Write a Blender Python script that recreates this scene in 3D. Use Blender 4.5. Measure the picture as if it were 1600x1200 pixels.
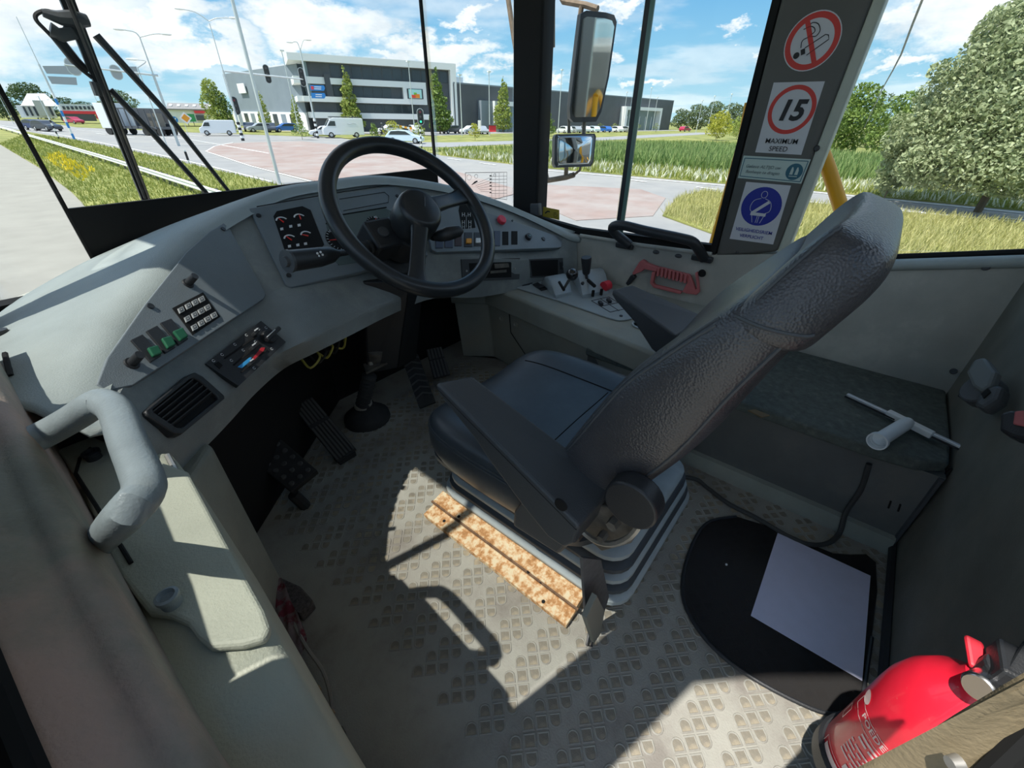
import bpy, bmesh, math, random
import numpy as np
from mathutils import Vector as V, Matrix as M
from mathutils.bvhtree import BVHTree
S = bpy.context.scene
COL = S.collection
for o in list(bpy.data.objects): bpy.data.objects.remove(o)
PI = math.pi
# ------------------------------------------------------------------ camera
FPX, PITCH, YAW, HC = 650.0, math.radians(33), math.radians(50.5), .976
CF = V((math.sin(YAW), math.cos(YAW), 0)); CR = V((math.cos(YAW), -math.sin(YAW), 0)); UP = V((0, 0, 1))
CD = CF*math.cos(PITCH) - UP*math.sin(PITCH); CU = CF*math.sin(PITCH) + UP*math.cos(PITCH)
CC = V((0, 0, HC))
cam = bpy.data.cameras.new('camera'); cam.sensor_width = 36; cam.lens = FPX/1600*36
cam.clip_start = .01; cam.clip_end = 3000
co = bpy.data.objects.new('camera', cam); COL.objects.link(co)
m3 = M((CR, CU, -CD)).transposed(); co.matrix_world = M.Translation(CC) @ m3.to_4x4()
S.camera = co
# ------------------------------------------------------------------ sky, sun, exposure
S.view_settings.view_transform = 'Standard'; S.view_settings.look = 'None'
S.view_settings.gamma = 1; S.view_settings.use_curve_mapping = False
S.view_settings.exposure = 0.5
SUNDIR = V((.42, -.125, -.9)).normalized()
sl = bpy.data.lights.new('sun', 'SUN'); sl.energy = 4.4; sl.angle = math.radians(.6); sl.color = (1, .965, .9)
so = bpy.data.objects.new('sun', sl); COL.objects.link(so); so.rotation_euler = SUNDIR.to_track_quat('-Z', 'Y').to_euler(); so.location = (-10, 3, 20)

def ray(u, v): return CR*(u-800) + CU*(600-v) + CD*FPX
def P(u, v, ax, c):
    r = ray(u, v); i = 'xyz'.index(ax); return CC + r*((c-CC[i])/r[i])
def PP(u, v, pt, n):
    r = ray(u, v); return CC + r*((V(pt)-CC).dot(n)/r.dot(n))
# the ground is not quite parallel to the cab floor (the truck leans on its springs)
EYE = 3.03
gn = ray(1600, 199).cross(ray(0, 168)).normalized()
if gn.z < 0: gn = -gn
RQ = UP.rotation_difference(gn).to_matrix(); RQI = RQ.inverted()
EM = M.Translation(CC) @ RQ.to_4x4() @ M.Translation((0, 0, -EYE))
def G(u, v, h=0.0):
    r = RQI @ ray(u, v); t = (h-EYE)/r.z; return V((0, 0, EYE)) + r*t
def GD(u, v, d):            # point on a pixel's line of sight at horizontal distance d
    r = RQI @ ray(u, v); return V((0, 0, EYE)) + r*(d/math.hypot(r.x, r.y))

def build_world():
    w = bpy.data.worlds.new('sky'); S.world = w; w.use_nodes = True
    nt = w.node_tree; N = nt.nodes; L = nt.links; N.clear()
    def nd(t, **k):
        n = N.new(t)
        for a, b in k.items(): setattr(n, a, b)
        return n
    def mth(op, a, b=None, c=None):
        n = nd('ShaderNodeMath', operation=op)
        for i, q in enumerate((a, b, c)):
            if q is None: continue
            if isinstance(q, (int, float)): n.inputs[i].default_value = q
            else: L.new(q, n.inputs[i])
        return n.outputs[0]
    def vm(op, a, b=None):
        n = nd('ShaderNodeVectorMath', operation=op)
        for i, q in enumerate((a, b)):
            if q is None: continue
            if isinstance(q, (tuple, list, V)): n.inputs[i].default_value = q
            else: L.new(q, n.inputs[i])
        return n
    tc = nd('ShaderNodeTexCoord'); d = vm('NORMALIZE', tc.outputs['Generated']).outputs[0]
    sx = nd('ShaderNodeSeparateXYZ'); L.new(d, sx.inputs[0])
    el = mth('MAXIMUM', sx.outputs[2], 0.0)
    rp = nd('ShaderNodeValToRGB'); L.new(el, rp.inputs[0]); e = rp.color_ramp.elements
    e[0].position = 0; e[0].color = (.38, .60, .70, 1); e[1].position = 1; e[1].color = (.09, .27, .60, 1)
    for p_, c_ in ((.09, (.225, .47, .66, 1)), (.19, (.12, .35, .62, 1)), (.5, (.10, .31, .62, 1))):
        q = e.new(p_); q.color = c_
    nz = nd('ShaderNodeTexNoise'); nz.inputs['Scale'].default_value = 9; nz.inputs['Detail'].default_value = 7; nz.inputs['Roughness'].default_value = .62
    sc = vm('MULTIPLY', d, (1, 1, 2.2)).outputs[0]; L.new(sc, nz.inputs['Vector'])
    nv = vm('SUBTRACT', nz.outputs['Color'], (.5, .5, .5)).outputs[0]
    dd = vm('ADD', d, vm('MULTIPLY', nv, (.24, .24, .16)).outputs[0]).outputs[0]
    acc = None
    blobs = [(500, 32, .15, 3.0), (445, 52, .10, 3.0), (560, 48, .08, 2.6), (215, 62, .12, 3.4), (320, 78, .10, 4.4), (60, 8, .17, 3.8), (265, 20, .08, 3),
             (650, 80, .09, 3.4), (715, 75, .07, 3.2), (780, 112, .07, 3.5), (735, 20, .05, 3.2), (960, 76, .035, 2.2), (985, 20, .04, 2.6),
             (1022, 113, .045, 4.0), (1145, 57, .035, 2.8), (1185, 92, .03, 3), (860, 118, .05, 3.4), (1430, 48, .05, 4.0), (1400, 106, .06, 4.6),
             (1560, 20, .17, 3.4), (1480, 10, .10, 4.), (120, 40, .12, 3.5), (600, 100, .06, 4), (380, 100, .10, 6),
             (1700, -60, .2, 3), (300, -120, .2, 3), (-200, 30, .2, 3.5)]
    for (u, v, r, k) in blobs:
        c = ray(u, v).normalized()
        q = vm('LENGTH', vm('MULTIPLY', vm('SUBTRACT', dd, tuple(c)).outputs[0], (1, 1, k)).outputs[0]).outputs['Value']
        mr = nd('ShaderNodeMapRange', interpolation_type='SMOOTHSTEP'); L.new(q, mr.inputs[0])
        mr.inputs[1].default_value = r*1.15; mr.inputs[2].default_value = r*.45; mr.inputs[3].default_value = 0; mr.inputs[4].default_value = 1
        acc = mr.outputs[0] if acc is None else mth('MAXIMUM', acc, mr.outputs[0])
    # thin general cloud field over the whole dome
    pz = mth('ADD', el, .12); pl = vm('DIVIDE', d, None)
    cb = nd('ShaderNodeCombineXYZ')
    for i in range(3): L.new(pz, cb.inputs[i])
    L.new(cb.outputs[0], pl.inputs[1])
    n2 = nd('ShaderNodeTexNoise'); n2.inputs['Scale'].default_value = 1.3; n2.inputs['Detail'].default_value = 6; L.new(pl.outputs[0], n2.inputs['Vector'])
    h_ = nd('ShaderNodeMapRange', interpolation_type='SMOOTHSTEP'); L.new(el, h_.inputs[0]); h_.inputs[1].default_value = .12; h_.inputs[2].default_value = .30; hi = h_.outputs[0]; h_.inputs[3].default_value = .45
    m2x = nd('ShaderNodeMath', operation='MULTIPLY'); m2x.inputs[1].default_value = 1
    m2 = nd('ShaderNodeMapRange', interpolation_type='SMOOTHSTEP'); L.new(n2.outputs[0], m2.inputs[0])
    m2.inputs[1].default_value = .42; m2.inputs[2].default_value = .60; m2.inputs[4].default_value = .92; L.new(mth('MULTIPLY', m2.outputs[0], hi), m2x.inputs[0])
    acc = mth('MAXIMUM', acc, m2x.outputs[0])
    shade = nd('ShaderNodeMapRange'); L.new(nz.outputs[0], shade.inputs[0]); shade.inputs[1].default_value = .35; shade.inputs[2].default_value = .68
    cc = nd('ShaderNodeMix', data_type='RGBA'); L.new(shade.outputs[0], cc.inputs[0])
    cc.inputs[6].default_value = (.62, .67, .72, 1); cc.inputs[7].default_value = (.98, .97, .95, 1)
    mx = nd('ShaderNodeMix', data_type='RGBA'); L.new(mth('MULTIPLY', acc, .92), mx.inputs[0]); L.new(rp.outputs[0], mx.inputs[6]); L.new(cc.outputs[2], mx.inputs[7])
    bg = nd('ShaderNodeBackground'); L.new(mx.outputs[2], bg.inputs[0]); bg.inputs[1].default_value = 1.0
    ou = nd('ShaderNodeOutputWorld'); L.new(bg.outputs[0], ou.inputs[0])
build_world()

# ------------------------------------------------------------------ materials
MATS = {}
def mat(name, col, rough=.5, metal=0., var=0., vs=8., bump=0., bs=200., spec=.5, col2=None, mask=(.45, .6), ms=6., coat=0., vor=False, trans=0., emit=None, alb=True):
    if name in MATS: return MATS[name]
    k_ = min(1.42, .84/max(max(col), 1e-4)) if alb else 1.; col = tuple(c*k_ for c in col)
    if col2: k_ = min(1.42, .84/max(col2)) if alb else 1.; col2 = tuple(c*k_ for c in col2)
    m = bpy.data.materials.new(name); m.use_nodes = True; MATS[name] = m
    nt = m.node_tree; N = nt.nodes; L = nt.links; b = N['Principled BSDF']
    b.inputs['Roughness'].default_value = rough; b.inputs['Metallic'].default_value = metal
    b.inputs['Specular IOR Level'].default_value = spec; b.inputs['Coat Weight'].default_value = coat
    b.inputs['Base Color'].default_value = (*col, 1)
    tc = N.new('ShaderNodeTexCoord'); out = None
    if var or col2:
        nz = N.new('ShaderNodeTexNoise'); nz.inputs['Scale'].default_value = vs; nz.inputs['Detail'].default_value = 6; nz.inputs['Roughness'].default_value = .6
        L.new(tc.outputs['Object'], nz.inputs['Vector'])
        mr = N.new('ShaderNodeMapRange'); L.new(nz.outputs[0], mr.inputs[0]); mr.inputs[1].default_value = .3; mr.inputs[2].default_value = .7
        mx = N.new('ShaderNodeMix'); mx.data_type = 'RGBA'; L.new(mr.outputs[0], mx.inputs[0])
        mx.inputs[6].default_value = (*[c*(1-var) for c in col], 1); mx.inputs[7].default_value = (*[min(1, c*(1+var)) for c in col], 1)
        out = mx.outputs[2]
    if col2:
        n2 = N.new('ShaderNodeTexNoise'); n2.inputs['Scale'].default_value = ms; n2.inputs['Detail'].default_value = 8; n2.inputs['Roughness'].default_value = .65
        L.new(tc.outputs['Object'], n2.inputs['Vector'])
        r2 = N.new('ShaderNodeMapRange'); L.new(n2.outputs[0], r2.inputs[0]); r2.inputs[1].default_value = mask[0]; r2.inputs[2].default_value = mask[1]
        m2 = N.new('ShaderNodeMix'); m2.data_type = 'RGBA'; L.new(r2.outputs[0], m2.inputs[0]); L.new(out, m2.inputs[6]); m2.inputs[7].default_value = (*col2, 1)
        out = m2.outputs[2]
    if out: L.new(out, b.inputs['Base Color'])
    if bump:
        if vor == 'F1':
            t = N.new('ShaderNodeTexVoronoi'); t.feature = 'F1'; t.inputs['Scale'].default_value = bs; src = t.outputs['Distance']
        elif vor:
            t = N.new('ShaderNodeTexVoronoi'); t.feature = 'DISTANCE_TO_EDGE'; t.inputs['Scale'].default_value = bs
            r = N.new('ShaderNodeMapRange'); L.new(t.outputs['Distance'], r.inputs[0]); r.inputs[2].default_value = .35; src = r.outputs[0]
        else:
            t = N.new('ShaderNodeTexNoise'); t.inputs['Scale'].default_value = bs; t.inputs['Detail'].default_value = 3; src = t.outputs[0]
        L.new(tc.outputs['Object'], t.inputs['Vector'])
        bp = N.new('ShaderNodeBump'); bp.inputs['Strength'].default_value = bump; bp.inputs['Distance'].default_value = .002
        L.new(src, bp.inputs['Height']); L.new(bp.outputs[0], b.inputs['Normal'])
    if emit:
        b.inputs['Emission Color'].default_value = (*emit[:3], 1); b.inputs['Emission Strength'].default_value = emit[3]
    return m
def glassmat(name, tint=(.97, .98, .97), gloss=.05, rough=.02, dust=0):
    m = bpy.data.materials.new(name); m.use_nodes = True; nt = m.node_tree; N = nt.nodes; L = nt.links; N.clear()
    t = N.new('ShaderNodeBsdfTransparent'); t.inputs[0].default_value = (*tint, 1)
    g = N.new('ShaderNodeBsdfGlossy'); g.inputs['Roughness'].default_value = rough
    lw = N.new('ShaderNodeFresnel'); lw.inputs[0].default_value = 1.25
    k = N.new('ShaderNodeMath'); k.operation = 'MULTIPLY'; L.new(lw.outputs[0], k.inputs[0]); k.inputs[1].default_value = gloss*10
    mx = N.new('ShaderNodeMixShader'); L.new(k.outputs[0], mx.inputs[0]); L.new(t.outputs[0], mx.inputs[1]); L.new(g.outputs[0], mx.inputs[2])
    if dust:
        df = N.new('ShaderNodeBsdfDiffuse'); df.inputs[0].default_value = (.10, .095, .095, 1); m2 = N.new('ShaderNodeMixShader'); m2.inputs[0].default_value = dust; L.new(mx.outputs[0], m2.inputs[1]); L.new(df.outputs[0], m2.inputs[2]); mx = m2
    o = N.new('ShaderNodeOutputMaterial'); L.new(mx.outputs[0], o.inputs[0]); MATS[name] = m; return m
def flat(name, col, rough=.6): return mat(name, col, rough)

DASH = mat('dash_plastic', (.175, .192, .19), .5, var=.1, vs=14, bump=.5, bs=420, col2=(.25, .265, .25), mask=(.5, .75), ms=9)
DTOP = mat('dash_top_plastic', (.255, .285, .275), .55, var=.08, vs=10, bump=.35, bs=420)
PLATE = mat('plate_grey', (.14, .162, .175), .5, var=.06, vs=10, bump=.3, bs=600)
LOWER = mat('lower_trim', (.18, .19, .165), .6, var=.14, vs=9, bump=.4, bs=300, col2=(.22, .21, .17), mask=(.52, .8), ms=7)
CONS = mat('console_trim', (.22, .23, .20), .5, var=.12, vs=6, bump=.4, bs=350, col2=(.25, .235, .19), mask=(.5, .75), ms=5)
SIDEC = mat('side_console_trim', (.29, .30, .245), .6, var=.08, vs=9, bump=.4, bs=330)
PINK = mat('pinkish_sill_trim', (.19, .185, .15), .6, var=.16, vs=18, bump=.5, bs=210, col2=(.36, .25, .205), mask=(.42, .62), ms=3.2)  # olive grey base with pinkish patches spread by noise
TANTRIM = mat('tan_post_trim', (.175, .138, .082), .6, var=.12, vs=20, bump=.5, bs=230)
WALL = mat('wall_grey', (.30, .30, .27), .55, var=.16, vs=5, bump=.3, bs=400, col2=(.42, .41, .36), mask=(.5, .8), ms=5)
WALLD = mat('wall_dark', (.085, .09, .088), .6, var=.15, vs=5, bump=.3, bs=300, col2=(.13, .125, .11), mask=(.5, .8), ms=6)
REARW = mat('rear_wall_dark', (.125, .125, .108), .65, var=.2, vs=7, bump=.3, bs=200, col2=(.16, .145, .115), mask=(.5, .8), ms=4)
FLOOR = mat('floor_rubber', (.27, .262, .228), .68, var=.16, vs=9, bump=.4, bs=260, col2=(.165, .15, .13), mask=(.44, .64), ms=4.5)
CELL = mat('tread_shade_dirt', (.175, .158, .125), .8, var=.25, vs=30, bump=.4, bs=500, col2=(.33, .27, .18), mask=(.5, .7), ms=8)  # recess shade painted dark into the cells, with paler dirt patches
BLACK = mat('black_plastic', (.018, .019, .021), .42, bump=.25, bs=500)
BLACKM = mat('black_matt', (.011, .011, .011), .75, spec=.2)
RUB = mat('black_rubber', (.02, .02, .02), .8, var=.3, vs=30)
WHEELM = mat('wheel_black', (.016, .018, .02), .33, var=.2, vs=20)
LEATHER = mat('black_leather', (.038, .038, .042), .36, var=.18, vs=12, bump=.36, bs=300, spec=.7, vor='F1')
LEATHERS = mat('smooth_leather', (.040, .047, .054), .38, var=.2, vs=10, bump=.15, bs=60, spec=.6)
ARMM = mat('armrest_plastic', (.044, .048, .052), .45, bump=.35, bs=420, spec=.55)
STITCH = mat('stitch_thread', (.05, .055, .06), .6)
GREYB = mat('bellows_grey', (.30, .33, .33), .5, var=.1, vs=20)
DGREY = mat('dark_grey_plastic', (.05, .054, .058), .5, bump=.3, bs=400)
STEEL = mat('worn_steel', (.35, .34, .32), .45, .8, var=.2, vs=30)
STEELD = mat('dirty_steel', (.13, .12, .105), .55, .5, var=.35, vs=30)
RUST = mat('rusty_painted_rail', (.40, .20, .075), .8, var=.45, vs=60, bump=.6, bs=150, col2=(.50, .42, .28), mask=(.44, .60), ms=60)
WHITE = mat('white_paint', (.75, .76, .75), .5)
PAPERM = mat('paper_lilac', (.74, .73, .90), .6, var=.03, vs=30, alb=False)
MATSM = None
REDEX = mat('extinguisher_red', (.55, .012, .03), .28, var=.08, vs=10, col2=(.5, .2, .16), mask=(.66, .72), ms=60, coat=.4)
REDP = mat('red_plastic', (.5, .02, .035), .4)
PINKT = mat('faded_red_plastic', (.36, .10, .10), .6, var=.12, vs=25)
HANDM = mat('grab_handle_grey', (.185, .215, .225), .38, var=.16, vs=14, bump=.25, bs=300)
CARPET = mat('shelf_carpet', (.075, .088, .08), .95, var=.25, vs=60, bump=.8, bs=700, col2=(.12, .125, .11), mask=(.58, .72), ms=30)
YEL = mat('handrail_yellow', (.78, .36, .005), .4)
GREEN = mat('switch_green', (.01, .085, .04), .4)
ORANGE = mat('orange', (.75, .30, .02), .5)
BLUES = mat('sign_blue', (.012, .025, .24), .5)
REDS = mat('sign_red', (.46, .03, .022), .5)
WHITES = mat('sticker_white', (.44, .44, .46), .5)
INK = mat('print_black', (.012, .012, .014), .6)
TEAL = mat('sticker_teal', (.02, .09, .13), .5)
MINT = mat('sticker_mint', (.36, .43, .40), .5)
PILL = mat('pillar_grey', (.075, .073, .066), .5, var=.1, vs=6, bump=.2, bs=300)
PILLE = mat('pillar_edge', (.33, .35, .30), .5, var=.1, vs=6, bump=.3, bs=300)
GLASS = glassmat('window_glass', gloss=.035)
SMOKE = glassmat('smoked_glass', tint=(.40, .40, .40), gloss=.05, rough=.3, dust=.22)
MIRR = mat('mirror_glass', (.72, .75, .74), .04, 1.)
BROWNM = mat('dirty_mirror_arm', (.16, .12, .085), .7, .2, var=.3, vs=30)

# ------------------------------------------------------------------ mesh builder
W = {}
class MB:
    def __init__(s, ext=False): s.v = []; s.f = []; s.mi = []; s.cur = 0; s.ext = ext
    def add(s, vs, fs):
        b = len(s.v); s.v += [V(q) for q in vs]; s.f += [tuple(i+b for i in f) for f in fs]; s.mi += [s.cur]*len(fs); return s
    def box(s, c, size, rot=None):
        c = V(c); h = V(size)/2; vs = []
        for x in (-1, 1):
            for y in (-1, 1):
                for z in (-1, 1):
                    q = V((x*h.x, y*h.y, z*h.z)); vs.append(c + (rot @ q if rot else q))
        return s.add(vs, [(0, 1, 3, 2), (4, 6, 7, 5), (0, 4, 5, 1), (2, 3, 7, 6), (0, 2, 6, 4), (1, 5, 7, 3)])
    def box2(s, a, b): a = V(a); b = V(b); return s.box((a+b)/2, [abs(q) for q in (b-a)])
    def loft(s, rings, closed=True, caps=True):
        n = len(rings[0]); vs = [q for r in rings for q in r]; fs = []
        for i in range(len(rings)-1):
            for j in range(n if closed else n-1):
                k = (j+1) % n; fs.append((i*n+j, i*n+k, (i+1)*n+k, (i+1)*n+j))
        if caps and closed:
            fs.append(tuple(reversed(range(n)))); b = (len(rings)-1)*n; fs.append(tuple(range(b, b+n)))
        return s.add(vs, fs)
    def grid(s, rows): return s.loft(rows, closed=False, caps=False)
    def tube(s, path, r, n=10, closed=False, caps=True):
        path = [V(p) for p in path]; m = len(path); rr = r if isinstance(r, (list, tuple)) else [r]*m
        rings = []; nrm = None
        for i, p in enumerate(path):
            a = path[(i-1) % m] if (closed or i > 0) else p; b = path[(i+1) % m] if (closed or i < m-1) else p
            t = (b-a).normalized()
            if nrm is None:
                q = V((0, 0, 1)) if abs(t.z) < .9 else V((1, 0, 0)); nrm = t.cross(q).normalized()
            nrm = (nrm - t*nrm.dot(t)).normalized(); bi = t.cross(nrm)
            rings.append([p + (nrm*math.cos(2*PI*k/n) + bi*math.sin(2*PI*k/n))*rr[i] for k in range(n)])
        if closed: rings.append(rings[0]); caps = False
        return s.loft(rings, True, caps)
    def cyl(s, a, b, r0, r1=None, n=16): return s.tube([a, b], [r0, r0 if r1 is None else r1], n)
    def lathe(s, o, ax, prof, n=20):
        o = V(o); ax = V(ax).normalized(); q = V((0, 0, 1)) if abs(ax.z) < .9 else V((1, 0, 0)); a = ax.cross(q).normalized(); b = ax.cross(a)
        return s.loft([[o + ax*h + (a*math.cos(2*PI*k/n) + b*math.sin(2*PI*k/n))*max(r, 1e-5) for k in range(n)] for r, h in prof])
    def prism(s, poly, ext):
        poly = [V(p) for p in poly]; e = V(ext); n = len(poly)
        return s.loft([poly, [p+e for p in poly]])
    def sphere(s, c, r, n=14, m=8):
        c = V(c); r = V((r, r, r)) if isinstance(r, (int, float)) else V(r)
        return s.loft([[c + V((r.x*math.sin(t)*math.cos(2*PI*k/n), r.y*math.sin(t)*math.sin(2*PI*k/n), r.z*math.cos(t))) for k in range(n)]
                       for t in [max(1e-3, min(PI-1e-3, PI*i/m)) for i in range(m+1)]])
    def build(s, name, mats, parent=None, smooth=False, bevel=0, seg=2, sub=0, local=False, kind=None, label=None, solid=0, ang=40):
        me = bpy.data.meshes.new(name)
        vs = s.v
        if s.ext: vs = [EM @ q for q in vs]
        if parent is not None and not local:
            iv = W[parent].inverted(); vs = [iv @ q for q in vs]
        me.from_pydata([tuple(q) for q in vs], [], s.f)
        if not isinstance(mats, (list, tuple)): mats = [mats]
        for q in mats: me.materials.append(q)
        if len(mats) > 1: me.polygons.foreach_set('material_index', s.mi)
        bm = bmesh.new(); bm.from_mesh(me); bmesh.ops.recalc_face_normals(bm, faces=bm.faces); bm.to_mesh(me); bm.free()
        if smooth:
            me.polygons.foreach_set('use_smooth', [True]*len(me.polygons)); me.set_sharp_from_angle(angle=math.radians(ang))
        o = bpy.data.objects.new(name, me); COL.objects.link(o)
        if solid: md = o.modifiers.new('thickness', 'SOLIDIFY'); md.thickness = solid; md.offset = -1
        if bevel: md = o.modifiers.new('bevel', 'BEVEL'); md.width = bevel; md.segments = seg; md.limit_method = 'ANGLE'; md.angle_limit = math.radians(38)
        if sub: md = o.modifiers.new('sub', 'SUBSURF'); md.levels = sub; md.render_levels = sub
        if parent is not None: o.parent = parent; W[o] = W[parent].copy()
        else: W[o] = M.Identity(4)
        if kind: o['kind'] = kind
        if label: o['label'] = label
        return o
def tag(o, label, cat, group=None, kind=None):
    o['label'] = label; o['category'] = cat
    if group: o['group'] = group
    if kind: o['kind'] = kind
    return o
def thing(name, label, cat, loc=(0, 0, 0), rz=0, group=None, ext=False, mtx=None):
    o = bpy.data.objects.new(name, None); COL.objects.link(o); o.empty_display_size = .05
    mw = mtx if mtx is not None else M.Translation(V(loc)) @ M.Rotation(rz, 4, 'Z')
    if ext: mw = EM @ mw
    o.matrix_world = mw; W[o] = mw.copy(); tag(o, label, cat, group); return o
def struct(o): o['kind'] = 'structure'; return o
def dup(root, mw, label=None, group=None, ext=False):
    if ext: mw = EM @ mw
    r = root.copy(); COL.objects.link(r); r.matrix_world = mw; W[r] = mw.copy()
    if label: r['label'] = label
    if group: r['group'] = group
    for ch in list(root.children):
        c = ch.copy(); COL.objects.link(c); c.parent = r
        for g in ch.children: d = g.copy(); COL.objects.link(d); d.parent = c
    return r
def frame_of(n, upv=UP):
    n = V(n).normalized(); x = upv.cross(n)
    x = x.normalized() if x.length > 1e-4 else V((1, 0, 0)); return x, n.cross(x), n
class Plane:
    "a flat mounting surface: pixel positions are dropped on it along the line of sight"
    def __init__(s, pt, n, upv=UP):
        s.p = V(pt); s.n = V(n).normalized()
        if s.n.dot(CC-s.p) < 0: s.n = -s.n
        s.x, s.y, _ = frame_of(s.n, upv)
    def at(s, u, v, h=0): return PP(u, v, s.p, s.n) + s.n*h
    def poly(s, mb, pix, h0, h1): mb.prism([s.at(u, v, h0) for u, v in pix], s.n*(h1-h0)); return mb
    def disc(s, mb, u, v, r, h0, h1, r1=None, n=18):
        c = s.at(u, v); mb.cyl(c + s.n*h0, c + s.n*h1, r, r1, n); return mb
    def line(s, mb, pix, w=.001, h=.0008, n=4):
        mb.tube([s.at(u, v, h) for u, v in pix], w, n); return mb
    def arc(s, mb, u, v, r, a0, a1, w, h=.001, n=10):
        c = s.at(u, v, h); ri = []
        for i in range(n+1):
            a = math.radians(a0+(a1-a0)*i/n); d = s.x*math.cos(a) + s.y*math.sin(a); ri.append((c+d*(r-w), c+d*(r+w)))
        mb.grid(ri); return mb
def fit(pts):
    c = sum((V(p) for p in pts), V())/len(pts); a = np.array([list(V(p)-c) for p in pts]); return c, V(np.linalg.svd(a)[2][2])
def text(name, s, at, xv, yv, size, m, parent=None, bold=0., shear=0., align='CENTER', nudge=.0012, label=None):
    cu = bpy.data.curves.new(name, 'FONT'); cu.body = s; cu.size = size; cu.align_x = align; cu.align_y = 'CENTER'; cu.offset = bold*size; cu.shear = shear
    cu.resolution_u = 3; cu.extrude = .0002
    t = bpy.data.objects.new(name, cu); COL.objects.link(t)
    me = bpy.data.meshes.new_from_object(t); bpy.data.objects.remove(t)
    xv = V(xv).normalized(); nv = xv.cross(V(yv)).normalized(); yv = nv.cross(xv)
    mw = M.Translation(V(at)+nv*nudge) @ M((xv, yv, nv)).transposed().to_4x4()
    if parent is not None: mw = W[parent].inverted() @ mw
    me.transform(mw); me.materials.clear(); me.materials.append(m); o = bpy.data.objects.new(name, me); COL.objects.link(o)
    W[o] = W[parent].copy() if parent is not None else M.Identity(4)
    if parent is not None: o.parent = parent
    if label: o['label'] = label
    return o
def cr(pts, n):     # Catmull-Rom through 3D points
    pts = [V(p) for p in pts]; q = [pts[0]*2-pts[1]] + pts + [pts[-1]*2-pts[-2]]; out = []
    for i in range(1, len(q)-2):
        for k in range(n):
            t = k/n; a, b, c, d = q[i-1:i+3]
            out.append(.5*((2*b) + (c-a)*t + (2*a-5*b+4*c-d)*t*t + (3*b-a-3*c+d)*t**3))
    out.append(pts[-1]); return out
def rrect(c, xa, ya, hx, hy, r, k=3):
    out = []
    for sx, sy, a0 in ((1, 1, 0), (-1, 1, 90), (-1, -1, 180), (1, -1, 270)):
        for i in range(k+1):
            a = math.radians(a0+90*i/k); out.append(V(c) + V(xa)*(sx*(hx-r)+r*math.cos(a)) + V(ya)*(sy*(hy-r)+r*math.sin(a)))
    return out
def screw(mb, pl, u, v, r=.006): pl.disc(mb, u, v, r, 0, .003); return mb
# ------------------------------------------------------------------ cab shell
fl = struct(MB().box2((-.14, -.37, -.04), (1.64, 1.64, 0)).build('floor', FLOOR))
def tread_mesh(kind):
    s, r = .0092, .0022
    def outline(h, grow):
        a = s+grow; k = 7; pts = []
        if kind == 1: return [V((-a, -a, h)), V((a, -a, h)), V((a, a, h)), V((-a, a, h))]
        sg = 1 if kind == 0 else -1
        pts = [V((-sg*a, -a, h)), V((sg*.1*a, -a, h))]
        for i in range(1, k): t = -PI/2 + PI*i/k; pts.append(V((sg*(.1*a+.9*a*math.cos(t)), a*math.sin(t), h)))
        pts += [V((sg*.1*a, a, h)), V((-sg*a, a, h))]
        return [V((p.y, p.x, p.z)) for p in pts]
    b = MB(); b.loft([outline(0, r*1.25), outline(.0014, r*.7), outline(.0014, .0002), outline(.0004, -.0006)], True, False)
    b.cur = 1; o = outline(.0004, -.0006); b.add(o, [tuple(range(len(o)))]); return b
cells = []
ca, sa = math.cos(math.radians(-45)), math.sin(math.radians(-45))
for bnd in range(-6, 18):
    for j in range(3):
        for i in range(-8, 40):
            x = .486 + .0375*i + .0188*j; y = .098 - .0188*j + .0775*bnd
            if .03 < x < 1.165 and -.335 < y < 1.25: cells.append((x, y, j))
def inview(x, y):
    r = V((x, y, 0))-CC; z = r.dot(CD)
    if z < .05: return False
    u = 800+FPX*r.dot(CR)/z; v = 600-FPX*r.dot(CU)/z
    if not (-10 < u < 1610 and -10 < v < 1210): return False
    if .44 < x < 1.0 and .19 < y < .74: return False
    if u < 430+(v-905)*.45 and v > 700: return False
    if v < 740 and u < 1000: return False
    return True
cells.sort(key=lambda c: (not inview(c[0], c[1]), math.hypot(c[0], c[1])))
protos = {}
rest = MB()
base = [tread_mesh(k) for k in range(3)]
rm = M.Rotation(math.radians(-45), 4, 'Z')
for idx, (x, y, j) in enumerate(cells):
    if idx < 290:
        if j not in protos:
            o = base[j].build('tread_pad', [FLOOR, CELL], fl, local=True); protos[j] = o
        else: o = protos[j].copy(); COL.objects.link(o); o.parent = fl
        o.matrix_local = M.Translation((x, y, .0002)) @ rm
    else:
        for fi, f in enumerate(base[j].f):
            rest.cur = base[j].mi[fi]; rest.add([M.Translation((x, y, .0002)) @ rm @ base[j].v[q] for q in f], [tuple(range(len(f)))])
rest.build('tread_pads', [FLOOR, CELL], fl, kind='stuff')
b = MB()
for a, c in () and (((.30, .95), (.62, .52)), ((.03, .62), (.44, .30)), ((.50, .16), (.95, -.10))): b.box(V(((a[0]+c[0])/2, (a[1]+c[1])/2, .0004)), (math.dist(a, c), .0025, .0012), M.Rotation(math.atan2(c[1]-a[1], c[0]-a[0]), 3, 'Z'))

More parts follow.
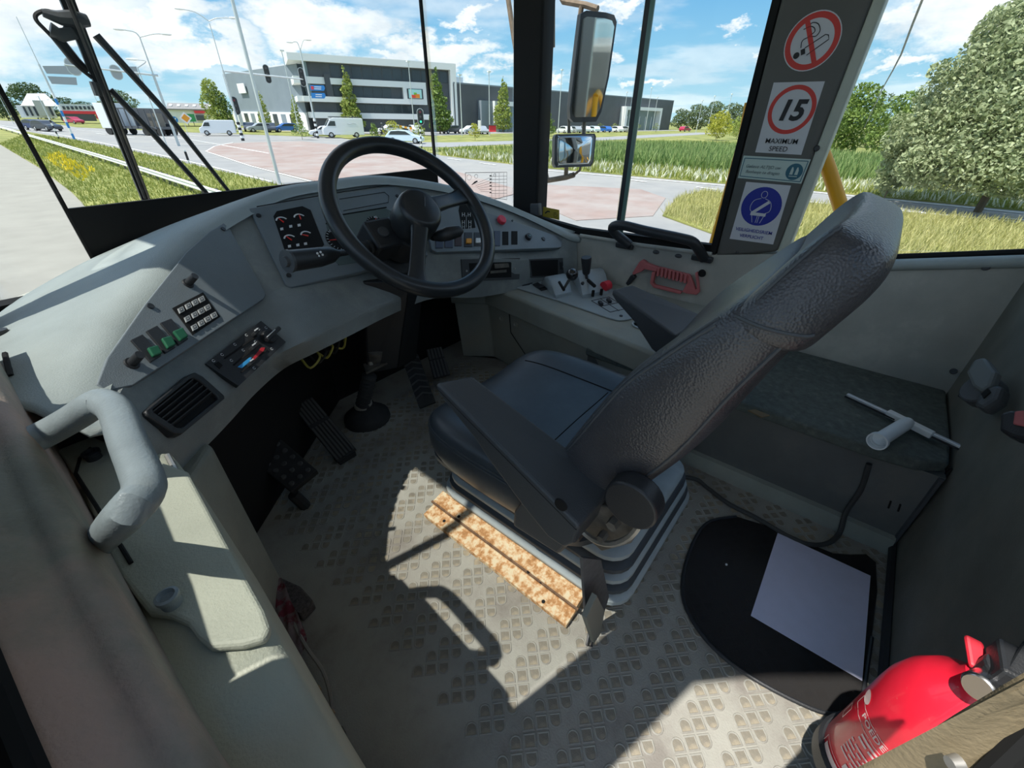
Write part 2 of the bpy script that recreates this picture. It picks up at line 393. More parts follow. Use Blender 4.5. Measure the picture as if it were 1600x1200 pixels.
def wallprism(name, x0, x1, yz, m, parent=None):
    o = MB().prism([(x0, y, z) for y, z in yz], (x1-x0, 0, 0)).build(name, m, parent); return o
SILLR = [(1.62, .585), (1.3, .575), (.96, .54), (.40, .555), (.17, .60), (-.07, .605), (-.37, .675)]
wr = struct(wallprism('wall_right', 1.6, 1.66, [(1.62, -.04)] + SILLR + [(-.37, -.04)], WALL))
b = MB(); b.tube([(1.602, .16, .605), (1.602, -.07, .61), (1.602, -.37, .68)], .016, 10); b.build('sill_cap', DTOP, wr, smooth=True)
b = MB(); b.tube([(1.598, y, z-.004) for y, z in [(.94, .545), (.66, .55), (.40, .562)]], .008, 8); b.build('sill_edge', WALL, wr, smooth=True)
b = MB()
for (u, v) in ((968, 382), (1025, 394), (1060, 400)): b.sphere(P(u, v, 'x', 1.598), (.004, .014, .008), 10, 6)
b.build('sill_clip', DGREY, wr, smooth=True)
b = MB(); b.tube([P(1602, 482, 'x', 1.598), P(1492, 605, 'x', 1.598)], .0025, 4); b.build('panel_seam', BLACKM, wr)
b = MB()
for (u, v, r) in ((1490, 580, .009), (1541, 416, .011)): b.cyl(P(u, v, 'x', 1.602), P(u, v, 'x', 1.59), r, r*.8, 12)
b.build('panel_screw', BLACK, wr, smooth=True)
struct(MB().box2((1.595, -.37, 1.46), (1.66, 1.64, 2.03)).build('trim_1', PILL))
# right front pillar, window divider, sticker pillar
struct(MB().box2((1.6, 1.175, .53), (1.68, 1.315, 1.5)).build('trim_2', BLACKM, bevel=.008))
dv = struct(MB().box2((1.603, .768, .55), (1.618, .784, 1.5)).build('trim_3', BLACK))
MB().box2((1.603, .752, .55), (1.609, .767, 1.5)).build('glass_edge', mat('glass_edge', (.10, .17, .15), .2), dv)
pst = MB().prism([(1.6, .385, .55), (1.6, .205, .60), (1.6, .176, 1.5), (1.6, .395, 1.5)], (.06, 0, 0)).build('trim_4', PILL, bevel=.01, seg=3); struct(pst)
MB().prism([(1.606, .39, .55), (1.606, .41, .55), (1.606, .418, 1.5), (1.606, .398, 1.5)], (.05, 0, 0)).build('black_seal', BLACKM, pst)
MB().prism([(1.601, .206, .59), (1.601, .176, .60), (1.601, .150, 1.5), (1.601, .177, 1.5)], (.058, 0, 0)).build('pillar_edge', PILLE, pst, bevel=.006)
b = MB(); b.cyl(P(1276, 232, 'x', 1.6), P(1276, 232, 'x', 1.594), .008, .006, 10); b.cyl(P(1152, 394, 'x', 1.6), P(1152, 394, 'x', 1.597), .005, .004, 10); b.build('screw', BLACK, pst)
# black window seals on the right sill
sr = [(1.31, .578), (1.18, .567), (.96, .548), (.40, .568)]
struct(MB().prism([(1.612, y, z-.03) for y, z in sr] + [(1.612, y, z+.018) for y, z in reversed(sr)], (.03, 0, 0)).build('trim_5', BLACKM))
struct(MB().tube([(1.63, .15, .622), (1.63, -.07, .628), (1.63, -.37, .698)], .008, 6).build('trim_6', BLACKM))
def pane(name, quad, th=.005):
    q = [V(p) for p in quad]; n = (q[1]-q[0]).cross(q[3]-q[0]).normalized()
    o = MB().prism(q, n*th).build(name, GLASS); struct(o); return o
pane('window_1', [(1.625, 1.18, .57), (1.625, .77, .56), (1.625, .77, 1.5), (1.625, 1.18, 1.5)])
pane('window_2', [(1.613, .79, .56), (1.613, .40, .575), (1.613, .40, 1.5), (1.613, .79, 1.5)])
w3 = pane('window_3', [(1.64, .17, .62), (1.64, -.36, .68), (1.64, -.36, 1.5), (1.64, .17, 1.5)])
# wiggly dirt trail on the rear side window
b = MB(); b.tube([P(u, v, 'x', 1.636) for u, v in ((1443, -5), (1425, 40), (1408, 85), (1395, 110), (1378, 140), (1362, 175), (1350, 200))], [.0026, .0024, .002, .0016, .0012, .0009, .0006], 4)
b.build('dirt_trail', mat('dried_dirt', (.58, .55, .44), .9), w3)
# front glass: flat centre pane and two curved corner panes
struct(MB().box2((.155, 1.60, .74), (1.40, 1.606, 1.5)).build('window_4', GLASS))
wc = MB()
def arcpts(x0, y0, x1, y1, cx, cy, n=8):
    return [(x0*(1-t)**2 + 2*cx*t*(1-t) + x1*t*t, y0*(1-t)**2 + 2*cy*t*(1-t) + y1*t*t) for t in [i/n for i in range(n+1)]]
RC = arcpts(1.405, 1.60, 1.63, 1.31, 1.58, 1.56); LC = arcpts(.15, 1.60, -.12, 1.31, -.05, 1.56)
w5 = struct(MB().grid([[(x, y, .56), (x, y, 1.5)] for x, y in RC]).build('window_5', GLASS, smooth=True, solid=.005))
struct(MB().grid([[(x, y, .58), (x, y, 1.5)] for x, y in LC]).build('window_6', GLASS, smooth=True, solid=.005))
b = MB(); b.box2((.146, 1.597, .62), (.155, 1.609, 1.5)); b.box2((1.399, 1.597, .62), (1.407, 1.609, 1.5)); struct(b.build('trim_7', BLACKM))
struct(MB().box2((.153, 1.596, .585), (1.401, 1.612, .772)).build('trim_8', BLACKM))
struct(MB().grid([[(x, y, .50), (x, y, .605)] for x, y in LC]).build('trim_9', BLACKM, solid=.012))
struct(MB().grid([[(x, y, .45), (x, y, .57)] for x, y in RC]).build('trim_10', BLACKM, solid=.012))
# ceiling and front header
struct(MB().box2((-.17, -.42, 2.0), (1.68, 1.66, 2.06)).build('ceiling', mat('ceiling_grey', (.56, .56, .54), .8)))
struct(MB().box2((-.12, 1.45, 1.50), (1.64, 1.66, 2.0)).build('trim_11', PILL))
# left wall below the side window, its posts and headers, partly shaped to block sun (door opening behind is open)
struct(MB().box2((-.16, .33, -.04), (-.105, 1.31, .56)).build('wall_left', LOWER))
struct(MB().box2((-.165, .16, .40), (-.145, .335, 1.56)).build('shade_post', PILL))  # unseen post, made wide to cast the shade of someone at the door
struct(MB().box2((-.15, 1.18, .5), (-.09, 1.31, 1.74)).build('trim_13', BLACKM))
struct(MB().prism([(-.16, 1.64, 1.55), (-.16, .335, 1.55), (-.16, .16, 1.47), (-.16, .08, 1.71), (-.16, -.02, 1.94), (-.16, -.40, 1.97), (-.16, -.40, 2.02), (-.16, 1.64, 2.02)], (.06, 0, 0)).build('shade_header', PILL))  # slanted corner of this unseen header is shaped to shade the floor
struct(MB().box2((-.138, .77, .7), (-.122, .795, 1.56)).build('trim_16', BLACK))
pane('window_7', [(-.13, .335, .64), (-.13, 1.18, .70), (-.13, 1.18, 1.56), (-.13, .335, 1.56)], .004)
# rear wall with a window above
rw = struct(MB().box2((.28, -.40, -.04), (1.62, -.345, .80)).build('wall_rear', REARW))
struct(MB().box2((.28, -.40, 1.42), (1.62, -.345, 2.02)).build('trim_17', PILL))
struct(MB().box2((-.16, -.40, .6), (.28, -.345, 2.02)).build('trim_18', PILL))
pane('window_8', [(.28, -.37, .80), (1.6, -.37, .80), (1.6, -.37, 1.42), (.28, -.37, 1.42)], .004)
b = MB(); b.tube([(1.195, -.338, .02), (.62, -.338, .012)], .009, 6); b.build('floor_strip', BLACK, rw)
b = MB(); b.tube([(1.19, -.342, .015), (1.20, -.342, .28)], .004, 6); b.tube([P(1386, 852, 'y', -.343), P(1344, 1090, 'y', -.343)], .003, 6); b.build('panel_seam', BLACKM, rw)
b = MB(); q = [P(u, v, 'y', -.343) for u, v in ((1365, 855), (1385, 850), (1345, 1085), (1330, 1085))]; b.prism(q, (0, .005, 0)); b.build('edge_strip', DGREY, rw)
# door side sill trim at lower left, with the fat moulded edge
rows = []
SP = [(-130, 330, -.072), (-60, 475, -.068), (0, 590, -.065), (50, 683, -.063), (100, 777, -.061), (150, 870, -.059), (200, 957, -.058), (245, 1035, -.057), (295, 1120, -.056), (340, 1200, -.055), (400, 1310, -.053), (440, 1400, -.05)]
for u, v, e in SP:
    q = P(u, v, 'x', e); y, z = q.y, q.z
    rows.append([V(p) for p in ((e-.004, y, z-.22), (e-.002, y, z-.05), (e, y, z-.016), (e-.007, y, z-.002), (e-.018, y, z+.003), (e-.026, y, z-.002), (e-.034, y, z+.004), (e-.047, y, z+.018), (e-.068, y, z+.026))])
rows = [r for r in rows if r[0].y < 1.3]
ls = struct(MB().grid(rows).build('trim_19', PINK, smooth=True, solid=.006, sub=1, ang=80))
b = MB(); b.tube([r[-1]+V((0, 0, .002)) for r in rows[:-2]], .010, 8); b.build('black_seal', BLACKM, ls, smooth=True)
struct(MB().prism([(-.152, .335, .55), (-.152, .335, .79), (-.152, .45, .82), (-.152, .60, .845), (-.152, .72, .85), (-.152, .80, .70), (-.152, 1.2, .70), (-.152, 1.2, .55)], (.014, 0, 0)).build('shade_strip', BLACKM))  # unseen strip added outside the window to keep sun off the sill
# rear door post trim at lower right (tan, sunlit)
I0, I1, O0, O1 = P(1230, 1254, 'y', -.15), P(1680, 1023, 'y', -.15), P(1440, 1302, 'y', -.178), P(1690, 1070, 'y', -.178)
tn = (I1-I0).cross(O0-I0).normalized(); tn = tn if tn.dot(CC-I0) > 0 else -tn
trr = []
for k in range(9):
    a, c = I0.lerp(I1, k/8), O0.lerp(O1, k/8)
    trr.append([a-tn*.03, a-tn*.004] + [a.lerp(c, t)+tn*.006*math.sin(PI*min(1, t*1.1+.1)) for t in (.04, .15, .4, .7, 1.)] + [c-tn*.02])
rt = struct(MB().grid(trr).build('trim_20', TANTRIM, smooth=True, solid=.004, ang=70))
b = MB(); b.tube([O0+(O0-I0).normalized()*.006, O1+(O1-I1).normalized()*.006], .007, 8); b.build('black_seal', BLACKM, rt, smooth=True)
A = [I0, I1]; sd = (O0-I0)
pl = Plane(I0+tn*.006, tn); b = MB(); pl.disc(b, 1485, 1193, .005, -.006, .0005, .004, 14); b.build('screw', STEEL, rt, smooth=True)
# outside cowl ledge below the left front corner glass
ol = [(x-.0, y+.0) for x, y in LC]
rows = [[(x*1.0-.012, y+.012, .585), (x-.02-.05*(1-i/8)*0, y+.05, .60), (x-.05, y+.12, .585), (x-.05, y+.13, .45)] for i, (x, y) in enumerate(arcpts(.30, 1.62, -.17, 1.1, -.09, 1.56))]
struct(MB().grid(rows).build('trim_21', mat('cowl_paint', (.33, .315, .26), .5, var=.08, vs=10), smooth=True, solid=.01))

# ------------------------------------------------------------------ dashboard
# stations left to right: brow, face bottom, ledge edge, lip bottom, glass edge
def pz_(u, v, z): return tuple(P(u, v, 'z', z))
ST = [((-.03, .70, .630), (-.01, .70, .615), pz_(248, 712, .525), pz_(270, 747, .46), (-.115, .85, .655)),
      ((.0, .80, .645), (.03, .80, .622), pz_(306, 659, .51), pz_(328, 692, .445), (-.115, 1.0, .645)),
      ((.07, .92, .675), (.10, .90, .615), pz_(342, 630, .505), pz_(364, 654, .44), (-.11, 1.15, .635)),
      ((.146, 1.014, .70), (.19, .965, .606), pz_(375, 600, .50), pz_(400, 614, .44), (-.075, 1.33, .62)),
      ((.29, 1.18, .735), (.30, 1.045, .602), pz_(424, 560, .50), pz_(444, 576, .445), (.02, 1.50, .625)),
      ((.465, 1.30, .765), (.43, 1.12, .600), (.375, .95, .52), (.40, .98, .465), (.20, 1.585, .665)),
      ((.60, 1.355, .785), (.56, 1.13, .600), (.50, 1.01, .505), (.52, 1.01, .46), (.45, 1.59, .71)),
      ((.75, 1.36, .79), (.72, 1.13, .590), (.70, 1.05, .495), (.70, 1.06, .45), (.75, 1.59, .735)),
      ((.93, 1.33, .79), (.90, 1.11, .580), (.90, 1.09, .48), (.90, 1.10, .43), (1.0, 1.59, .735)),
      ((1.155, 1.225, .745), (1.10, 1.065, .535), (1.10, 1.06, .46), (1.11, 1.07, .38), (1.25, 1.58, .70)),
      ((1.417, 1.168, .65), (1.34, 1.02, .480), (1.35, 1.015, .43), (1.36, 1.02, .36), (1.53, 1.42, .62)),
      ((1.565, .985, .552), (1.53, .975, .455), (1.535, .965, .42), (1.54, .965, .36), (1.595, 1.2, .57)),
      ((1.598, .94, .535), (1.595, .945, .46), (1.595, .94, .42), (1.595, .94, .36), (1.598, 1.02, .545))]
NS = 5
Bc, Fc, Ec, Lc, Gc = [cr([s[k] for s in ST], NS) for k in range(5)]
top_rows, face_rows, ledge_rows = [], [], []
for i in range(len(Bc)):
    B_, F_, E_, L_, G_ = Bc[i], Fc[i], Ec[i], Lc[i], Gc[i]
    o = B_-G_; o.z = 0; o = o.normalized() if o.length > 1e-4 else V((0, -1, 0)); dn = (F_-B_).normalized()
    top_rows.append([G_, G_.lerp(B_, .33)+V((0, 0, .012)), G_.lerp(B_, .66)+V((0, 0, .016)), B_-o*.035+V((0, 0, .008)), B_-o*.008+V((0, 0, .003)), B_+o*.006-V((0, 0, .008)), B_+o*.004+dn*.022, B_-o*.012+dn*.026])
    f0 = B_-o*.012+dn*.026
    face_rows.append([f0, f0.lerp(F_, .5), F_])
    ledge_rows.append([F_, F_.lerp(E_, .5), E_+(F_-E_).normalized()*.010, E_-V((0, 0, .002))+(F_-E_).normalized()*.002, E_+(L_-E_).normalized()*.012, L_, L_+V((.0, .09, .0))*(1 if i < 45 else .15)])
dash = thing('dashboard', 'grey wraparound driver dashboard with gauges, switches and vents under the windscreen', 'dashboard', (.75, 1.2, .45))
MB().grid(top_rows).build('dash_top', DTOP, dash, smooth=True, solid=.004, ang=75)
MB().grid(face_rows).build('dash_face', DASH, dash, smooth=True, ang=60)
MB().grid(ledge_rows).build('dash_ledge', DASH, dash, smooth=True, ang=60)
b_ = MB(); b_.grid(face_rows); b_.grid(ledge_rows)
BV = BVHTree.FromPolygons([tuple(q) for q in b_.v], b_.f)
bt_ = MB(); bt_.grid(top_rows); BVT = BVHTree.FromPolygons([tuple(q) for q in bt_.v], bt_.f)
def hit(u, v, t=None):
    r = ray(u, v).normalized(); h = (t or BV).ray_cast(CC, r, 5); return h[0], h[1]
def dplane(pix, lift=.002, t=None):
    pts = [hit(u, v, t)[0] for u, v in pix]; pts = [p for p in pts if p is not None]
    c, n = fit(pts); pl = Plane(c, n); m = max((p-c).dot(pl.n) for p in pts); pl.p = c + pl.n*(lift+m*.7); return pl
# left plate with keypad, rocker switches and knobs
LP = [(150, 602), (166, 561), (226, 476), (290, 396), (327, 363), (348, 350), (357, 358), (414, 461), (411, 468), (206, 604), (163, 613)]
pL = dplane(LP)
lp = pL.poly(MB(), LP, -.012, .004).build('switch_plate', PLATE, dash, bevel=.0015)
for u, v in ((347, 360), (233, 481)): b = MB(); screw(b, pL, u, v, .0055); [q.__iadd__(pL.n*.004) for q in b.v]; b.build('screw', BLACK, lp)
def off(b, pl, h):
    for q in b.v: q += pl.n*h
    return b
kp = [(267, 484), (315, 459), (342, 497), (299, 526)]
off(pL.poly(MB(), kp, 0, .0015), pL, .004).build('keypad_panel', BLACKM, lp)
KEYC = mat('key_grey', (.30, .31, .31), .5)
for (x, y) in ((1120, 750), (1165, 725), (1207, 703), (1248, 683), (1160, 805), (1205, 780), (1245, 757), (1285, 735), (1203, 858), (1245, 832), (1285, 807), (1325, 783)):
    u, v = x/4, 300+y/4
    b = MB(); pL.poly(b, [(u-5.4, v-1.6), (u+2.2, v-5.6), (u+5.4, v+1.6), (u-2.2, v+5.6)], .004, .008); b.cur = 1
    pL.poly(b, [(u-3.2, v-1), (u+1.3, v-3.3), (u+3.2, v+1), (u-1.3, v+3.3)], .0079, .0083); b.cur = 0
    pL.poly(b, [(u-1.6, v-.6), (u+.6, v-1.7), (u+1.6, v+.6), (u-.6, v+1.7)], .0082, .0086)
    b.build('keypad_key', [KEYC, DGREY], lp)
for R_, g_ in (([(201, 535), (219, 526), (249, 559), (232, 570)], [(225, 549), (241, 545), (248, 558), (234, 563)]),
               ([(225, 521), (242, 512), (271, 546), (255, 556)], [(247, 534), (262, 530), (270, 544), (257, 550)]),
               ([(247, 508), (264, 501), (291, 533), (276, 543)], [(265, 523), (280, 517), (289, 531), (277, 538)])):
    off(pL.poly(MB(), R_, 0, .004), pL, .004).build('rocker_switch', BLACK, lp, bevel=.001)
    b = off(pL.poly(MB(), g_, 0, .009), pL, .004); b.build('switch_rocker', GREEN, lp, bevel=.002)
for (u, v, du, dv) in ((292, 445, 16, -5), (204, 570, 16, -6)):
    c = pL.at(u, v, .004); e = PP(u+du, v+dv, c + pL.n*.03, CD)
    e = c + pL.n*.026; b = MB(); b.cyl(c, e, .0075, .0068, 14); b.cyl(c, c+pL.n*.003, .011, .010, 14); b.build('knob', BLACK, lp, smooth=True)
# instrument plate with gauges
IP = [(389, 327), (470, 312), (622, 291), (640, 330), (668, 400), (630, 408), (562, 426), (455, 450), (446, 446)]
pI = dplane(IP); ip = pI.poly(MB(), IP, -.012, .004).build('instrument_plate', PLATE, dash, bevel=.003)
off(pI.line(MB(), [(401, 325), (520, 304), (619, 289)], .0012, .003), pI, .002).build('plate_groove', BLACKM, ip)
off(pI.line(MB(), [(530, 313), (600, 302), (607, 308), (606, 318), (536, 331)], .0009, .003), pI, .002).build('cover_groove', BLACKM, ip)
for u, v in ((404, 339), (451, 432), (620, 308)): b = MB(); screw(b, pI, u, v, .006); off(b, pI, .004).build('screw', BLACK, ip)
GW = [(427, 340), (432, 332), (472, 324), (485, 330), (506, 384), (500, 392), (452, 404), (447, 400)]
gw = off(pI.poly(MB(), GW, 0, .0015), pI, .004).build('gauge_window', BLACKM, ip, bevel=.0005)
SCALE = mat('gauge_print', (.55, .56, .56), .5); NEED = mat('needle_red', (.75, .03, .02), .4)
for (u, v, a) in ((441.5, 349, 112), (469, 344, 75), (454, 377, 115), (479.5, 371, 150)):
    b = MB(); off(pI.arc(b, u, v, .0155, 25, 155, .002, .001), pI, .0055)
    b.build('gauge_scale', SCALE, gw if False else ip)
    b = MB(); c = pI.at(u, v, .0075); d = pI.x*math.cos(math.radians(a)) + pI.y*math.sin(math.radians(a)); b.tube([c-d*.003, c+d*.014], [.0022, .0009], 5); b.build('needle', NEED, ip)
for (u, v) in ((440, 360), (454, 356), (467, 354), (452, 387), (465, 385), (477, 383)):
    b = MB(); pI.poly(b, [(u-2.6, v-1.5), (u+2, v-2.3), (u+2.6, v+1.5), (u-2, v+2.3)], .0055, .0062); b.build('gauge_symbol', SCALE, ip)
DW = [(509, 352), (520, 340), (600, 327), (612, 332), (640, 390), (620, 402), (530, 416), (522, 410)]
dw = off(pI.poly(MB(), DW, 0, .0012), pI, .004).build('dial_window', mat('dial_glass', (.09, .12, .12), .12, coat=1.), ip)
off(pI.line(MB(), [(509, 352), (520, 340), (603, 326)], .002, .003), pI, .003).build('window_shade', BLACKM, ip)
for (u, v, r, rng, nd) in ((532, 376, .042, range(30, 331, 15), 172), (587, 352, .030, range(-30, 211, 20), 60)):
    b = MB(); off(pI.disc(b, u, v, r, 0, .0008, n=28), pI, .005); b.build('dial_face', BLACKM, ip)
    b = MB(); c = pI.at(u, v, .0062)
    for a in rng:
        d = pI.x*math.cos(math.radians(a)) + pI.y*math.sin(math.radians(a)); b.tube([c+d*r*.82, c+d*r*.96], .0009, 4)
    b.build('dial_ticks', SCALE, ip)
    b = MB(); d = pI.x*math.cos(math.radians(nd)) + pI.y*math.sin(math.radians(nd)); b.tube([c-d*.003, c+d*r*.8], [.0022, .001], 5); b.build('needle', NEED, ip)
for s_, u, v in (('0', 515.5, 363.5), ('40', 586, 342), ('20', 575.5, 357)):
    text('dial_number', s_, pI.at(u, v, .0065), pI.x, pI.y, .011, SCALE, ip)
off(pI.poly(MB(), [(525, 402), (538, 397), (548, 412), (528, 416)], 0, .001), pI, .004).build('trip_display', BLACKM, ip)
# right plate with switches
RP = [(659, 303), (668, 305), (716, 319), (800, 346), (868, 369), (878, 378), (876, 387), (870, 388), (682, 395), (674, 391)]
pR = dplane(RP); rp = pR.poly(MB(), RP, -.012, .004).build('switch_plate', PLATE, dash, bevel=.002)
def zq(x0, y0, x1, y1): return [(660+x0/6.667, 300+y0/6.667), (660+x1/6.667, 300+y0/6.667), (660+x1/6.667, 300+y1/6.667), (660+x0/6.667, 300+y1/6.667)]
BLANK = mat('blank_blue_grey', (.045, .055, .085), .5)
for (q, m_, h) in (((132, 478, 208, 595), BLANK, .003), ((226, 475, 310, 590), BLANK, .003), ((332, 460, 402, 572), mat('dark_red_switch', (.04, .018, .014), .5), .003),
                   ((430, 432, 512, 580), BLACK, .003), ((532, 432, 606, 572), BLACK, .003), ((742, 415, 802, 570), BLANK, .003), ((826, 420, 890, 560), BLACKM, .0012), ((920, 415, 984, 555), BLACKM, .0012)):
    off(pR.poly(MB(), zq(*q), 0, h), pR, .004).build('rocker_switch', m_, rp, bevel=.0006)
off(pR.poly(MB(), zq(445, 505, 498, 552), 0, .008), pR, .005).build('switch_rocker', ORANGE, rp, bevel=.001)
off(pR.poly(MB(), zq(542, 500, 592, 548), 0, .008), pR, .005).build('switch_rocker', WHITE, rp, bevel=.001)
off(pR.poly(MB(), [(719, 312), (737, 328), (742, 357), (721, 359), (716, 330)], 0, .0015), pR, .004).build('axle_display', BLACKM, rp)
b = MB()
for (u, v) in ((723, 337), (732, 337), (723, 349), (733, 349), (723, 356), (733, 356)):
    for dx in (-1.8, 1.8): pR.line(b, [(u+dx, v-3), (u+dx, v+3)], .0008, .006)
    pR.line(b, [(u-1.8, v), (u+1.8, v)], .0006, .006)
pR.line(b, [(727.5, 338), (727.5, 357)], .0006, .006); b.build('axle_diagram', SCALE, rp)
b = MB(); off(pR.disc(b, 781.5, 346.5, .0185, 0, .016, .0175, 24), pR, .004)
b.build('emergency_button', mat('button_red', (.56, .035, .06), .45), rp, smooth=True, bevel=.003)
b = MB(); off(pR.disc(b, 799.5, 346, .004, 0, .003), pR, .004); b.build('indicator_lamp', BLACK, rp, smooth=True)
b = MB(); off(pR.disc(b, 848, 374.5, .0095, 0, .004, .008), pR, .004); b.build('socket', BLACK, rp, smooth=True)
b = MB(); off(pR.disc(b, 824, 372, .0145, 0, .012, .0125, 20), pR, .004); b.build('rotary_knob', BLACK, rp, smooth=True)
b = MB(); c = pR.at(824, 372, .0165); b.tube([c-pR.x*.005, c+pR.x*.005], .0035, 6); b.tube([c+pR.x*.006+pR.y*.006, c+pR.x*.006-pR.y*.006], .001, 4); b.build('knob_mark', mat('knob_teal', (.16, .25, .27), .4), rp)
b = MB(); screw(b, pR, 662.5, 310.5, .005); off(b, pR, .004).build('screw', BLACK, rp)
# radio slot and storage box on the lower right face
RD = [(720, 405), (812, 403), (811, 436), (722, 440)]
pD = dplane(RD, .001); off(pD.poly(MB(), RD, -.006, .003), pD, 0).build('radio_frame', DGREY, dash, bevel=.001)
off(pD.poly(MB(), [(732, 411), (798, 409), (798, 433), (734, 435)], 0, .001), pD, .003).build('radio_slot', BLACKM, dash)
b = MB(); off(pD.poly(b, [(770, 412), (792, 411), (793, 417), (771, 419)], 0, .004), pD, .003); off(pD.poly(b, [(765, 423), (790, 421), (790, 425), (765, 427)], 0, .003), pD, .003); b.build('radio_bracket', STEELD, dash)
for u, v in ((803, 419), (728, 423)): b = MB(); pD.disc(b, u, v, .004, .003, .006); b.build('screw', STEEL, dash)
SB = [(826, 405), (879, 403), (881, 432), (829, 434)]
pB = dplane(SB, .001); pB.poly(MB(), SB, -.004, .0025).build('storage_frame', DGREY, dash, bevel=.001)
pB.poly(MB(), [(828, 407), (871, 405.5), (871, 430), (831, 431.5)], .0025, .0032).build('storage_recess', BLACKM, dash)
pB.poly(MB(), [(873, 409), (877.5, 409), (878, 421), (874, 421)], .003, .005).build('storage_latch', BLACK, dash)
# climate panel with sliders
CP = [(320, 569), (407, 502), (446, 535), (372, 604)]
pC = dplane(CP, .002); cp = pC.poly(MB(), CP, -.008, .0025).build('climate_panel', BLACK, dash)
def cz(x, y): return (300+x/10, 480+y/10)
b = MB()
for a, c in (((500, 810), (1000, 460)), ((640, 915), (1040, 580)), ((760, 1030), (1160, 670))): off(pC.line(b, [cz(*a), cz(*c)], .0022, .0002), pC, 0)
off(b, pC, .0025).build('slider_slot', BLACKM, cp)
off(pC.poly(MB(), [cz(330, 900), cz(400, 860), cz(470, 920), cz(420, 975)], 0, .001), pC, .0025).build('blank_hole', BLACKM, cp)
off(pC.poly(MB(), [cz(700, 945), cz(880, 800), cz(920, 790), cz(900, 850), cz(770, 960)], 0, .0008), pC, .0025).build('cold_mark', mat('mark_blue', (.04, .30, .62), .5), cp)
off(pC.poly(MB(), [cz(900, 850), cz(1070, 640), cz(1130, 640), cz(1110, 690), cz(940, 850)], 0, .0008), pC, .0025).build('warm_mark', mat('mark_red', (.42, .02, .03), .5), cp)
for (x, y) in ((950, 420), (915, 650), (880, 895)):
    u, v = cz(x, y); b = MB(); pC.poly(b, [(u-5, v+2), (u+2, v-4), (u+6, v+1), (u-1, v+7)], .0025, .016); b.build('slider_knob', BLACK, cp, bevel=.002)
    b = MB(); pC.poly(b, [(u-4, v-.5), (u+1, v-4), (u+2.4, v-2.6), (u-2.6, v+1)], .016, .0172); b.build('slider_mark', SCALE, cp)
b = MB(); c = pC.at(419, 527.5, .0025); b.cyl(c, c+pC.n*.008, .0165, .0155, 22); b.build('fan_knob', BLACK, cp, smooth=True, bevel=.001)
b = MB(); q0, q1 = pC.at(411.5, 536, .014), pC.at(431, 517, .014); b.tube([q0, q1], .005, 8); b.build('knob_bar', BLACK, cp, smooth=True)
b = MB(); b.tube([pC.at(410, 533, .0195), pC.at(423, 521, .0195)], .0011, 5); b.build('knob_mark', SCALE, cp)
for (x, y) in ((325, 845), (460, 750), (660, 590), (840, 445), (1030, 350), (1145, 330), (605, 840), (790, 680), (980, 545), (1235, 660), (960, 960)):
    u, v = cz(x, y); b = MB(); pC.arc(b, u, v, .0026, 20, 330, .0005, .003, 8); b.build('climate_symbol', SCALE, cp)
# air vent
VN = [(222, 645), (292, 587), (300, 584), (312, 590), (346, 620), (347, 625), (279, 681), (268, 681), (225, 652)]
pV = dplane(VN, .003); vf = MB()
def ringp(out, inn, h0, h1):
    n = len(out); o0 = [pV.at(*p, h0) for p in out]; o1 = [pV.at(*p, h1) for p in out]; i1 = [pV.at(*p, h1) for p in inn]; i0 = [pV.at(*p, h0) for p in inn]
    return MB().loft([o0, o1, i1, i0, o0], True, False)
vc = (sum(p[0] for p in VN)/9, sum(p[1] for p in VN)/9)
VI = [(vc[0]+(p[0]-vc[0])*.82, vc[1]+(p[1]-vc[1])*.80) for p in VN]
vt = ringp(VN, VI, -.008, .007).build('air_vent', BLACK, dash, smooth=True, bevel=.002)
pV.poly(MB(), VI, -.004, -.002).build('vent_back', BLACKM, vt)
for t in (.12, .30, .48, .66, .84):
    a = (235+(272-235)*t + 1, 646+(676-646)*t); c = (297+(338-297)*t, 596+(622-596)*t)
    q = [pV.at(*a, .0), pV.at(*c, .0)]; dr = (q[1]-q[0]).normalized(); sd_ = pV.n.cross(dr)
    MB().prism([q[0], q[1], q[1]+pV.n*.006+sd_*.006, q[0]+pV.n*.006+sd_*.006], sd_*.0016).build('vent_louvre', BLACK, vt)
# notch and small bits on the dash top
b = MB()
for pp in ([(8, 553), (17, 588)],):
    p0, p1 = hit(*pp[0], BVT)[0], hit(*pp[1], BVT)[0]
    if p0 and p1: b.tube([p0, p1], .004, 6)
if b.v: b.build('defrost_slot', BLACKM, dash)
b = MB(); p = hit(3, 522, BVT)[0]
if p: b.cyl(p-V((0, 0, .01)), p+V((0, 0, .008)), .012, .010, 14); b.build('plug', BLACK, dash)
# ------------------------------------------------------------------ below the dash
struct(MB().box2((-.14, 1.42, -.04), (1.64, 1.47, .62)).build('wall_front', BLACKM))
struct(MB().prism([(-.11, .85, 0), (.10, 1.0, 0), (.62, 1.42, 0), (-.11, 1.42, 0)], (0, 0, .42)).build('trim_22', BLACKM))
# grey pedestal under the left end of the dash
ped = MB(); ped.loft([[(-.1, .62, 0), (.03, .68, 0), (.098, .80, 0), (.09, .88, 0), (-.1, .88, 0)], [(-.1, .66, .46), (.02, .71, .46), (.10, .81, .455), (.09, .88, .455), (-.1, .88, .46)]])
pe = ped.build('dash_pedestal', LOWER, bevel=.012, seg=3); tag(pe, 'dark grey boxed pedestal under the left end of the dash beside the pedals', 'pedestal')
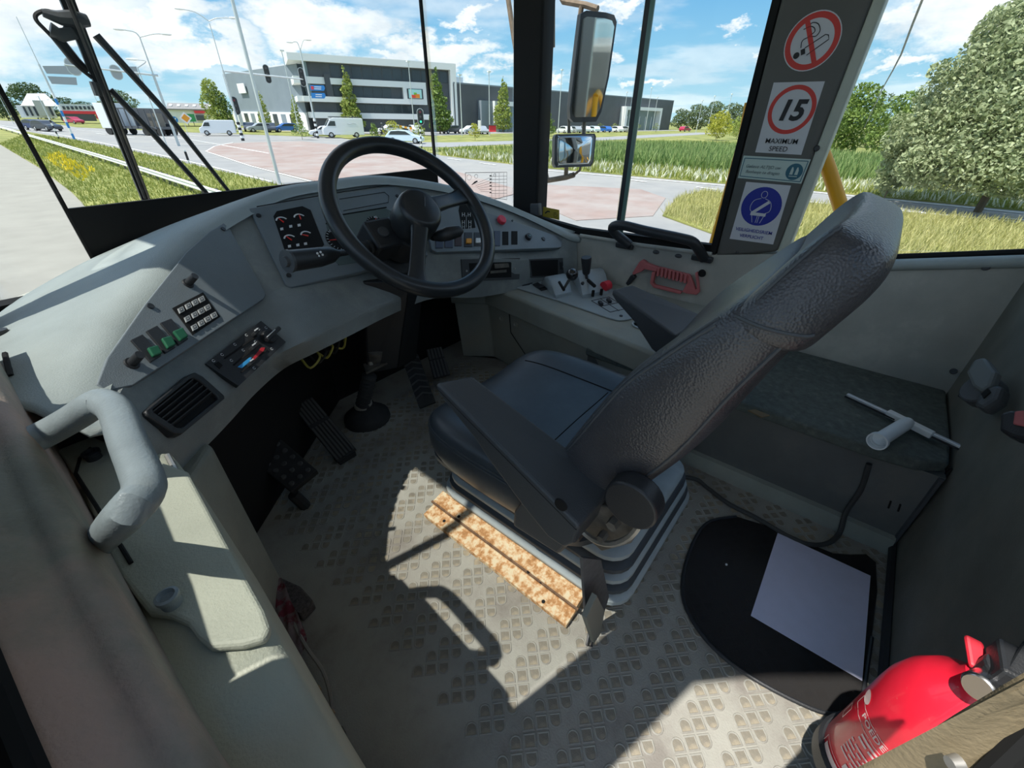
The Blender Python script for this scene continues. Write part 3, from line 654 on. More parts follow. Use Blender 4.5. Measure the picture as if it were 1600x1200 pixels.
# side console with lift-up lid
sc = thing('side_console', 'olive grey side console with a lid below the left window beside the floor edge', 'console', (-.02, .45, 0))
ZC = .55
def cz_(u, v, z=ZC): return P(u, v, 'z', z)
edge = [(300, 750), (365, 868), (430, 990), (472, 1062), (505, 1118), (560, 1215)]
ed = [cz_(u, v, ZC-.004*i*0) for i, (u, v) in enumerate(edge)]
rows = []
for i, p in enumerate(ed):
    zt = ZC-(0 if i < 3 else (.01, .045, .09)[i-3]); q = P(*edge[i], 'z', zt)
    rows.append([V((-.115, q.y, zt)), V((-.06, q.y, zt+.002)), V((q.x-.012, q.y, zt+.001)), V((q.x-.001, q.y, zt-.006)), V((q.x+.002, q.y, zt-.03)), V((q.x+.008, q.y, zt-.25)), V((.022, q.y, 0))])
f = rows[0]; rows = [[V((a.x, .70, a.z)) for a in f]] + rows
rows.append([a+V((0, -.06, -.04 if a.z > 0 else 0)) for a in rows[-1]])
MB().grid(rows).build('console_body', SIDEC, sc, smooth=True, solid=.004, ang=70)
lidpx = [(95, 712), (150, 690), (298, 745), (365, 868), (418, 962), (428, 990), (420, 1008), (385, 1018), (335, 1022), (315, 1006), (300, 985), (272, 972), (240, 968), (190, 905), (135, 770)]
lid = MB().prism([cz_(u, v, ZC+.003) for u, v in lidpx], (0, 0, .012)).build('console_lid', SIDEC, sc, bevel=.005, seg=3)
b = MB(); pz = Plane((0, 0, ZC+.015), UP, V((0, 1, 0))); c = pz.at(270, 944); b.lathe(c, (0, 0, 1), [(.0085, 0), (.009, .003), (.0085, .008), (.0102, .0105), (.0102, .015), (.0075, .016), (.0065, .011), (.0, .011)], 22)
b.build('lid_knob', HANDM, lid, smooth=True, ang=50)
b = MB(); c = pz.at(148, 716); b.lathe(c, (0, 0, 1), [(.009, 0), (.009, .007), (.0105, .008), (.0105, .012), (.0065, .013), (.0055, .008), (0, .008)], 20); b.build('lid_latch', BLACK, lid, smooth=True)
b = MB(); b.tube([cz_(118, 740, ZC+.016), cz_(125, 716, ZC+.016), cz_(142, 700, ZC+.016)], .0022, 6); b.tube([cz_(118, 740, ZC+.016), cz_(150, 790, ZC+.016), cz_(205, 880, ZC+.016)], .0022, 6); b.build('lid_groove', BLACKM, lid)
b = MB(); b.tube([cz_(262, 712, ZC+.006), cz_(296, 776, ZC+.006)], .004, 8); b.build('hinge_rod', STEEL, sc, smooth=True)
b = MB(); b.tube([cz_(300, 782, ZC+.004), cz_(374, 905, ZC+.004)], .006, 8); b.build('hinge_sleeve', SIDEC, sc, smooth=True)
# left grab handle
gh = thing('grab_rail', 'thick worn grey grab handle above the side console at the left door post', 'handle', (0, .5, .65))
hp = [P(-20, 715, 'x', -.10), P(62, 682, 'x', -.062), P(112, 655, 'x', -.03), P(148, 632, 'z', .699), P(165, 630, 'z', .702), P(183, 645, 'z', .703), P(200, 690, 'z', .702), P(219, 735, 'z', .700), P(226, 757, 'z', .699), P(221, 775, 'z', .698), P(195, 805, 'z', .688), P(152, 850, 'x', -.067), P(100, 905, 'x', -.095)]
MB().tube(cr(hp, 4), .0158, 16).build('handle_bar', HANDM, gh, smooth=True)

# ------------------------------------------------------------------ steering wheel and column
WC = V((.745, .945, .747)); tl = math.radians(46); WN = V((0, -math.sin(tl), math.cos(tl))); WX = V((1, 0, 0)); WY = WN.cross(WX)
sw = thing('steering_wheel', 'large black steering wheel with two spokes in front of the driver seat', 'steering wheel', WC)
RW = .222
def wp(a, r=RW, h=0): return WC + (WX*math.cos(a) + WY*math.sin(a))*r + WN*h
MB().tube([wp(2*PI*i/72) for i in range(72)], .0205, 14, True).build('rim', WHEELM, sw, smooth=True, ang=180)
def px(p): d = V(p)-CC; z = d.dot(CD); return (800+FPX*d.dot(CR)/z, 600-FPX*d.dot(CU)/z)
def ang_at(u, v): return min((math.hypot(px(wp(a))[0]-u, px(wp(a))[1]-v), a) for a in [i*PI/180 for i in range(360)])[1]
for (u, v) in ((650, 452), (738, 296)):
    a = ang_at(u, v); d = (WX*math.cos(a) + WY*math.sin(a)); t = WN.cross(d); rings = []
    for r, w, th, h in ((.03, .026, .014, .020), (.07, .022, .012, .018), (.12, .020, .009, .008), (.17, .021, .009, -.002), (.20, .026, .010, -.003), (.222, .034, .011, -.003)):
        rings.append(rrect(WC+d*r+WN*h, t, WN, w, th, th*.8, 3))
    MB().loft(rings).build('spoke', WHEELM, sw, smooth=True, ang=60)
hb = MB(); hb.lathe(WC-WN*.035, WN, [(.050, -.02), (.060, .0), (.062, .03), (.060, .06), (.054, .073), (.046, .076), (0, .078)], 32); hb.build('hub', WHEELM, sw, smooth=True, ang=50)
MB().tube([WC+WN*.0432+WX*.004-WY*.004, WC+WN*.0432+WX*.022+WY*.022], .0011, 5).build('hub_emblem', mat('emboss_black', (.05, .052, .056), .35), sw, smooth=True)
colm = thing('steering_column', 'black steering column with stalks and bellows below the steering wheel', 'steering column', (.745, 1.1, 0))
CA = -WN
b = MB(); b.lathe(WC+CA*.05, CA, [(.040, 0), (.056, .01), (.058, .05), (.055, .09), (.045, .10)], 24); b.build('column_head', BLACK, colm, smooth=True)
bx = M((WX, WY, WN)).transposed()
b = MB(); b.box(WC+CA*.085+V((-.075, .01, 0)), (.085, .085, .075), bx); b.build('ignition_housing', BLACK, colm, bevel=.008)
b = MB(); c = WC+CA*.047+V((-.082, .008, 0)); b.cyl(c, c+WN*.004, .015, .014, 18); b.build('ignition_lock', DGREY, colm, smooth=True)
b = MB(); c0 = P(582, 389, 'y', 1.0); c1 = P(556, 391, 'y', .99)
for k in range(4): q = c0.lerp(c1, k/3.4); b.cyl(q, q+(c1-c0).normalized()*.006, .026-.003*k, None, 16)
b.cyl(c0, c1, .018, .012, 12); b.build('stalk_boot', RUB, colm, smooth=True)
s0, s1, s2, s3_ = P(560, 392, 'y', .985), P(528, 396, 'y', .965), P(498, 402, 'y', .955), P(452, 408, 'y', .94)
b = MB(); b.tube([s0, s1], [.006, .008], 10); b.tube([s1, s1.lerp(s2, .4), s2], [.009, .019, .022], 14); b.tube([s2, s3_], [.022, .023], 16); b.build('multifunction_stalk', BLACK, colm, smooth=True)
b = MB(); d = (s3_-s2).normalized(); b.tube([s3_, s3_+d*.006], .0245, 16); b.tube([s3_+d*.006, s3_+d*.012], [.012, .010], 12); b.build('stalk_ring', DGREY, colm, smooth=True)
b = MB()
for (u, v) in ((496, 396), (501, 394), (504, 398), (498, 400), (494, 402)):
    p = P(u, v, 'y', .94); b.sphere(p+(CC-p).normalized()*.008, .0028, 8, 5)
b.build('stalk_print', SCALE, colm, kind='stuff')
r0, r1, r2 = P(678, 371, 'y', .93), P(700, 365, 'y', .9), P(718, 361, 'y', .885)
b = MB(); b.tube([WC+CA*.08+V((.05, 0, 0)), r0], [.010, .010], 10); b.tube([r0, r0.lerp(r1, .4), r1, r2, r2+(r2-r1)*.3], [.010, .016, .019, .015, .006], 14); b.build('right_stalk', BLACK, colm, smooth=True)
# gaiter rings between column head and shroud
for k in range(3):
    c = WC+CA*(.16+.018*k)+V((-.01, 0, 0)); b = MB(); b.loft([rrect(c+WN*h, WX, WY, .085-.006*k+g, .075-.004*k+g, .03, 4) for h, g in ((.007, -.004), (.003, 0), (-.003, 0), (-.007, -.004))]); b.build('column_gaiter', RUB, colm, smooth=True)
q = [P(568, 440, 'y', 1.09), P(642, 440, 'y', 1.03), P(622, 575, 'y', 1.13), P(574, 585, 'y', 1.2)]
b = MB(); b.prism(q, (.02, .10, .0)); b.build('column_shroud', BLACK, colm, bevel=.006)
b = MB(); b.prism([P(640, 445, 'y', 1.03), P(660, 455, 'y', 1.1), P(650, 560, 'y', 1.2), P(622, 575, 'y', 1.13)], (.0, .04, 0)); b.build('shroud_side', BLACKM, colm)
q = [P(568, 572, 'z', .235), P(622, 548, 'z', .235), P(632, 556, 'z', .235), P(573, 585, 'z', .235)]
MB().prism(q, (0, 0, .008)).build('column_bracket', STEELD, colm)
b = MB(); b.cyl(P(586, 570, 'z', .22), P(586, 545, 'z', .30), .028, .028, 16); b.build('column_tube', STEELD, colm, smooth=True)
for (u, v) in ((580, 569), (603, 558)):
    p = P(u, v, 'z', .243); MB().cyl(p, p+V((0, 0, .012)), .010, .009, 6).build('bracket_bolt', STEEL, colm)
b = MB(); p0, p1 = P(566, 634, 'z', .075), P(578, 585, 'z', .215)
n_ = 9
b.tube([p0.lerp(p1, t/(2*n_)) for t in range(2*n_+1)], [(.026 if t % 2 else .018) for t in range(2*n_+1)], 16); b.build('shaft_bellows', RUB, colm, smooth=True, ang=80)
b = MB(); c = P(567, 630, 'z', .075); b.cyl(c-V((0, 0, .012)), c+V((0, 0, .016)), .033, .033, 20); b.build('shaft_collar', mat('dusty_collar', (.26, .25, .22), .6), colm, smooth=True)
b = MB(); b.lathe((c.x+.005, c.y, 0), (0, 0, 1), [(.085, 0), (.082, .02), (.052, .045), (.036, .055), (.034, .07)], 24); b.build('floor_boot', RUB, colm, smooth=True, ang=50)
# loose wires under the dash
WIRE = mat('yellow_wire', (.35, .30, .06), .5)
random.seed(4)
wr_ = thing('wiring_loom', 'loose yellow and black wires hanging under the dash left of the column', 'wires', P(500, 555, 'y', 1.15))
for k in range(5):
    pts = [P(470+k*14, 560-k*4, 'y', 1.16), P(485+k*13, 575-k*8, 'y', 1.12+.01*k), P(500+k*10, 558-k*8, 'y', 1.13), P(490+k*12, 545-k*3, 'y', 1.16)]
    MB().tube(cr(pts, 4), .0035, 5).build('wire', WIRE if k % 2 == 0 else RUB, wr_, smooth=True)
# ------------------------------------------------------------------ pedals
def padquad(px4, zs): return [P(u, v, 'z', z) for (u, v), z in zip(px4, zs)]
def pedal(name, label, px4, zs, th, ribs=0, dots=None, mats=None):
    q = padquad(px4, zs); n = (q[1]-q[0]).cross(q[3]-q[0]).normalized()
    if n.z < 0: n = -n
    t = thing(name, label, 'pedal', V((sum(p.x for p in q)/4, sum(p.y for p in q)/4, 0)))
    MB().prism([p-n*th for p in q], n*th).build('pedal_plate', mats or RUB, t, bevel=.003)
    for k in range(ribs):
        f = (k+.5)/ribs; a, c = q[0].lerp(q[1], f), q[3].lerp(q[2], f)
        for s, e in ((.03, .36), (.42, .97)): MB().prism([a.lerp(c, s)-(q[1]-q[0])*.28/ribs, a.lerp(c, s)+(q[1]-q[0])*.28/ribs, a.lerp(c, e)+(q[1]-q[0])*.28/ribs, a.lerp(c, e)-(q[1]-q[0])*.28/ribs], n*.005).build('rib', mat('worn_rubber', (.05, .05, .048), .7), t)
    if dots:
        for i in range(dots[0]):
            for j in range(dots[1]):
                a = q[0].lerp(q[1], (i+.6)/(dots[0]+.2)); c = q[3].lerp(q[2], (i+.6)/(dots[0]+.2)); p = a.lerp(c, (j+.6)/(dots[1]+.2))
                MB().cyl(p-n*.001, p+n*.004, .009, .006, 10).build('stud', mat('worn_rubber', (.05, .05, .048), .7), t, smooth=True)
    return t, q, n
t, q, n = pedal('brake_pedal', 'square studded black rubber pedal furthest left on the floor', [(392, 717), (434, 682), (496, 735), (455, 768)], (.13, .15, .10, .08), .022, dots=(3, 5))
MB().tube([q[3]-n*.02, V((q[3].x+.02, q[3].y-.0, .0))], .016, 8).build('pedal_foot', RUB, t, smooth=True)
MB().tube([q[0].lerp(q[3], .05)-n*.004, q[0].lerp(q[3], .25)-n*.004], .005, 8).build('worn_edge', WHITE, t, smooth=True)
t, q, n = pedal('treadle_pedal', 'long ribbed black treadle pedal beside the column boot', [(456, 635), (487, 619), (557, 702), (528, 723)], (.16, .17, .03, .02), .012, ribs=6)
MB().box2(q[3].lerp(q[2], .5)-V((.03, .0, .02)), q[3].lerp(q[2], .5)+V((.03, .04, -.002))).build('pedal_hinge', RUB, t)
t, q, n = pedal('hanging_pedal', 'long arched dark pedal with chevron tread left of the seat front', [(626, 556), (652, 552), (680, 628), (655, 638)], (.16, .17, .05, .035), .014)
for k in range(7):
    f = (k+.8)/8.2; a, c = q[0].lerp(q[3], f), q[1].lerp(q[2], f); m_ = a.lerp(c, .5)+(q[0]-q[3])*.06
    MB().tube([a+n*.002, m_+n*.003, c+n*.002], .0035, 5).build('chevron', mat('worn_rubber', (.05, .05, .048), .7), t)
t, q, n = pedal('accelerator_pedal', 'narrow ribbed accelerator pedal in front of the seat cushion', [(666, 546), (690, 541), (704, 585), (678, 592)], (.14, .14, .05, .05), .012, ribs=5)

# ------------------------------------------------------------------ right console
rc = thing('control_console', 'grey green control console with levers along the right wall', 'console', (1.4, .75, 0))
E0, E1 = P(757, 445, 'z', .37), P(1046, 562, 'z', .37)
foot = [(1.02-.0, 1.22), (E0.x, E0.y), (E1.x, E1.y), (1.6, E1.y), (1.6, .97), (1.5, 1.03), (1.25, 1.25)]
foot = [(E0.x-.09, E0.y+.12), (E0.x, E0.y), (E1.x, E1.y), (1.598, E1.y), (1.598, .93), (1.52, .97), (1.36, 1.02), (E0.x+.0, E0.y+.12)]
MB().loft([[(x+(.05 if i in (0, 1, 2) else 0), y, 0) for i, (x, y) in enumerate(foot)], [(x+(.02 if i < 3 else 0), y, .28) for i, (x, y) in enumerate(foot)], [(x, y, .285) for x, y in foot], [(x, y, .362) for x, y in foot], [(x+(.01 if i < 3 else 0), y+(.01 if i == 2 else 0), .370) for i, (x, y) in enumerate(foot)]]).build('console_body', CONS, rc, bevel=.004)
ci, cdir = V((E1.x-E0.x, E1.y-E0.y, 0)), V((E1.x-E0.x, E1.y-E0.y, 0)).normalized(); nl = V((cdir.y, -cdir.x, 0))
if nl.x > 0: nl = -nl
pS = Plane(V((E0.x, E0.y, .28))-nl*.016, nl)
b = MB(); b.tube([pS.at(778, 480, .0), pS.at(900, 522, .0), pS.at(1046, 574, .0)], .0022, 4); b.build('panel_seam', BLACKM, rc)
b = MB(); b.tube([pS.at(795, 488, -.002), pS.at(797, 520, -.004), pS.at(818, 560, -.02)], .0022, 4); b.build('panel_seam', BLACKM, rc)
for u, v in ((783, 498), (805, 507)):
    p = pS.at(u, v, -.004); b = MB(); b.lathe(p, nl, [(.012, 0), (.012, .006), (.008, .007), (.006, .003), (0, .003)], 14); b.build('quarter_turn_fastener', CONS, rc, smooth=True)
pK = Plane((0, 0, .372), UP, V((0, 1, 0)))
CPX = [(782, 441), (800, 438), (872, 430), (962, 455), (1040, 480), (1010, 492), (980, 501), (966, 502), (948, 497), (870, 470), (800, 449)]
kp_ = pK.poly(MB(), CPX, -.001, .005).build('control_plate', mat('console_plate_grey', (.25, .28, .285), .4, var=.06, vs=8, bump=.2, bs=400), rc, bevel=.003)
def hump(pxbase, hgt, name, m_):
    base = [pK.at(u, v, .004) for u, v in pxbase]     # front-left, front-right, rear-right, rear-left
    fl_, fr, rr, rl = base; rings = []
    for t, h in ((0, .004), (.06, .35), (.2, .78), (.4, 1.), (.6, .95), (.8, .66), (.94, .3), (1, .25), (1.0, .004)):
        a, c = fl_.lerp(rl, t), fr.lerp(rr, t); hh = hgt*h
        rings.append([a, a+UP*hh*.85, a.lerp(c, .08)+UP*hh, a.lerp(c, .92)+UP*hh, c+UP*hh*.85, c])
    return MB().loft(rings).build(name, m_, rc, smooth=True, ang=45)
LG = mat('lever_housing_grey', (.27, .30, .31), .35, var=.05, vs=8)
h1 = hump([(845, 444), (878, 438), (893, 462), (868, 468)], .050, 'lever_housing', LG)
h2 = hump([(893, 436), (935, 430), (951, 461), (910, 468)], .060, 'lever_housing', LG)
def onv(u, v, z): return P(u, v, 'z', z)
b = MB(); b.tube([onv(881, 451, .40), onv(890, 436, .452)], .0055, 8); b.build('lever_stick', STEELD, rc, smooth=True)
b = MB(); b.sphere(onv(894, 429, .468), .023, 20, 12); b.build('lever_ball', mat('gloss_black', (.012, .012, .013), .12, coat=.5), rc, smooth=True)
b = MB(); b.tube([onv(881, 453, .424), onv(874, 441, .430)], .006, 6); b.build('lever_slot', BLACKM, rc)
b = MB(); b.tube([onv(919, 438, .424), onv(929, 447, .426)], .007, 6); b.build('lever_slot', BLACKM, rc)
b = MB(); q0, q1 = onv(916, 428, .44), onv(916, 402, .508); b.tube([onv(917, 436, .425), q0], [.006, .006], 8); b.tube([q0, q0.lerp(q1, .08), q1.lerp(q0, .06), q1], [.012, .015, .021, .019], 16); b.build('gear_lever_knob', BLACK, rc, smooth=True, ang=50)
b = MB(); p = onv(947, 446, .405); b.cyl(p-V((.02, .0, 0)), p+V((.008, -.008, .002)), .020, .019, 16); b.build('red_button', REDP, rc, smooth=True, label='round red button on the console housing')
for u, v in ((925, 457), (938, 455)):
    p = onv(u, v, .395); b = MB(); b.box(p+V((-.006, -.008, 0)), (.010, .010, .026)); b.build('side_switch', BLACKM, rc, bevel=.002)
p = onv(910, 443, .425); MB().cyl(p, p+V((-.002, -.004, .004)), .007, .006, 12).build('lamp_lens', BLACK, rc)
for q in ([(807, 443), (829, 440), (832, 445), (815, 448)], [(832, 447), (840, 444), (856, 454), (846, 457)], [(812, 446), (826, 443), (828, 447), (816, 449)]):
    pK.poly(MB(), q, .005, .009).build('console_switch', BLACK, kp_, bevel=.001)
pK.poly(MB(), [(838, 451), (846, 449), (851, 453), (843, 455)], .009, .015).build('console_switch', BLACK, kp_, bevel=.001)
b = MB()
for a, c in (((924, 472), (953, 490)), ((938, 469), (967, 488)), ((951, 466), (980, 484)), ((924, 472), (951, 466)), ((938, 481), (966, 475)), ((953, 490), (980, 484))): pK.line(b, [a, c], .0014, .0055)
b.build('shift_pattern', INK, kp_)
for u, v in ((938, 478), (951, 474)):
    p = pK.at(u, v, .005); b = MB(); b.box(p+V((0, 0, .006)), (.03, .014, .012), M.Rotation(.8, 3, 'Z')); b.build('console_rocker', BLACK, kp_, bevel=.003)
for (u, v) in ((970, 496), (797, 441)):
    b = MB(); pK.disc(b, u, v, .006, .005, .008, n=12); b.build('screw', BLACK, kp_)
b = MB(); c = pK.at(1004, 508, 0); b.lathe(c, (0, 0, 1), [(.036, 0), (.036, .004), (.031, .005), (.029, -.0), (0, -.0)], 26); b.build('cup_ring', LG, rc, smooth=True)

# ------------------------------------------------------------------ right grab bar, rescue hammer
gb = thing('grab_bar', 'black grab bar with bent ends on the right window sill', 'handle', (1.58, .6, .56))
pts = [P(984, 383, 'x', 1.585), P(963, 366, 'x', 1.565), P(957, 355, 'x', 1.55), P(972, 352, 'x', 1.54), P(1010, 361, 'x', 1.535), P(1062, 372, 'x', 1.535), P(1082, 378, 'x', 1.54), P(1092, 390, 'x', 1.56), P(1100, 404, 'x', 1.59)]
MB().tube(cr(pts, 4), .0175, 14).build('bar', BLACK, gb, smooth=True)
for u, v in ((976, 384), (1097, 404)):
    p = P(u, v, 'x', 1.592); b = MB(); b.box(p, (.02, .075, .022)); b.build('bar_foot', BLACK, gb, bevel=.006)
eh = thing('rescue_hammer', 'faded red rescue hammer with belt cutter hung on the right wall', 'hammer', (1.585, .45, .5))
pH = Plane((1.588, .4, .45), (-1, 0, 0))
def hz(x, y): return (780+x/5, 380+y/5)
def hpoly(pts, h0, h1, name, m_=PINKT, bv=.003): return pH.poly(MB(), [hz(*p) for p in pts], h0, h1).build(name, m_, eh, bevel=bv)
hpoly([(1108, 140), (1130, 122), (1152, 132), (1170, 150), (1255, 180), (1245, 215), (1150, 195), (1125, 215), (1062, 240), (1055, 225)], 0, .02, 'hammer_head')
hpoly([(1205, 215), (1235, 215), (1215, 300), (1230, 318), (1440, 370), (1425, 392), (1215, 340), (1188, 305)], 0, .016, 'hand_guard')
hpoly([(1255, 178), (1500, 240), (1490, 300), (1240, 240)], 0, .012, 'grip_core')
for k in range(8):
    x = 1255+k*30; hpoly([(x, 178+k*7.5), (x+17, 183+k*7.5), (x+8, 250+k*7.5), (x-10, 246+k*7.5)], .010, .024, 'grip_rib', bv=.002)
hpoly([(1500, 238), (1478, 300), (1440, 372), (1470, 385), (1550, 397), (1575, 375), (1557, 215), (1540, 225), (1555, 345), (1545, 352)], 0, .016, 'belt_cutter')
hpoly([(1062, 235), (1040, 245), (1003, 305), (1020, 325), (1040, 310), (1080, 260)], .0, .02, 'hammer_tip', BLACK)
b = MB(); p = pH.at(*hz(1585, 235), 0); b.cyl(p, p+V((-.006, 0, 0)), .014, .012, 14); tag(b.build('wall_plug', BLACKM), 'round black plug in the right wall behind the red rescue hammer', 'plug')
# ------------------------------------------------------------------ driver seat
XS = .752
st = thing('driver_seat', 'black leather driver seat with armrests on a grey suspension in the middle of the cab', 'seat', (XS, .45, 0))
def sect(yf, zf, yr, zr, hw, bul=.0, k=10):
    "closed ring of one backrest section: front face slightly hollow, sides rounded"
    f, r = V((0, yf, zf)), V((0, yr, zr)); m_ = f.lerp(r, .5); out = []
    for x, t in ((-1, .42), (-.985, .12), (-.90, .0), (-.62, .04+bul), (0, .10+bul), (.62, .04+bul), (.90, .0), (.985, .12), (1, .42), (.97, .80), (.86, 1), (.4, 1.02), (-.4, 1.02), (-.86, 1), (-.97, .80)):
        p = f.lerp(r, t); out.append(V((XS+x*hw, p.y, p.z)))
    return out
secs = [(.36, .335, .20, .30, .225), (.335, .385, .168, .37, .242), (.287, .49, .13, .455, .252), (.25, .57, .095, .52, .254), (.21, .65, .064, .60, .25), (.142, .73, .030, .71, .242), (.095, .785, .004, .775, .232), (.080, .80, -.002, .79, .20)]
bko = MB().loft([sect(*s) for s in secs]).build('backrest', LEATHER, st, smooth=True, sub=2, ang=180)
def surf_of(o):
    bpy.context.view_layer.update(); ev = o.evaluated_get(bpy.context.evaluated_depsgraph_get()); me = ev.to_mesh()
    w = W[o]; t = BVHTree.FromPolygons([tuple(w @ v.co) for v in me.vertices], [tuple(p.vertices) for p in me.polygons]); ev.to_mesh_clear(); return t
TB = surf_of(bko)
hs = [(.110, .745, .010, .735, .19), (.116, .748, .004, .737, .232), (.100, .770, -.004, .757, .236), (.078, .805, -.018, .785, .224), (.058, .842, -.034, .815, .205), (.038, .868, -.036, .845, .190), (.022, .880, -.026, .862, .165)]
hr = MB().loft([sect(*s, bul=.03) for s in hs]).build('headrest', LEATHER, st, smooth=True, sub=2, ang=180)
TH = surf_of(hr)
def seam(pts, name='seam', r=.0028, par=None, m_=STITCH, tree=None):
    pts = [(tree or TB).find_nearest(q)[0] for q in cr(pts, 5)]; return MB().tube(pts, r, 6).build(name, m_, par or st, smooth=True)
for dx, dz in ((-.003, .0), (.010, .006), ):
    seam([(XS-.243+dx, .345, .385+dz), (XS-.253+dx, .290+dx*.2, .49+dz), (XS-.255+dx, .252, .57+dz), (XS-.251+dx, .212, .65+dz), (XS-.243+dx, .144, .73+dz), (XS-.236+dx, .112, .765+dz)], r=.0022)
seam([(XS-.25, .168, .39), (XS-.254, .132, .455), (XS-.256, .098, .52), (XS-.252, .068, .60), (XS-.244, .033, .71), (XS-.236, .010, .765)], r=.003)
seam([(XS-.228, .079, .803), (XS-.212, .061, .835), (XS-.186, .041, .88), (XS-.163, .024, .907)], par=hr, r=.0022, tree=TH)
seam([(XS-.226, .094, .775), (XS-.236, .05, .770), (XS-.226, -.006, .766)], par=hr, r=.0025, tree=TH)
# cushion
def csec(y, hw, zt, zb, dip=.012):
    out = []
    for x, z in ((-1, .45), (-.99, .82), (-.93, 1.0), (-.72, .97), (-.55, .90), (0, .86), (.55, .90), (.72, .97), (.93, 1.0), (.99, .82), (1, .45), (.95, .1), (.8, 0), (0, 0), (-.8, 0), (-.95, .1)):
        out.append(V((XS+x*hw, y, zb+(zt-zb)*z)))
    return out
cs = [(.23, .235, .325, .20), (.30, .268, .345, .19), (.45, .278, .345, .185), (.60, .278, .345, .19), (.68, .262, .342, .20), (.725, .225, .325, .215), (.745, .16, .30, .24)]
MB().loft([csec(*c) for c in cs]).build('cushion', LEATHERS, st, smooth=True, sub=2, ang=180); TCU = surf_of(bpy.data.objects['cushion'])
for z0, dx in ((.318, .004), (.309, .006)):
    seam([(XS-.268-dx, .28, z0-.01), (XS-.276-dx, .40, z0), (XS-.277-dx, .55, z0), (XS-.270-dx*.6, .645, z0), (XS-.235, .710, z0-.004), (XS-.16, .742, z0-.012)], r=.0025, tree=TCU)
for sx in (-1, 1): seam([(XS+sx*.160, .30, .329), (XS+sx*.160, .45, .332), (XS+sx*.158, .60, .332), (XS+sx*.15, .69, .326)], r=.002, m_=BLACKM, tree=TCU)
seam([(XS-.15, .40, .322), (XS, .405, .318), (XS+.15, .40, .322)], r=.0015, m_=BLACKM, tree=TCU)
MB().loft([rrect((XS, .47, z), (1, 0, 0), (0, 1, 0), hw, hl, .07, 4) for z, hw, hl in ((.185, .235, .235), (.20, .25, .25), (.222, .255, .25))]).build('cushion_pan', DGREY, st, smooth=True)
# suspension bellows and top plates
for k, (z, g, m_) in enumerate(((.165, .0, GREYB), (.135, .008, DGREY), (.11, .014, GREYB), (.085, .020, DGREY), (.06, .028, GREYB))):
    b = MB(); c = (XS+.005, .42, z)
    b.loft([rrect((c[0], c[1], z+dz), (1, 0, 0), (0, 1, 0), .205+g+e, .265+g+e, .06, 5) for dz, e in ((.013, -.012), (.006, 0), (-.006, 0), (-.013, -.012))])
    b.build('bellows_fold', m_, st, smooth=True, ang=60)
MB().box2((XS-.2, .2, 0), (XS+.2, .66, .06)).build('seat_base', BLACKM, st)
# rusty mounting rails
for sx in (-1, 1):
    xo = XS+sx*.30; xi = XS+sx*.215; s_ = -sx
    b = MB(); prof = [(xo, .018), (xo+s_*.036, .024), (xo+s_*.040, .040), (xo+s_*.078, .048), (xo+s_*.080, .030), (xo+s_*.05, .012), (xo, .004)]
    b.loft([[V((x, y, z)) for x, z in prof] for y in (.215, .45, .70)])
    rl = b.build('mounting_rail', RUST, st, bevel=.0015)
    if sx < 0:
        RB = BVHTree.FromPolygons([tuple(q) for q in b.v], b.f)
        for (u, v) in ((694, 814), (717, 807), (826, 893), (846, 909), (849, 940)):
            h_ = RB.ray_cast(CC, ray(u, v).normalized(), 5); p = h_[0] if h_[0] else P(u, v, 'z', .04)
            MB().cyl(p-V((0, 0, .002)), p+V((0, 0, .0008)), .0045, None, 10).build('bolt_hole', BLACKM, rl)
        b = MB(); b.tube([(xo+s_*.0385, .21, .0335), (xo+s_*.0385, .705, .0335)], .004, 5); b.build('rail_groove', mat('rust_brown', (.12, .07, .04), .9, var=.4, vs=60), rl)
# armrests
def arm(FL, FR, RL, RR, low, name='armrest'):
    "top quad plus a list of lower-edge points along the outer side"
    x_in = (FR-FL); nrm = (FR-FL).cross(RL-FL).normalized()
    if nrm.z < 0: nrm = -nrm
    a = MB(); outer = [FL-nrm*.004, RL-nrm*.004] + low
    ring0 = [FL] + [RL] + low; n_ = len(ring0)
    inner = []
    for p in ring0:
        t = max(0, min(1, (p-FL).dot(RL-FL)/(RL-FL).length_squared)); w = FR.lerp(RR, t)-FL.lerp(RL, t); inner.append(p+w)
    a.loft([ring0, inner]); return a.build(name, ARMM, st, bevel=.006, seg=3)
FL, FR = P(680, 597, 'z', .545), P(738, 586, 'z', .545); RL, RR = P(905, 824, 'z', .40), P(962, 757, 'z', .40)
dv_ = (RL-FL); dn_ = V((0, 0, -1))
low = [RL+V((0, .006, -.05)), RL-dv_*.07+V((0, 0, -.088)), RL-dv_*.18+V((0, 0, -.105)), RL-dv_*.36+V((0, 0, -.092)), RL-dv_*.62+V((0, 0, -.060)), RL-dv_*.70+V((0, 0, -.045)), FL+dv_*.05+V((0, 0, -.026)), FL+V((0, 0, -.018))]
aL = arm(FL, FR, RL, RR, low)
n_ = (FR-FL).cross(RL-FL).normalized(); n_ = n_ if n_.z > 0 else -n_
b = MB(); b.tube([FL-n_*.012+V((-.0015, 0, 0)), RL-n_*.012+V((-.0015, 0, 0))], .0018, 5); b.build('parting_line', BLACKM, aL)
b = MB(); c = P(877, 788, 'x', RL.x+.002); b.cyl(c, c-V((.0035, 0, 0)), .0125, .0115, 18); b.build('pivot_cap', BLACKM, aL, smooth=True)
FL2, FR2 = P(956, 452, 'z', .575), P(988, 444, 'z', .575); RL2, RR2 = P(1056, 524, 'z', .47), P(1106, 496, 'z', .47)
dv2 = RL2-FL2
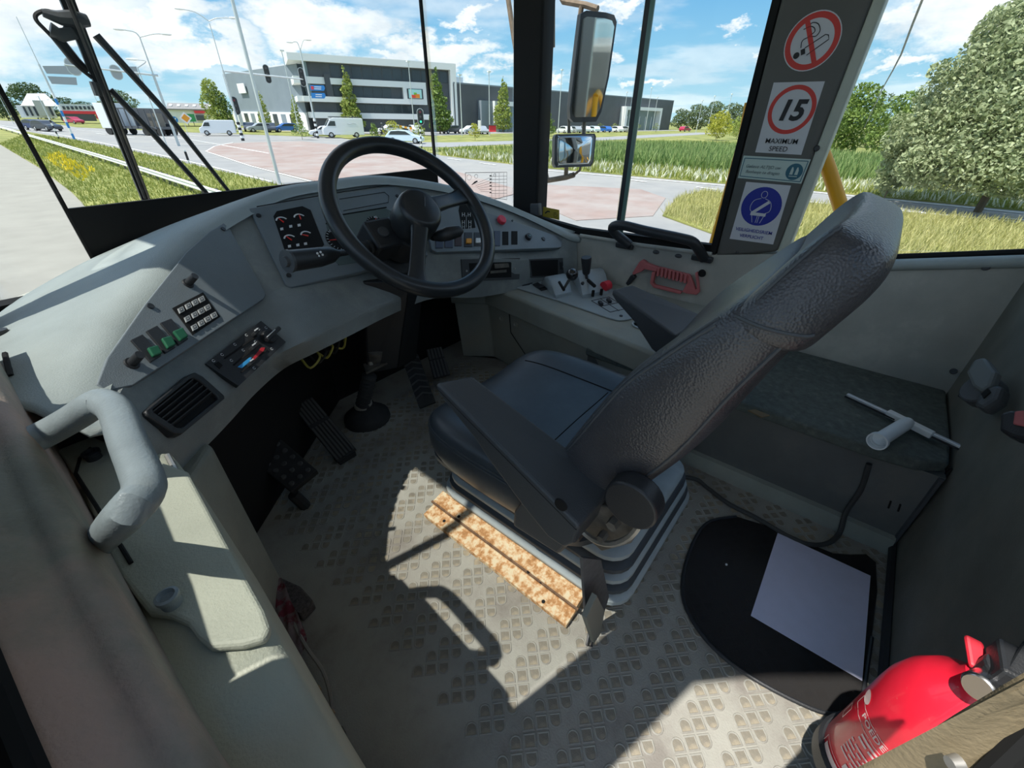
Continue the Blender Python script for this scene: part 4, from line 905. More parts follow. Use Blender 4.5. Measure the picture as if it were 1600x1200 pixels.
low2 = [RL2+V((0, 0, -.05)), RL2-dv2*.1+V((0, 0, -.09)), RL2-dv2*.3+V((0, 0, -.085)), RL2-dv2*.62+V((0, 0, -.045)), FL2+dv2*.06+V((0, 0, -.024)), FL2+V((0, 0, -.016))]
arm(FL2, FR2, RL2, RR2, low2)
b = MB(); b.tube([RL2.lerp(RR2, .5)+V((0, .05, -.06)), V((XS+.24, .15, .42))], .03, 10); b.build('armrest_arm', DGREY, st, smooth=True)
# recliner cover, round cap, bracket below the left armrest
c = P(988, 785, 'x', .485); b = MB(); b.cyl(c-V((.012, 0, 0)), c+V((.025, 0, 0)), .046, .046, 28); b.build('recliner_cap', BLACK, st, smooth=True, bevel=.004)
b = MB(); q = [P(u, v, 'x', .478) for u, v in ((948, 790), (985, 835), (1010, 820), (1022, 790), (975, 850), (940, 850))]; b.prism([P(u, v, 'x', .500) for u, v in ((935, 790), (1010, 800), (985, 850), (940, 862), (905, 830))], (.02, 0, 0)); b.build('recliner_bracket', STEELD, st, bevel=.003)
b = MB(); b.tube(cr([P(u, v, 'x', .482) for u, v in ((895, 815), (925, 842), (955, 850), (985, 838), (1005, 812))], 3), .006, 6); b.build('bracket_rim', STEEL, st, smooth=True)
for u, v, r in ((957, 820, .011), (940, 840, .009), (918, 812, .008), (902, 838, .010)):
    p = P(u, v, 'x', .478); MB().cyl(p+V((.012, 0, 0)), p-V((.006, 0, 0)), r, r*.9, 6).build('bracket_bolt', STEELD, st)
q = [P(u, v, 'x', .468) for u, v in ((802, 800), (820, 778), (838, 782), (906, 822), (903, 838), (872, 868), (800, 822))]
MB().prism(q, (.05, 0, 0)).build('adjuster_cover', DGREY, st, bevel=.008, seg=3)
b = MB(); q = [P(u, v, 'x', .4665) for u, v in ((836, 796), (845, 792), (880, 815), (872, 824))]; b.prism(q, (.004, 0, 0)); b.build('cover_slot', BLACKM, st)
# belt tongue and strap hanging behind the base
b = MB(); pts = [P(905, 868, 'y', .175), P(935, 872, 'y', .165), P(948, 930, 'y', .16), P(935, 975, 'y', .165), P(912, 965, 'y', .17)]
b.prism(pts, (0, -.006, 0)); b.build('belt_strap', mat('belt_webbing', (.06, .06, .062), .8, var=.2, vs=80), st, bevel=.001)
b = MB(); b.prism([P(u, v, 'y', .15) for u, v in ((925, 925), (938, 950), (932, 985), (922, 1000), (908, 960))], (0, -.010, 0)); b.build('belt_label', mat('belt_label', (.13, .13, .11), .7), st, bevel=.001)
b = MB(); b.tube([P(920, 990, 'z', .02), P(917, 1008, 'z', .01), P(924, 1010, 'z', .01), P(926, 992, 'z', .02)], .003, 6, True); b.build('belt_hook', BLACK, st)

# ------------------------------------------------------------------ rear right shelf
sh = thing('side_shelf', 'carpet topped shelf with dark riser along the right wall behind the seat', 'shelf', (1.38, 0, 0))
pad = [(1.155, .62), (1.148, .10), (1.15, -.20), (1.163, -.285), (1.20, -.335), (1.30, -.34), (1.598, -.34), (1.598, .30), (1.45, .62)]
MB().prism([V((x, y, .262)) for x, y in pad], (0, 0, .032)).build('shelf_pad', CARPET, sh, bevel=.008, seg=3)
MB().prism([V((1.178, y, z)) for y, z in ((.62, .0), (-.34, .0), (-.34, .262), (.62, .262))], (.4, 0, 0)).build('shelf_riser', WALLD, sh)
MB().prism([V((x, -.05, z)) for x, z in ((1.150, 0), (1.165, .042), (1.180, .048), (1.180, 0))], (0, .67, 0)).build('kick_strip', LOWER, sh)
MB().prism([V((x, -.335, z)) for x, z in ((1.150, 0), (1.165, .042), (1.180, .048), (1.180, 0))], (0, .285, 0)).build('kick_strip', LOWER, sh)
for (u, v) in ((1390, 788), (1405, 793)):
    b = MB(); b.tube([P(u+2, v-5, 'x', 1.1765), P(u-2, v+6, 'x', 1.1765)], .002, 4); b.build('riser_slot', BLACKM, sh)
b = MB(); b.tube([(1.175, -.333, .26), (1.178, -.335, .2), (1.178, -.337, .01)], .006, 6); b.build('corner_bracket', DGREY, sh)
b = MB(); b.prism([P(u, v, 'z', .2975) for u, v in ((1168, 642), (1180, 641), (1202, 650), (1190, 653))], (0, 0, .003)); b.build('dried_leaf', mat('leaf_brown', (.13, .09, .045), .8), None); tag(bpy.context.scene.objects['dried_leaf'], 'small dry brown leaf at the front edge of the dark shelf', 'leaf')
# squeegee
sq = thing('squeegee', 'white window squeegee with a short tube handle lying on the dark shelf', 'squeegee', (1.28, -.2, .296))
zs = .303; a0, a1 = P(1322, 619, 'z', zs), P(1554, 727, 'z', zs+.004)
d = (a1-a0).normalized(); sdv = V((-d.y, d.x, 0))
def bar(p, q, w, h): return MB().loft([[r-sdv*w+UP*0, r+sdv*w, r+sdv*w+UP*h, r-sdv*w+UP*h] for r in (p, q)])
CHAN = mat('squeegee_channel', (.50, .52, .54), .35, .4)
bar(a0, a1, .0055, .010).build('channel', CHAN, sq, bevel=.002)
bar(a0-sdv*.007, a1-sdv*.007, .002, .004).build('rubber_blade', BLACK, sq)
g0, g1 = P(1384, 648, 'z', zs), P(1455, 684, 'z', zs)
bar(g0-UP*.001, g1-UP*.001, .0095, .017).build('clamp', WHITE, sq, bevel=.003)
h0 = P(1418, 660, 'z', zs+.012); h1 = P(1370, 690, 'z', zs+.018); hd = (h1-h0).normalized()
b = MB(); b.lathe(h0, hd, [(.014, 0), (.016, .02), (.0165, (h1-h0).length-.012), (.0215, (h1-h0).length-.01), (.0215, (h1-h0).length), (.0185, (h1-h0).length), (.0165, (h1-h0).length-.02), (0, (h1-h0).length-.03)], 24); b.build('handle_tube', mat('handle_white', (.62, .66, .68), .45), sq, smooth=True, ang=50)
# black cable on the floor
cb_ = MB(); cpts = [P(1358, 725, 'x', 1.170), P(1345, 765, 'x', 1.168), P(1322, 800, 'x', 1.160), P(1312, 832, 'z', .02), P(1295, 848, 'z', .009), P(1268, 851, 'z', .008), P(1235, 840, 'z', .008), P(1180, 808, 'z', .008), P(1140, 788, 'z', .008), P(1105, 762, 'z', .008), P(1085, 748, 'z', .008), P(1040, 742, 'z', .008)]
tag(cb_.tube(cr(cpts, 5), .0062, 8).build('cable', mat('cable_black', (.035, .035, .034), .6), smooth=True), 'thick black cable curving from the shelf riser across the floor', 'cable')
# smoked floor mat and sheet
mo = [(1150, 808), (1110, 815), (1088, 838), (1070, 885), (1066, 930), (1080, 968), (1105, 1003), (1140, 1036), (1190, 1069), (1250, 1100), (1290, 1115), (1318, 1114), (1338, 1096), (1352, 1060), (1368, 880), (1300, 865), (1215, 828)]
mp = cr([P(u, v, 'z', .003) for u, v in mo], 3)
fm = thing('floor_mat', 'smoked dark plastic mat with rounded end on the floor behind the seat', 'mat', (.9, -.2, .002))
MB().prism(mp, (0, 0, .003)).build('mat_sheet', SMOKE, fm)
MB().tube([p+V((0, 0, .002)) for p in mp[:-8]], .0042, 8).build('mat_rim', BLACK, fm, smooth=True)
q = [P(u, v, 'z', .008) for u, v in ((1215, 833), (1360, 900), (1347, 1064), (1173, 962))]
tag(MB().prism(q, (0, 0, .001)).build('paper_sheet', PAPERM), 'blank lilac white sheet of paper lying on the dark floor mat', 'paper')
q = P(1135, 882, 'z', .006); tag(MB().sphere(q, (.004, .003, .002), 6, 4).build('paper_scrap', WHITE), 'tiny white scrap lying on the dark floor mat', 'scrap')
# seat belt parts in the rear right corner
sb = thing('belt_retractor', 'grey seat belt retractor and anchor in the rear right corner above the shelf', 'seat belt', (1.56, -.3, .3))
pQ = Plane(P(1540, 600, 'y', -.30), (-.35, .75, .5))
b = MB(); c = pQ.at(1528, 606); b.cyl(c, c-pQ.n*.03, .034, .034, 20); b.build('retractor_drum', DGREY, sb, smooth=True, bevel=.004)
pQ.poly(MB(), [(1532, 570), (1550, 566), (1568, 590), (1560, 612), (1545, 622), (1530, 612), (1520, 590)], .0, .022).build('retractor_arm', mat('retractor_grey', (.10, .11, .11), .5), sb, bevel=.006)
pQ.poly(MB(), [(1545, 618), (1566, 608), (1578, 612), (1570, 632), (1545, 648), (1530, 640)], -.01, .02).build('belt_guide', DGREY, sb, bevel=.008)
pQ.poly(MB(), [(1545, 625), (1556, 616), (1560, 622), (1549, 632)], .02, .023).build('guide_slot', BLACKM, sb)
pQ.poly(MB(), [(1486, 611), (1520, 566), (1545, 572), (1512, 618)], -.03, -.02).build('anchor_plate', BLACKM, sb)
bk = thing('belt_buckle', 'black seat belt buckle with red button at the right edge of the shelf', 'buckle', (1.42, -.33, .33))
pBk = Plane(P(1590, 660, 'y', -.305), (-.5, .7, .5))
pBk.poly(MB(), [(1562, 645), (1580, 640), (1612, 645), (1612, 690), (1580, 682), (1560, 672)], -.03, .0).build('buckle_body', BLACK, bk, bevel=.005)
pBk.poly(MB(), [(1587, 644), (1602, 642), (1604, 668), (1584, 664)], .0, .004).build('release_button', PINKT, bk, bevel=.002)
# ------------------------------------------------------------------ fire extinguisher
EX = V((.505, -.283, .125))
fe = thing('fire_extinguisher', 'dusty red fire extinguisher strapped upright by the rear wall beside the door post', 'extinguisher', EX)
RE = .062
b = MB(); b.lathe(EX, UP, [(.0, .012), (RE*.93, .012), (RE, .022), (RE, .20), (RE*.985, .225), (RE*.90, .252), (RE*.72, .277), (RE*.48, .293), (.024, .302), (.022, .315)], 44); b.build('cylinder', REDEX, fe, smooth=True, ang=60)
b = MB(); b.lathe(EX, UP, [(RE*.9, 0), (RE+.006, 0), (RE+.007, .03), (RE+.003, .034), (RE, .034)], 40); b.build('base_ring', BLACK, fe, smooth=True)
b = MB(); b.cyl(EX+V((0, 0, .31)), EX+V((0, 0, .345)), .019, .019, 18); b.box(EX+V((.0, 0, .35)), (.045, .03, .026)); b.build('valve', BLACK, fe, bevel=.004)
b = MB(); gdir = V((-.78, .5, .25)).normalized(); c = EX+V((-.012, .008, .325)); b.cyl(c, c+gdir*.026, .0145, .0145, 22); b.build('pressure_gauge', mat('gauge_chrome', (.5, .5, .5), .25, 1.), fe, smooth=True, bevel=.003)
b = MB(); b.cyl(c+gdir*.026, c+gdir*.0275, .0122, .0122, 20); b.build('gauge_dial', mat('dial_beige', (.12, .10, .075), .6), fe, smooth=True)
b = MB(); b.loft([[EX+V(q) for q in r] for r in (((-.02, -.012, .352), (-.02, .012, .352), (-.02, .012, .362), (-.02, -.012, .362)), ((.055, -.035, .375), (.055, -.011, .375), (.055, -.011, .385), (.055, -.035, .385)))]); b.build('lever', BLACK, fe, bevel=.003)
b = MB(); b.loft([[EX+V(q) for q in r] for r in (((.0, .004, .318), (.0, .022, .318), (.0, .022, .325), (.0, .004, .325)), ((.03, .014, .330), (.03, .030, .330), (.03, .030, .337), (.03, .014, .337)))]); b.build('carry_handle', REDP, fe, bevel=.003)
# printed label wraps the cylinder towards the camera
LBL = mat('label_print', (.55, .42, .40), .6)
ac = math.atan2(-EX.y+.03, -EX.x)
def cylpt(a, z, h=.0006): return EX + V((math.cos(a)*(RE+h), math.sin(a)*(RE+h), z))
def wrap_text(s, a0, z, size, bold=0):
    "lettering bent onto the cylinder, reading round it"
    cu = bpy.data.curves.new('t', 'FONT'); cu.body = s; cu.size = size; cu.align_x = 'CENTER'; cu.offset = bold*size; cu.resolution_u = 2
    t = bpy.data.objects.new('t', cu); COL.objects.link(t); me = bpy.data.meshes.new_from_object(t); bpy.data.objects.remove(t)
    for vtx in me.vertices: vtx.co = W[fe].inverted() @ cylpt(a0+vtx.co.x/RE, z+vtx.co.y)
    me.materials.clear(); me.materials.append(LBL); o = bpy.data.objects.new('lettering', me); COL.objects.link(o); o.parent = fe
a_ = ac+.12
wrap_text('POEDERBLUSSER', a_, .158, .0135, .02)
def wrap_marks(a0, z, words, h):
    "a row of print too small to read: one little block per word"
    b = MB(); a = a0
    for w_ in words: b.grid([[cylpt(a+w_*i/3, z), cylpt(a+w_*i/3, z+h)] for i in range(4)]); a += w_+.045
    b.build('small_print', LBL, fe, kind='stuff')
wrap_marks(a_-.55, .139, (.50, .18), .0045); wrap_marks(a_-.55, .130, (.22, .42), .0045)
for k in range(5): wrap_marks(a_-.62, .115-.009*k, ((.08, .36, .22, .3), (.2, .12, .34, .2), (.3, .3, .1, .26), (.14, .3, .3), (.26, .1, .22, .2))[k], .0035)
def wrap_quad(a0, a1, z0, z1, w=None):
    b = MB(); n = 8
    if w is None: b.grid([[cylpt(a0+(a1-a0)*i/n, z0), cylpt(a0+(a1-a0)*i/n, z1)] for i in range(n+1)])
    else:
        for zz in (z0, z1): b.grid([[cylpt(a0+(a1-a0)*i/n, zz-w), cylpt(a0+(a1-a0)*i/n, zz+w)] for i in range(n+1)])
        for aa in (a0, a1): b.grid([[cylpt(aa-w/RE, z0), cylpt(aa-w/RE, z1)], [cylpt(aa+w/RE, z0), cylpt(aa+w/RE, z1)]])
    b.build('label_frame', LBL, fe)
wrap_quad(a_-1.15, a_+1.15, .149, .170, .0007); wrap_quad(a_-.35, a_+.05, .058, .071); wrap_quad(a_-1.0, a_-.1, .02, .052, .0005); wrap_quad(a_-.9, a_-.2, .028, .046); wrap_quad(a_-1.28, a_-1.12, .10, .13, .0006)
b = MB(); b.add([cylpt(a_-1.05+.16*math.cos(t), .180+.010*math.sin(t)) for t in [i*PI/10 for i in range(20)]], [tuple(range(20))]); b.build('test_seal', LBL, fe)
# ------------------------------------------------------------------ clutter beside the left console
hbru = thing('hand_brush', 'small hand brush with grey bristles on the floor beside the left console', 'brush', (.09, .74, 0))
q = [P(u, v, 'z', .03) for u, v in ((412, 908), (425, 898), (470, 918), (490, 940), (470, 962), (432, 938))]
MB().prism([p-UP*.028 for p in q], (0, 0, .035)).build('bristles', mat('bristle_grey', (.07, .062, .06), .95, var=.5, vs=140, bump=1., bs=350), hbru, bevel=.004)
MB().tube([P(420, 925, 'z', .04), P(452, 960, 'z', .04), P(470, 1000, 'z', .035)], .012, 8).build('brush_handle', mat('brush_back', (.10, .04, .045), .5), hbru, smooth=True)
random.seed(7)
rg = MB(); rows = []
for i in range(9):
    t = i/8; p = P(440+45*t, 945+110*t, 'z', .0); row = []
    for j in range(6): row.append(p+V((-.03+.012*j, .012*j-.02+random.uniform(-.006, .006), .012+.05*abs(math.sin(j*1.3+i*.9))*random.uniform(.6, 1)+.02)))
    rows.append(row)
tag(rg.grid(rows).build('rag', mat('rag_cloth', (.12, .09, .09), .9, col2=(.11, .015, .025), var=.3, vs=30, mask=(.5, .56), ms=18), smooth=True, solid=.003, sub=1, ang=180), 'crumpled red and white cleaning rag wedged beside the left console', 'rag')
rd = thing('grease_tool', 'thin dark metal tool rod leaning along the left console edge', 'tool', (.06, .52, 0))
r0, r1 = P(475, 1052, 'z', .06), P(540, 1168, 'z', .04)
b = MB(); b.tube([r0, r0.lerp(r1, .25)], .008, 10); b.build('rod_tip', STEEL, rd, smooth=True)
b = MB(); b.tube([r0.lerp(r1, .25), r0.lerp(r1, .85)], .0095, 10); b.build('rod_body', mat('tool_brown', (.09, .075, .06), .5), rd, smooth=True)
b = MB(); b.tube([r0.lerp(r1, t) for t in (.24, .25, .3, .31)], [.008, .012, .012, .008], 10); b.build('rod_collar', mat('collar_bronze', (.25, .2, .13), .5, .5), rd, smooth=True)
b = MB(); b.tube([r0.lerp(r1, t) for t in (.58, .59, .63, .64)], [.0095, .0125, .0125, .0095], 10); b.build('rod_collar', mat('collar_bronze', (.25, .2, .13), .5, .5), rd, smooth=True)
b = MB(); b.tube([r0.lerp(r1, t/14+.80) for t in range(3)], [.011, .011, .009], 10); b.build('rod_grip', RUB, rd, smooth=True)
tag(MB().tube(cr([P(452, 960, 'z', .05), P(478, 1010, 'z', .06), P(505, 1050, 'z', .05), P(518, 1100, 'z', .02), P(512, 1140, 'z', .01)], 5), .0035, 6).build('string', mat('string_grey', (.20, .19, .17), .9), smooth=True), 'loose grey string trailing over the clutter beside the left console', 'string')

# ------------------------------------------------------------------ stickers on the right pillar
def plx(u, v, h=0): return P(u, v, 'x', 1.5995-h)
SX, SY = V((0, -1, 0)), V((0, 0, 1))
def disc2(mb, c, r, h, n=40): mb.prism([c+SX*(r*math.cos(2*PI*i/n))+SY*(r*math.sin(2*PI*i/n))-V((h, 0, 0)) for i in range(n)], V((-.0003, 0, 0))); return mb
def ring2(mb, c, r0, r1, h, n=44):
    f = lambda r, i: c+SX*(r*math.cos(2*PI*i/n))+SY*(r*math.sin(2*PI*i/n))-V((h, 0, 0)); mb.grid([[f(r0, i), f(r1, i)] for i in range(n+1)]); return mb
def bar2(mb, p, q, w, h):
    d = (q-p).normalized(); s = V((1, 0, 0)).cross(d)*w; mb.prism([r-V((h, 0, 0)) for r in (p-s, q-s, q+s, p+s)], V((-.0002, 0, 0))); return mb
t = thing('no_smoking_sticker', 'round red and white no smoking sticker, topmost on the right pillar', 'sticker', plx(1269, 65))
c = plx(1268.5, 65); r = (plx(1224, 74)-plx(1313, 57)).length/2
disc2(MB(), c, r, 0).build('disc', WHITES, t); ring2(MB(), c, r*.76, r*.96, .0006).build('red_ring', REDS, t)
b = MB(); bar2(b, plx(1262, 34), plx(1272, 97), r*.085, .0012); b.build('red_bar', REDS, t)
def pz4(x, y, h=.0008): return plx(1200+x/4, y/4, h)
b = MB(); bar2(b, pz4(205, 330), pz4(232, 318), r*.10, .0008); b.build('cigarette_tip', INK, t)
b = MB(); disc2(b, pz4(177, 348), r*.115, .0008, 20); b.build('ember', INK, t)
b = MB(); b.tube([pz4(230, 300), pz4(360, 215), pz4(378, 218), pz4(380, 245), pz4(240, 345)], .0011, 4); b.build('cigarette_outline', INK, t)
b = MB(); b.tube(cr([pz4(205, 300), pz4(215, 255), pz4(260, 230), pz4(300, 225), pz4(325, 190), pz4(315, 150), pz4(285, 140), pz4(265, 150)], 4), .001, 4); b.tube(cr([pz4(255, 225), pz4(290, 200), pz4(290, 175), pz4(265, 165), pz4(222, 185)], 4), .001, 4); b.build('smoke_line', INK, t)
def rectst(name, label, quad, m_=WHITES):
    t = thing(name, label, 'sticker', plx(*quad[0])); MB().prism([plx(*q) for q in quad], V((-.0005, 0, 0))).build('backing', m_, t); return t
t = rectst('speed_sticker', 'white sticker with 15 maximum speed in a red ring on the right pillar', [(1209, 129), (1289, 127), (1252, 242), (1180, 238)])
c = plx(1236.5, 172); r = (plx(1199, 181)-plx(1275, 166)).length/2
ring2(MB(), c, r*.82, r, .0008).build('red_ring', REDS, t)
text('number_15', '15', plx(1235, 174, .0006), SX, SY, r*1.15, INK, t, bold=.035, shear=.18)
text('lettering', 'MAXIMUM', plx(1221, 221, .0006), SX, SY, .0185, INK, t, bold=.004); text('lettering', 'SPEED', plx(1216, 233, .0006), SX, SY, .0185, INK, t, bold=.004)
t = rectst('vest_sticker', 'pale green safety vest sticker with Dutch text below the speed sticker', [(1162, 243), (1267, 249), (1252, 287), (1153, 278)], MINT)
b = MB(); fr = [plx(u, v, .0008) for u, v in ((1164, 247), (1263, 252), (1250, 284), (1156, 275))]
for i in range(4): bar2(b, fr[i], fr[(i+1) % 4], .0011, 0)
b.build('border', TEAL, t)
GT = mat('grey_print', (.10, .13, .13), .6)
text('lettering', 'Gelieve ALTIJD uw', plx(1192, 261, .0006), SX, SY, .0125, GT, t, shear=.25); text('lettering', 'fluohesje te dragen', plx(1191, 269.5, .0006), SX, SY, .0125, GT, t, shear=.25)
c = plx(1241, 268.5); rr_ = (plx(1227, 271)-plx(1254.5, 266)).length/2
disc2(MB(), c, rr_, .0006).build('blue_disc', TEAL, t)
b = MB()
for dx in (-.5, .1): b.prism([c+SX*rr_*(x+dx)+SY*rr_*y-V((.0012, 0, 0)) for x, y in ((.0, -.35), (.38, -.35), (.38, .2), (.25, .55), (.12, .55), (.06, .2))], V((-.0002, 0, 0)))
b.build('vest_symbol', MINT, t, kind='stuff')
bar2(MB(), c+SX*rr_*-.5-SY*rr_*.55, c+SX*rr_*.5-SY*rr_*.55, .001, .0012).build('symbol_line', MINT, t)
t = rectst('belt_sticker', 'white and blue seat belt sticker, lowest on the right pillar', [(1166, 284), (1236, 290), (1208, 382), (1140, 373)])
SBL = mat('sticker_blue', (.010, .018, .21), .5)
c = plx(1189, 323); r = (plx(1158, 328)-plx(1222, 318)).length/2
disc2(MB(), c, r, .0006).build('blue_disc', SBL, t)
def bp(x, y, h=.0012): return c+SX*r*x+SY*r*y-V((h, 0, 0))
b = MB(); b.tube([bp(.0+.15*math.cos(a), .62+.17*math.sin(a)) for a in [i*PI/7 for i in range(14)]], .0008, 4, True); b.build('person_head_outline', WHITES, t)
b = MB(); b.tube(cr([bp(-.1, .42), bp(-.4, .3), bp(-.52, .05), bp(-.5, -.2), bp(-.36, -.32)], 3), .0008, 4); b.build('person_outline', WHITES, t)
b = MB(); b.tube(cr([bp(.1, .42), bp(.38, .3), bp(.5, .05), bp(.48, -.2), bp(.3, -.32)], 3), .0008, 4); b.build('person_outline', WHITES, t)
for x0, x1 in ((-.36, -.22), (.30, .18), (-.03, -.05), (.06, .04)): b = MB(); b.tube([bp(x0, -.4), bp(x1, -.85)], .0008, 4); b.build('leg_outline', WHITES, t)
bar2(MB(), bp(.35, .28, 0), bp(-.35, -.36, 0), .0045, .0016).build('belt_mark', WHITES, t)
bar2(MB(), bp(-.42, -.40, 0), bp(.36, -.40, 0), .0045, .0018).build('belt_mark', WHITES, t)
text('lettering', 'VEILIGHEIDSRIEM', plx(1177.5, 361, .0006), SX, SY, .0145, SBL, t, bold=.003); text('lettering', 'VERPLICHT', plx(1174, 370, .0006), SX, SY, .0145, SBL, t, bold=.003)
# yellow notice and service diagram on the glass
t = thing('yellow_notice', 'small yellow warning sticker with two black symbols on the right window', 'sticker', P(860, 334, 'x', 1.622))
q = [P(u, v, 'x', 1.6225) for u, v in ((849, 323), (874, 328), (874, 344), (848, 338))]; MB().prism(q, V((-.0004, 0, 0))).build('backing', mat('notice_yellow', (.30, .22, .02), .5), t)
b = MB(); b.tube([P(852, 333, 'x', 1.6215), P(856, 330, 'x', 1.6215), P(859, 331, 'x', 1.6215)], .003, 5); b.build('truck_symbol', INK, t)
c = P(867.5, 335.5, 'x', 1.6215); b = MB(); b.tube([c+SX*.009*math.cos(i*PI/8)+SY*.009*math.sin(i*PI/8) for i in range(16)], .0009, 4, True); b.tube([c-SX*.004-SY*.004, c+SY*.005, c+SX*.004-SY*.004], .0008, 4); b.build('ring_symbol', INK, t)
b = MB(); b.prism([P(u, v, 'x', 1.625) for u, v in ((872, 326), (874, 344))]+[P(874, 344, 'x', 1.626), P(872, 326, 'x', 1.626)], V((-.001, 0, 0)))
dg = thing('service_diagram', 'transparent printed service diagram with a black grid on the front right corner glass', 'diagram', P(760, 290, 'y', 1.50))
dn = V((-.72, -.69, 0)); dpt = V((1.535, 1.495, .66)); 
def dgp(u, v): return PP(u, v, dpt, dn)
b = MB()
def gl(pts, w=.0011): b.tube([dgp(u, v) for u, v in pts], w, 4)
gl([(727, 270), (792, 269), (792, 312), (740, 305), (728, 292), (727, 270)])
for u in (768, 774, 780, 787): gl([(u, 270), (u, 308)], .0007)
for v in (275, 280, 285, 291, 297, 302): gl([(767, v+.5), (792, v)], .0007)
for k in range(6): gl([(741+2*k, 288+2.2*k), (767, 277+4.6*k)], .0005)
b.build('diagram_grid', INK, dg)
for (u, v, r_) in ((733, 277, 3.6), (744, 275.5, 2.6), (773, 273.5, 1.8)):
    b = MB(); b.tube([dgp(u+r_*math.cos(i*PI/6), v+r_*1.2*math.sin(i*PI/6)) for i in range(12)], .0007, 4, True); b.build('diagram_symbol', INK, dg)
b = MB(); b.tube([dgp(737, 289), dgp(742, 285), dgp(746, 283)], [.001, .004, .003], 6); b.build('truck_symbol', INK, dg)
for k in range(6): b = MB(); b.tube([dgp(765, 275+5.2*k), dgp(768, 274.4+5.2*k)], [.003, .002], 5); b.build('machine_symbol', INK, dg)
b = MB(); b.box(P(854, 330, 'x', 1.60)+V((0, .03, -.0)), (.03, .03, .05)); 
wl = MB().prism([P(u, v, 'x', 1.596) for u, v in ((828, 318), (840, 318), (841, 338), (828, 334))], (.03, 0, 0)).build('window_latch', DGREY, None, bevel=.004); tag(wl, 'dark window catch at the foot of the front right pillar', 'latch')
# ================================================================== outside
random.seed(11); rng = np.random.default_rng(5)
GRASS = mat('grass_ground', (.15, .165, .04), .95, var=.3, vs=.5, col2=(.26, .24, .08), mask=(.45, .7), ms=.25)
ASPH = mat('asphalt', (.215, .213, .208), .9, var=.1, vs=.6, col2=(.25, .238, .22), mask=(.45, .7), ms=.15)
CONC = mat('pale_concrete', (.225, .212, .18), .9, var=.08, vs=1.2, bump=.3, bs=8)
BRICK = mat('red_brick_paving', (.235, .172, .15), .9, var=.12, vs=.9, col2=(.27, .235, .215), mask=(.4, .65), ms=.4)
LINE = mat('road_paint', (.75, .75, .72), .7)
def gpoly(name, pts, z, m_, th=.04):
    p = [V((q[0], q[1], z)) for q in pts]; return struct(MB(ext=True).prism(p, (0, 0, -th)).build(name, m_))
def gp(*pix): return [G(u, v) for u, v in pix]
gpoly('ground', [(-700, -400), (900, -400), (900, 900), (-700, 900)], -.06, GRASS, .5)
gpoly('road', [(-60, -60), (16, -60), (24.5, -9), (28, -5.5)] + [(q.x, q.y) for q in gp((1600, 330), (1256, 297), (1100, 285), (840, 262), (690, 243), (640, 232), (520, 214), (300, 206), (120, 197), (0, 188))] + [(-5, 230), (-14, 160), (-60, 160)], 0.0, ASPH)
gpoly('lot', [(-60, -60), (1.2, -60), (1.2, -4), (1.6, 10)] + [(q.x, q.y) for q in gp((150, 338), (112, 300), (62, 262), (0, 224))] + [(-10, 90), (-60, 90)], .02, CONC)
VERGE = [G(0, 226), G(62, 263), G(112, 301), G(150, 339), V((2.4, 10, 0)), V((7.5, 9, 0)), G(470, 305), G(430, 289), G(330, 265), G(225, 241), G(100, 216), G(0, 199)]
gpoly('verge', VERGE, .05, GRASS, .05)
gpoly('field', gp((640, 231), (690, 243), (840, 262), (1100, 285), (1256, 297), (1600, 330), (1900, 345)) + [V((200, -60, 0)), V((330, 40, 0)), V((330, 110, 0)), V((120, 78, 0)), V((75, 72, 0)), V((50, 62, 0))], .05, GRASS, .05)
NEARG = gp((1035, 338), (1057, 311), (1100, 300), (1256, 319), (1600, 353), (1900, 380)) + [V((18, -14, 0)), V((13.6, -8, 0)), V((13.2, 0, 0))] + gp((1115, 367),)
gpoly('roadside_grass', NEARG, .06, GRASS, .05)
gpoly('far_strip', gp((90, 194), (250, 199), (480, 206), (520, 211), (480, 213.5), (300, 207), (120, 199)), .05, GRASS, .05)
gpoly('brick_island', gp((322, 236), (335, 229), (360, 224), (470, 221), (560, 230), (640, 247), (735, 275), (820, 300), (700, 330), (500, 285), (390, 258)), .03, BRICK, .03)
gpoly('brick_apron', gp((830, 288), (1000, 296), (1040, 310), (1020, 338), (900, 345), (840, 320)), .02, BRICK, .03)
gpoly('side_road', gp((560, 222), (700, 223.5), (800, 221), (930, 215.5), (1090, 207.5), (1140, 208), (960, 219), (800, 226), (700, 231), (600, 229)), .075, mat('side_road_grey', (.22, .22, .22), .9), .03)
gpoly('car_park', [G(380, 203), G(505, 207.5), V((60, 66, 0)), V((80, 69, 0)), V((180, 64, 0)), V((180, 69, 0)), V((80, 77, 0)), V((52, 92, 0)), V((60, 130, 0)), V((40, 110, 0))], .06, ASPH, .04)
def gline(pix, w, name='road_line', z=.035):
    b = MB(ext=True); p = [G(u, v) for u, v in pix]
    for i in range(len(p)-1):
        d = (p[i+1]-p[i]).normalized(); s = V((-d.y, d.x, 0))*w
        b.prism([V((q.x, q.y, z)) for q in (p[i]-s, p[i+1]-s, p[i+1]+s, p[i]+s)], (0, 0, -.01))
    return struct(b.build(name, LINE))
gline([(0, 196), (100, 212), (225, 237), (330, 261), (425, 285)], .08); gline([(120, 203), (300, 219), (420, 240)], .07); gline([(20, 190), (200, 202), (322, 214)], .07)
gline([(322, 237), (335, 229), (365, 223)], .06); gline([(322, 237), (392, 260), (500, 288)], .06)
gline([(845, 266), (1100, 288), (1260, 300), (1600, 334)], .07); gline([(1260, 316), (1600, 349)], .07)
gline([(985, 282), (1010, 285)], .08); gline([(1088, 293), (1120, 297)], .08); gline([(700, 248), (720, 251)], .08); gline([(750, 255), (775, 258.5)], .08); gline([(1560, 341), (1600, 345)], .08)
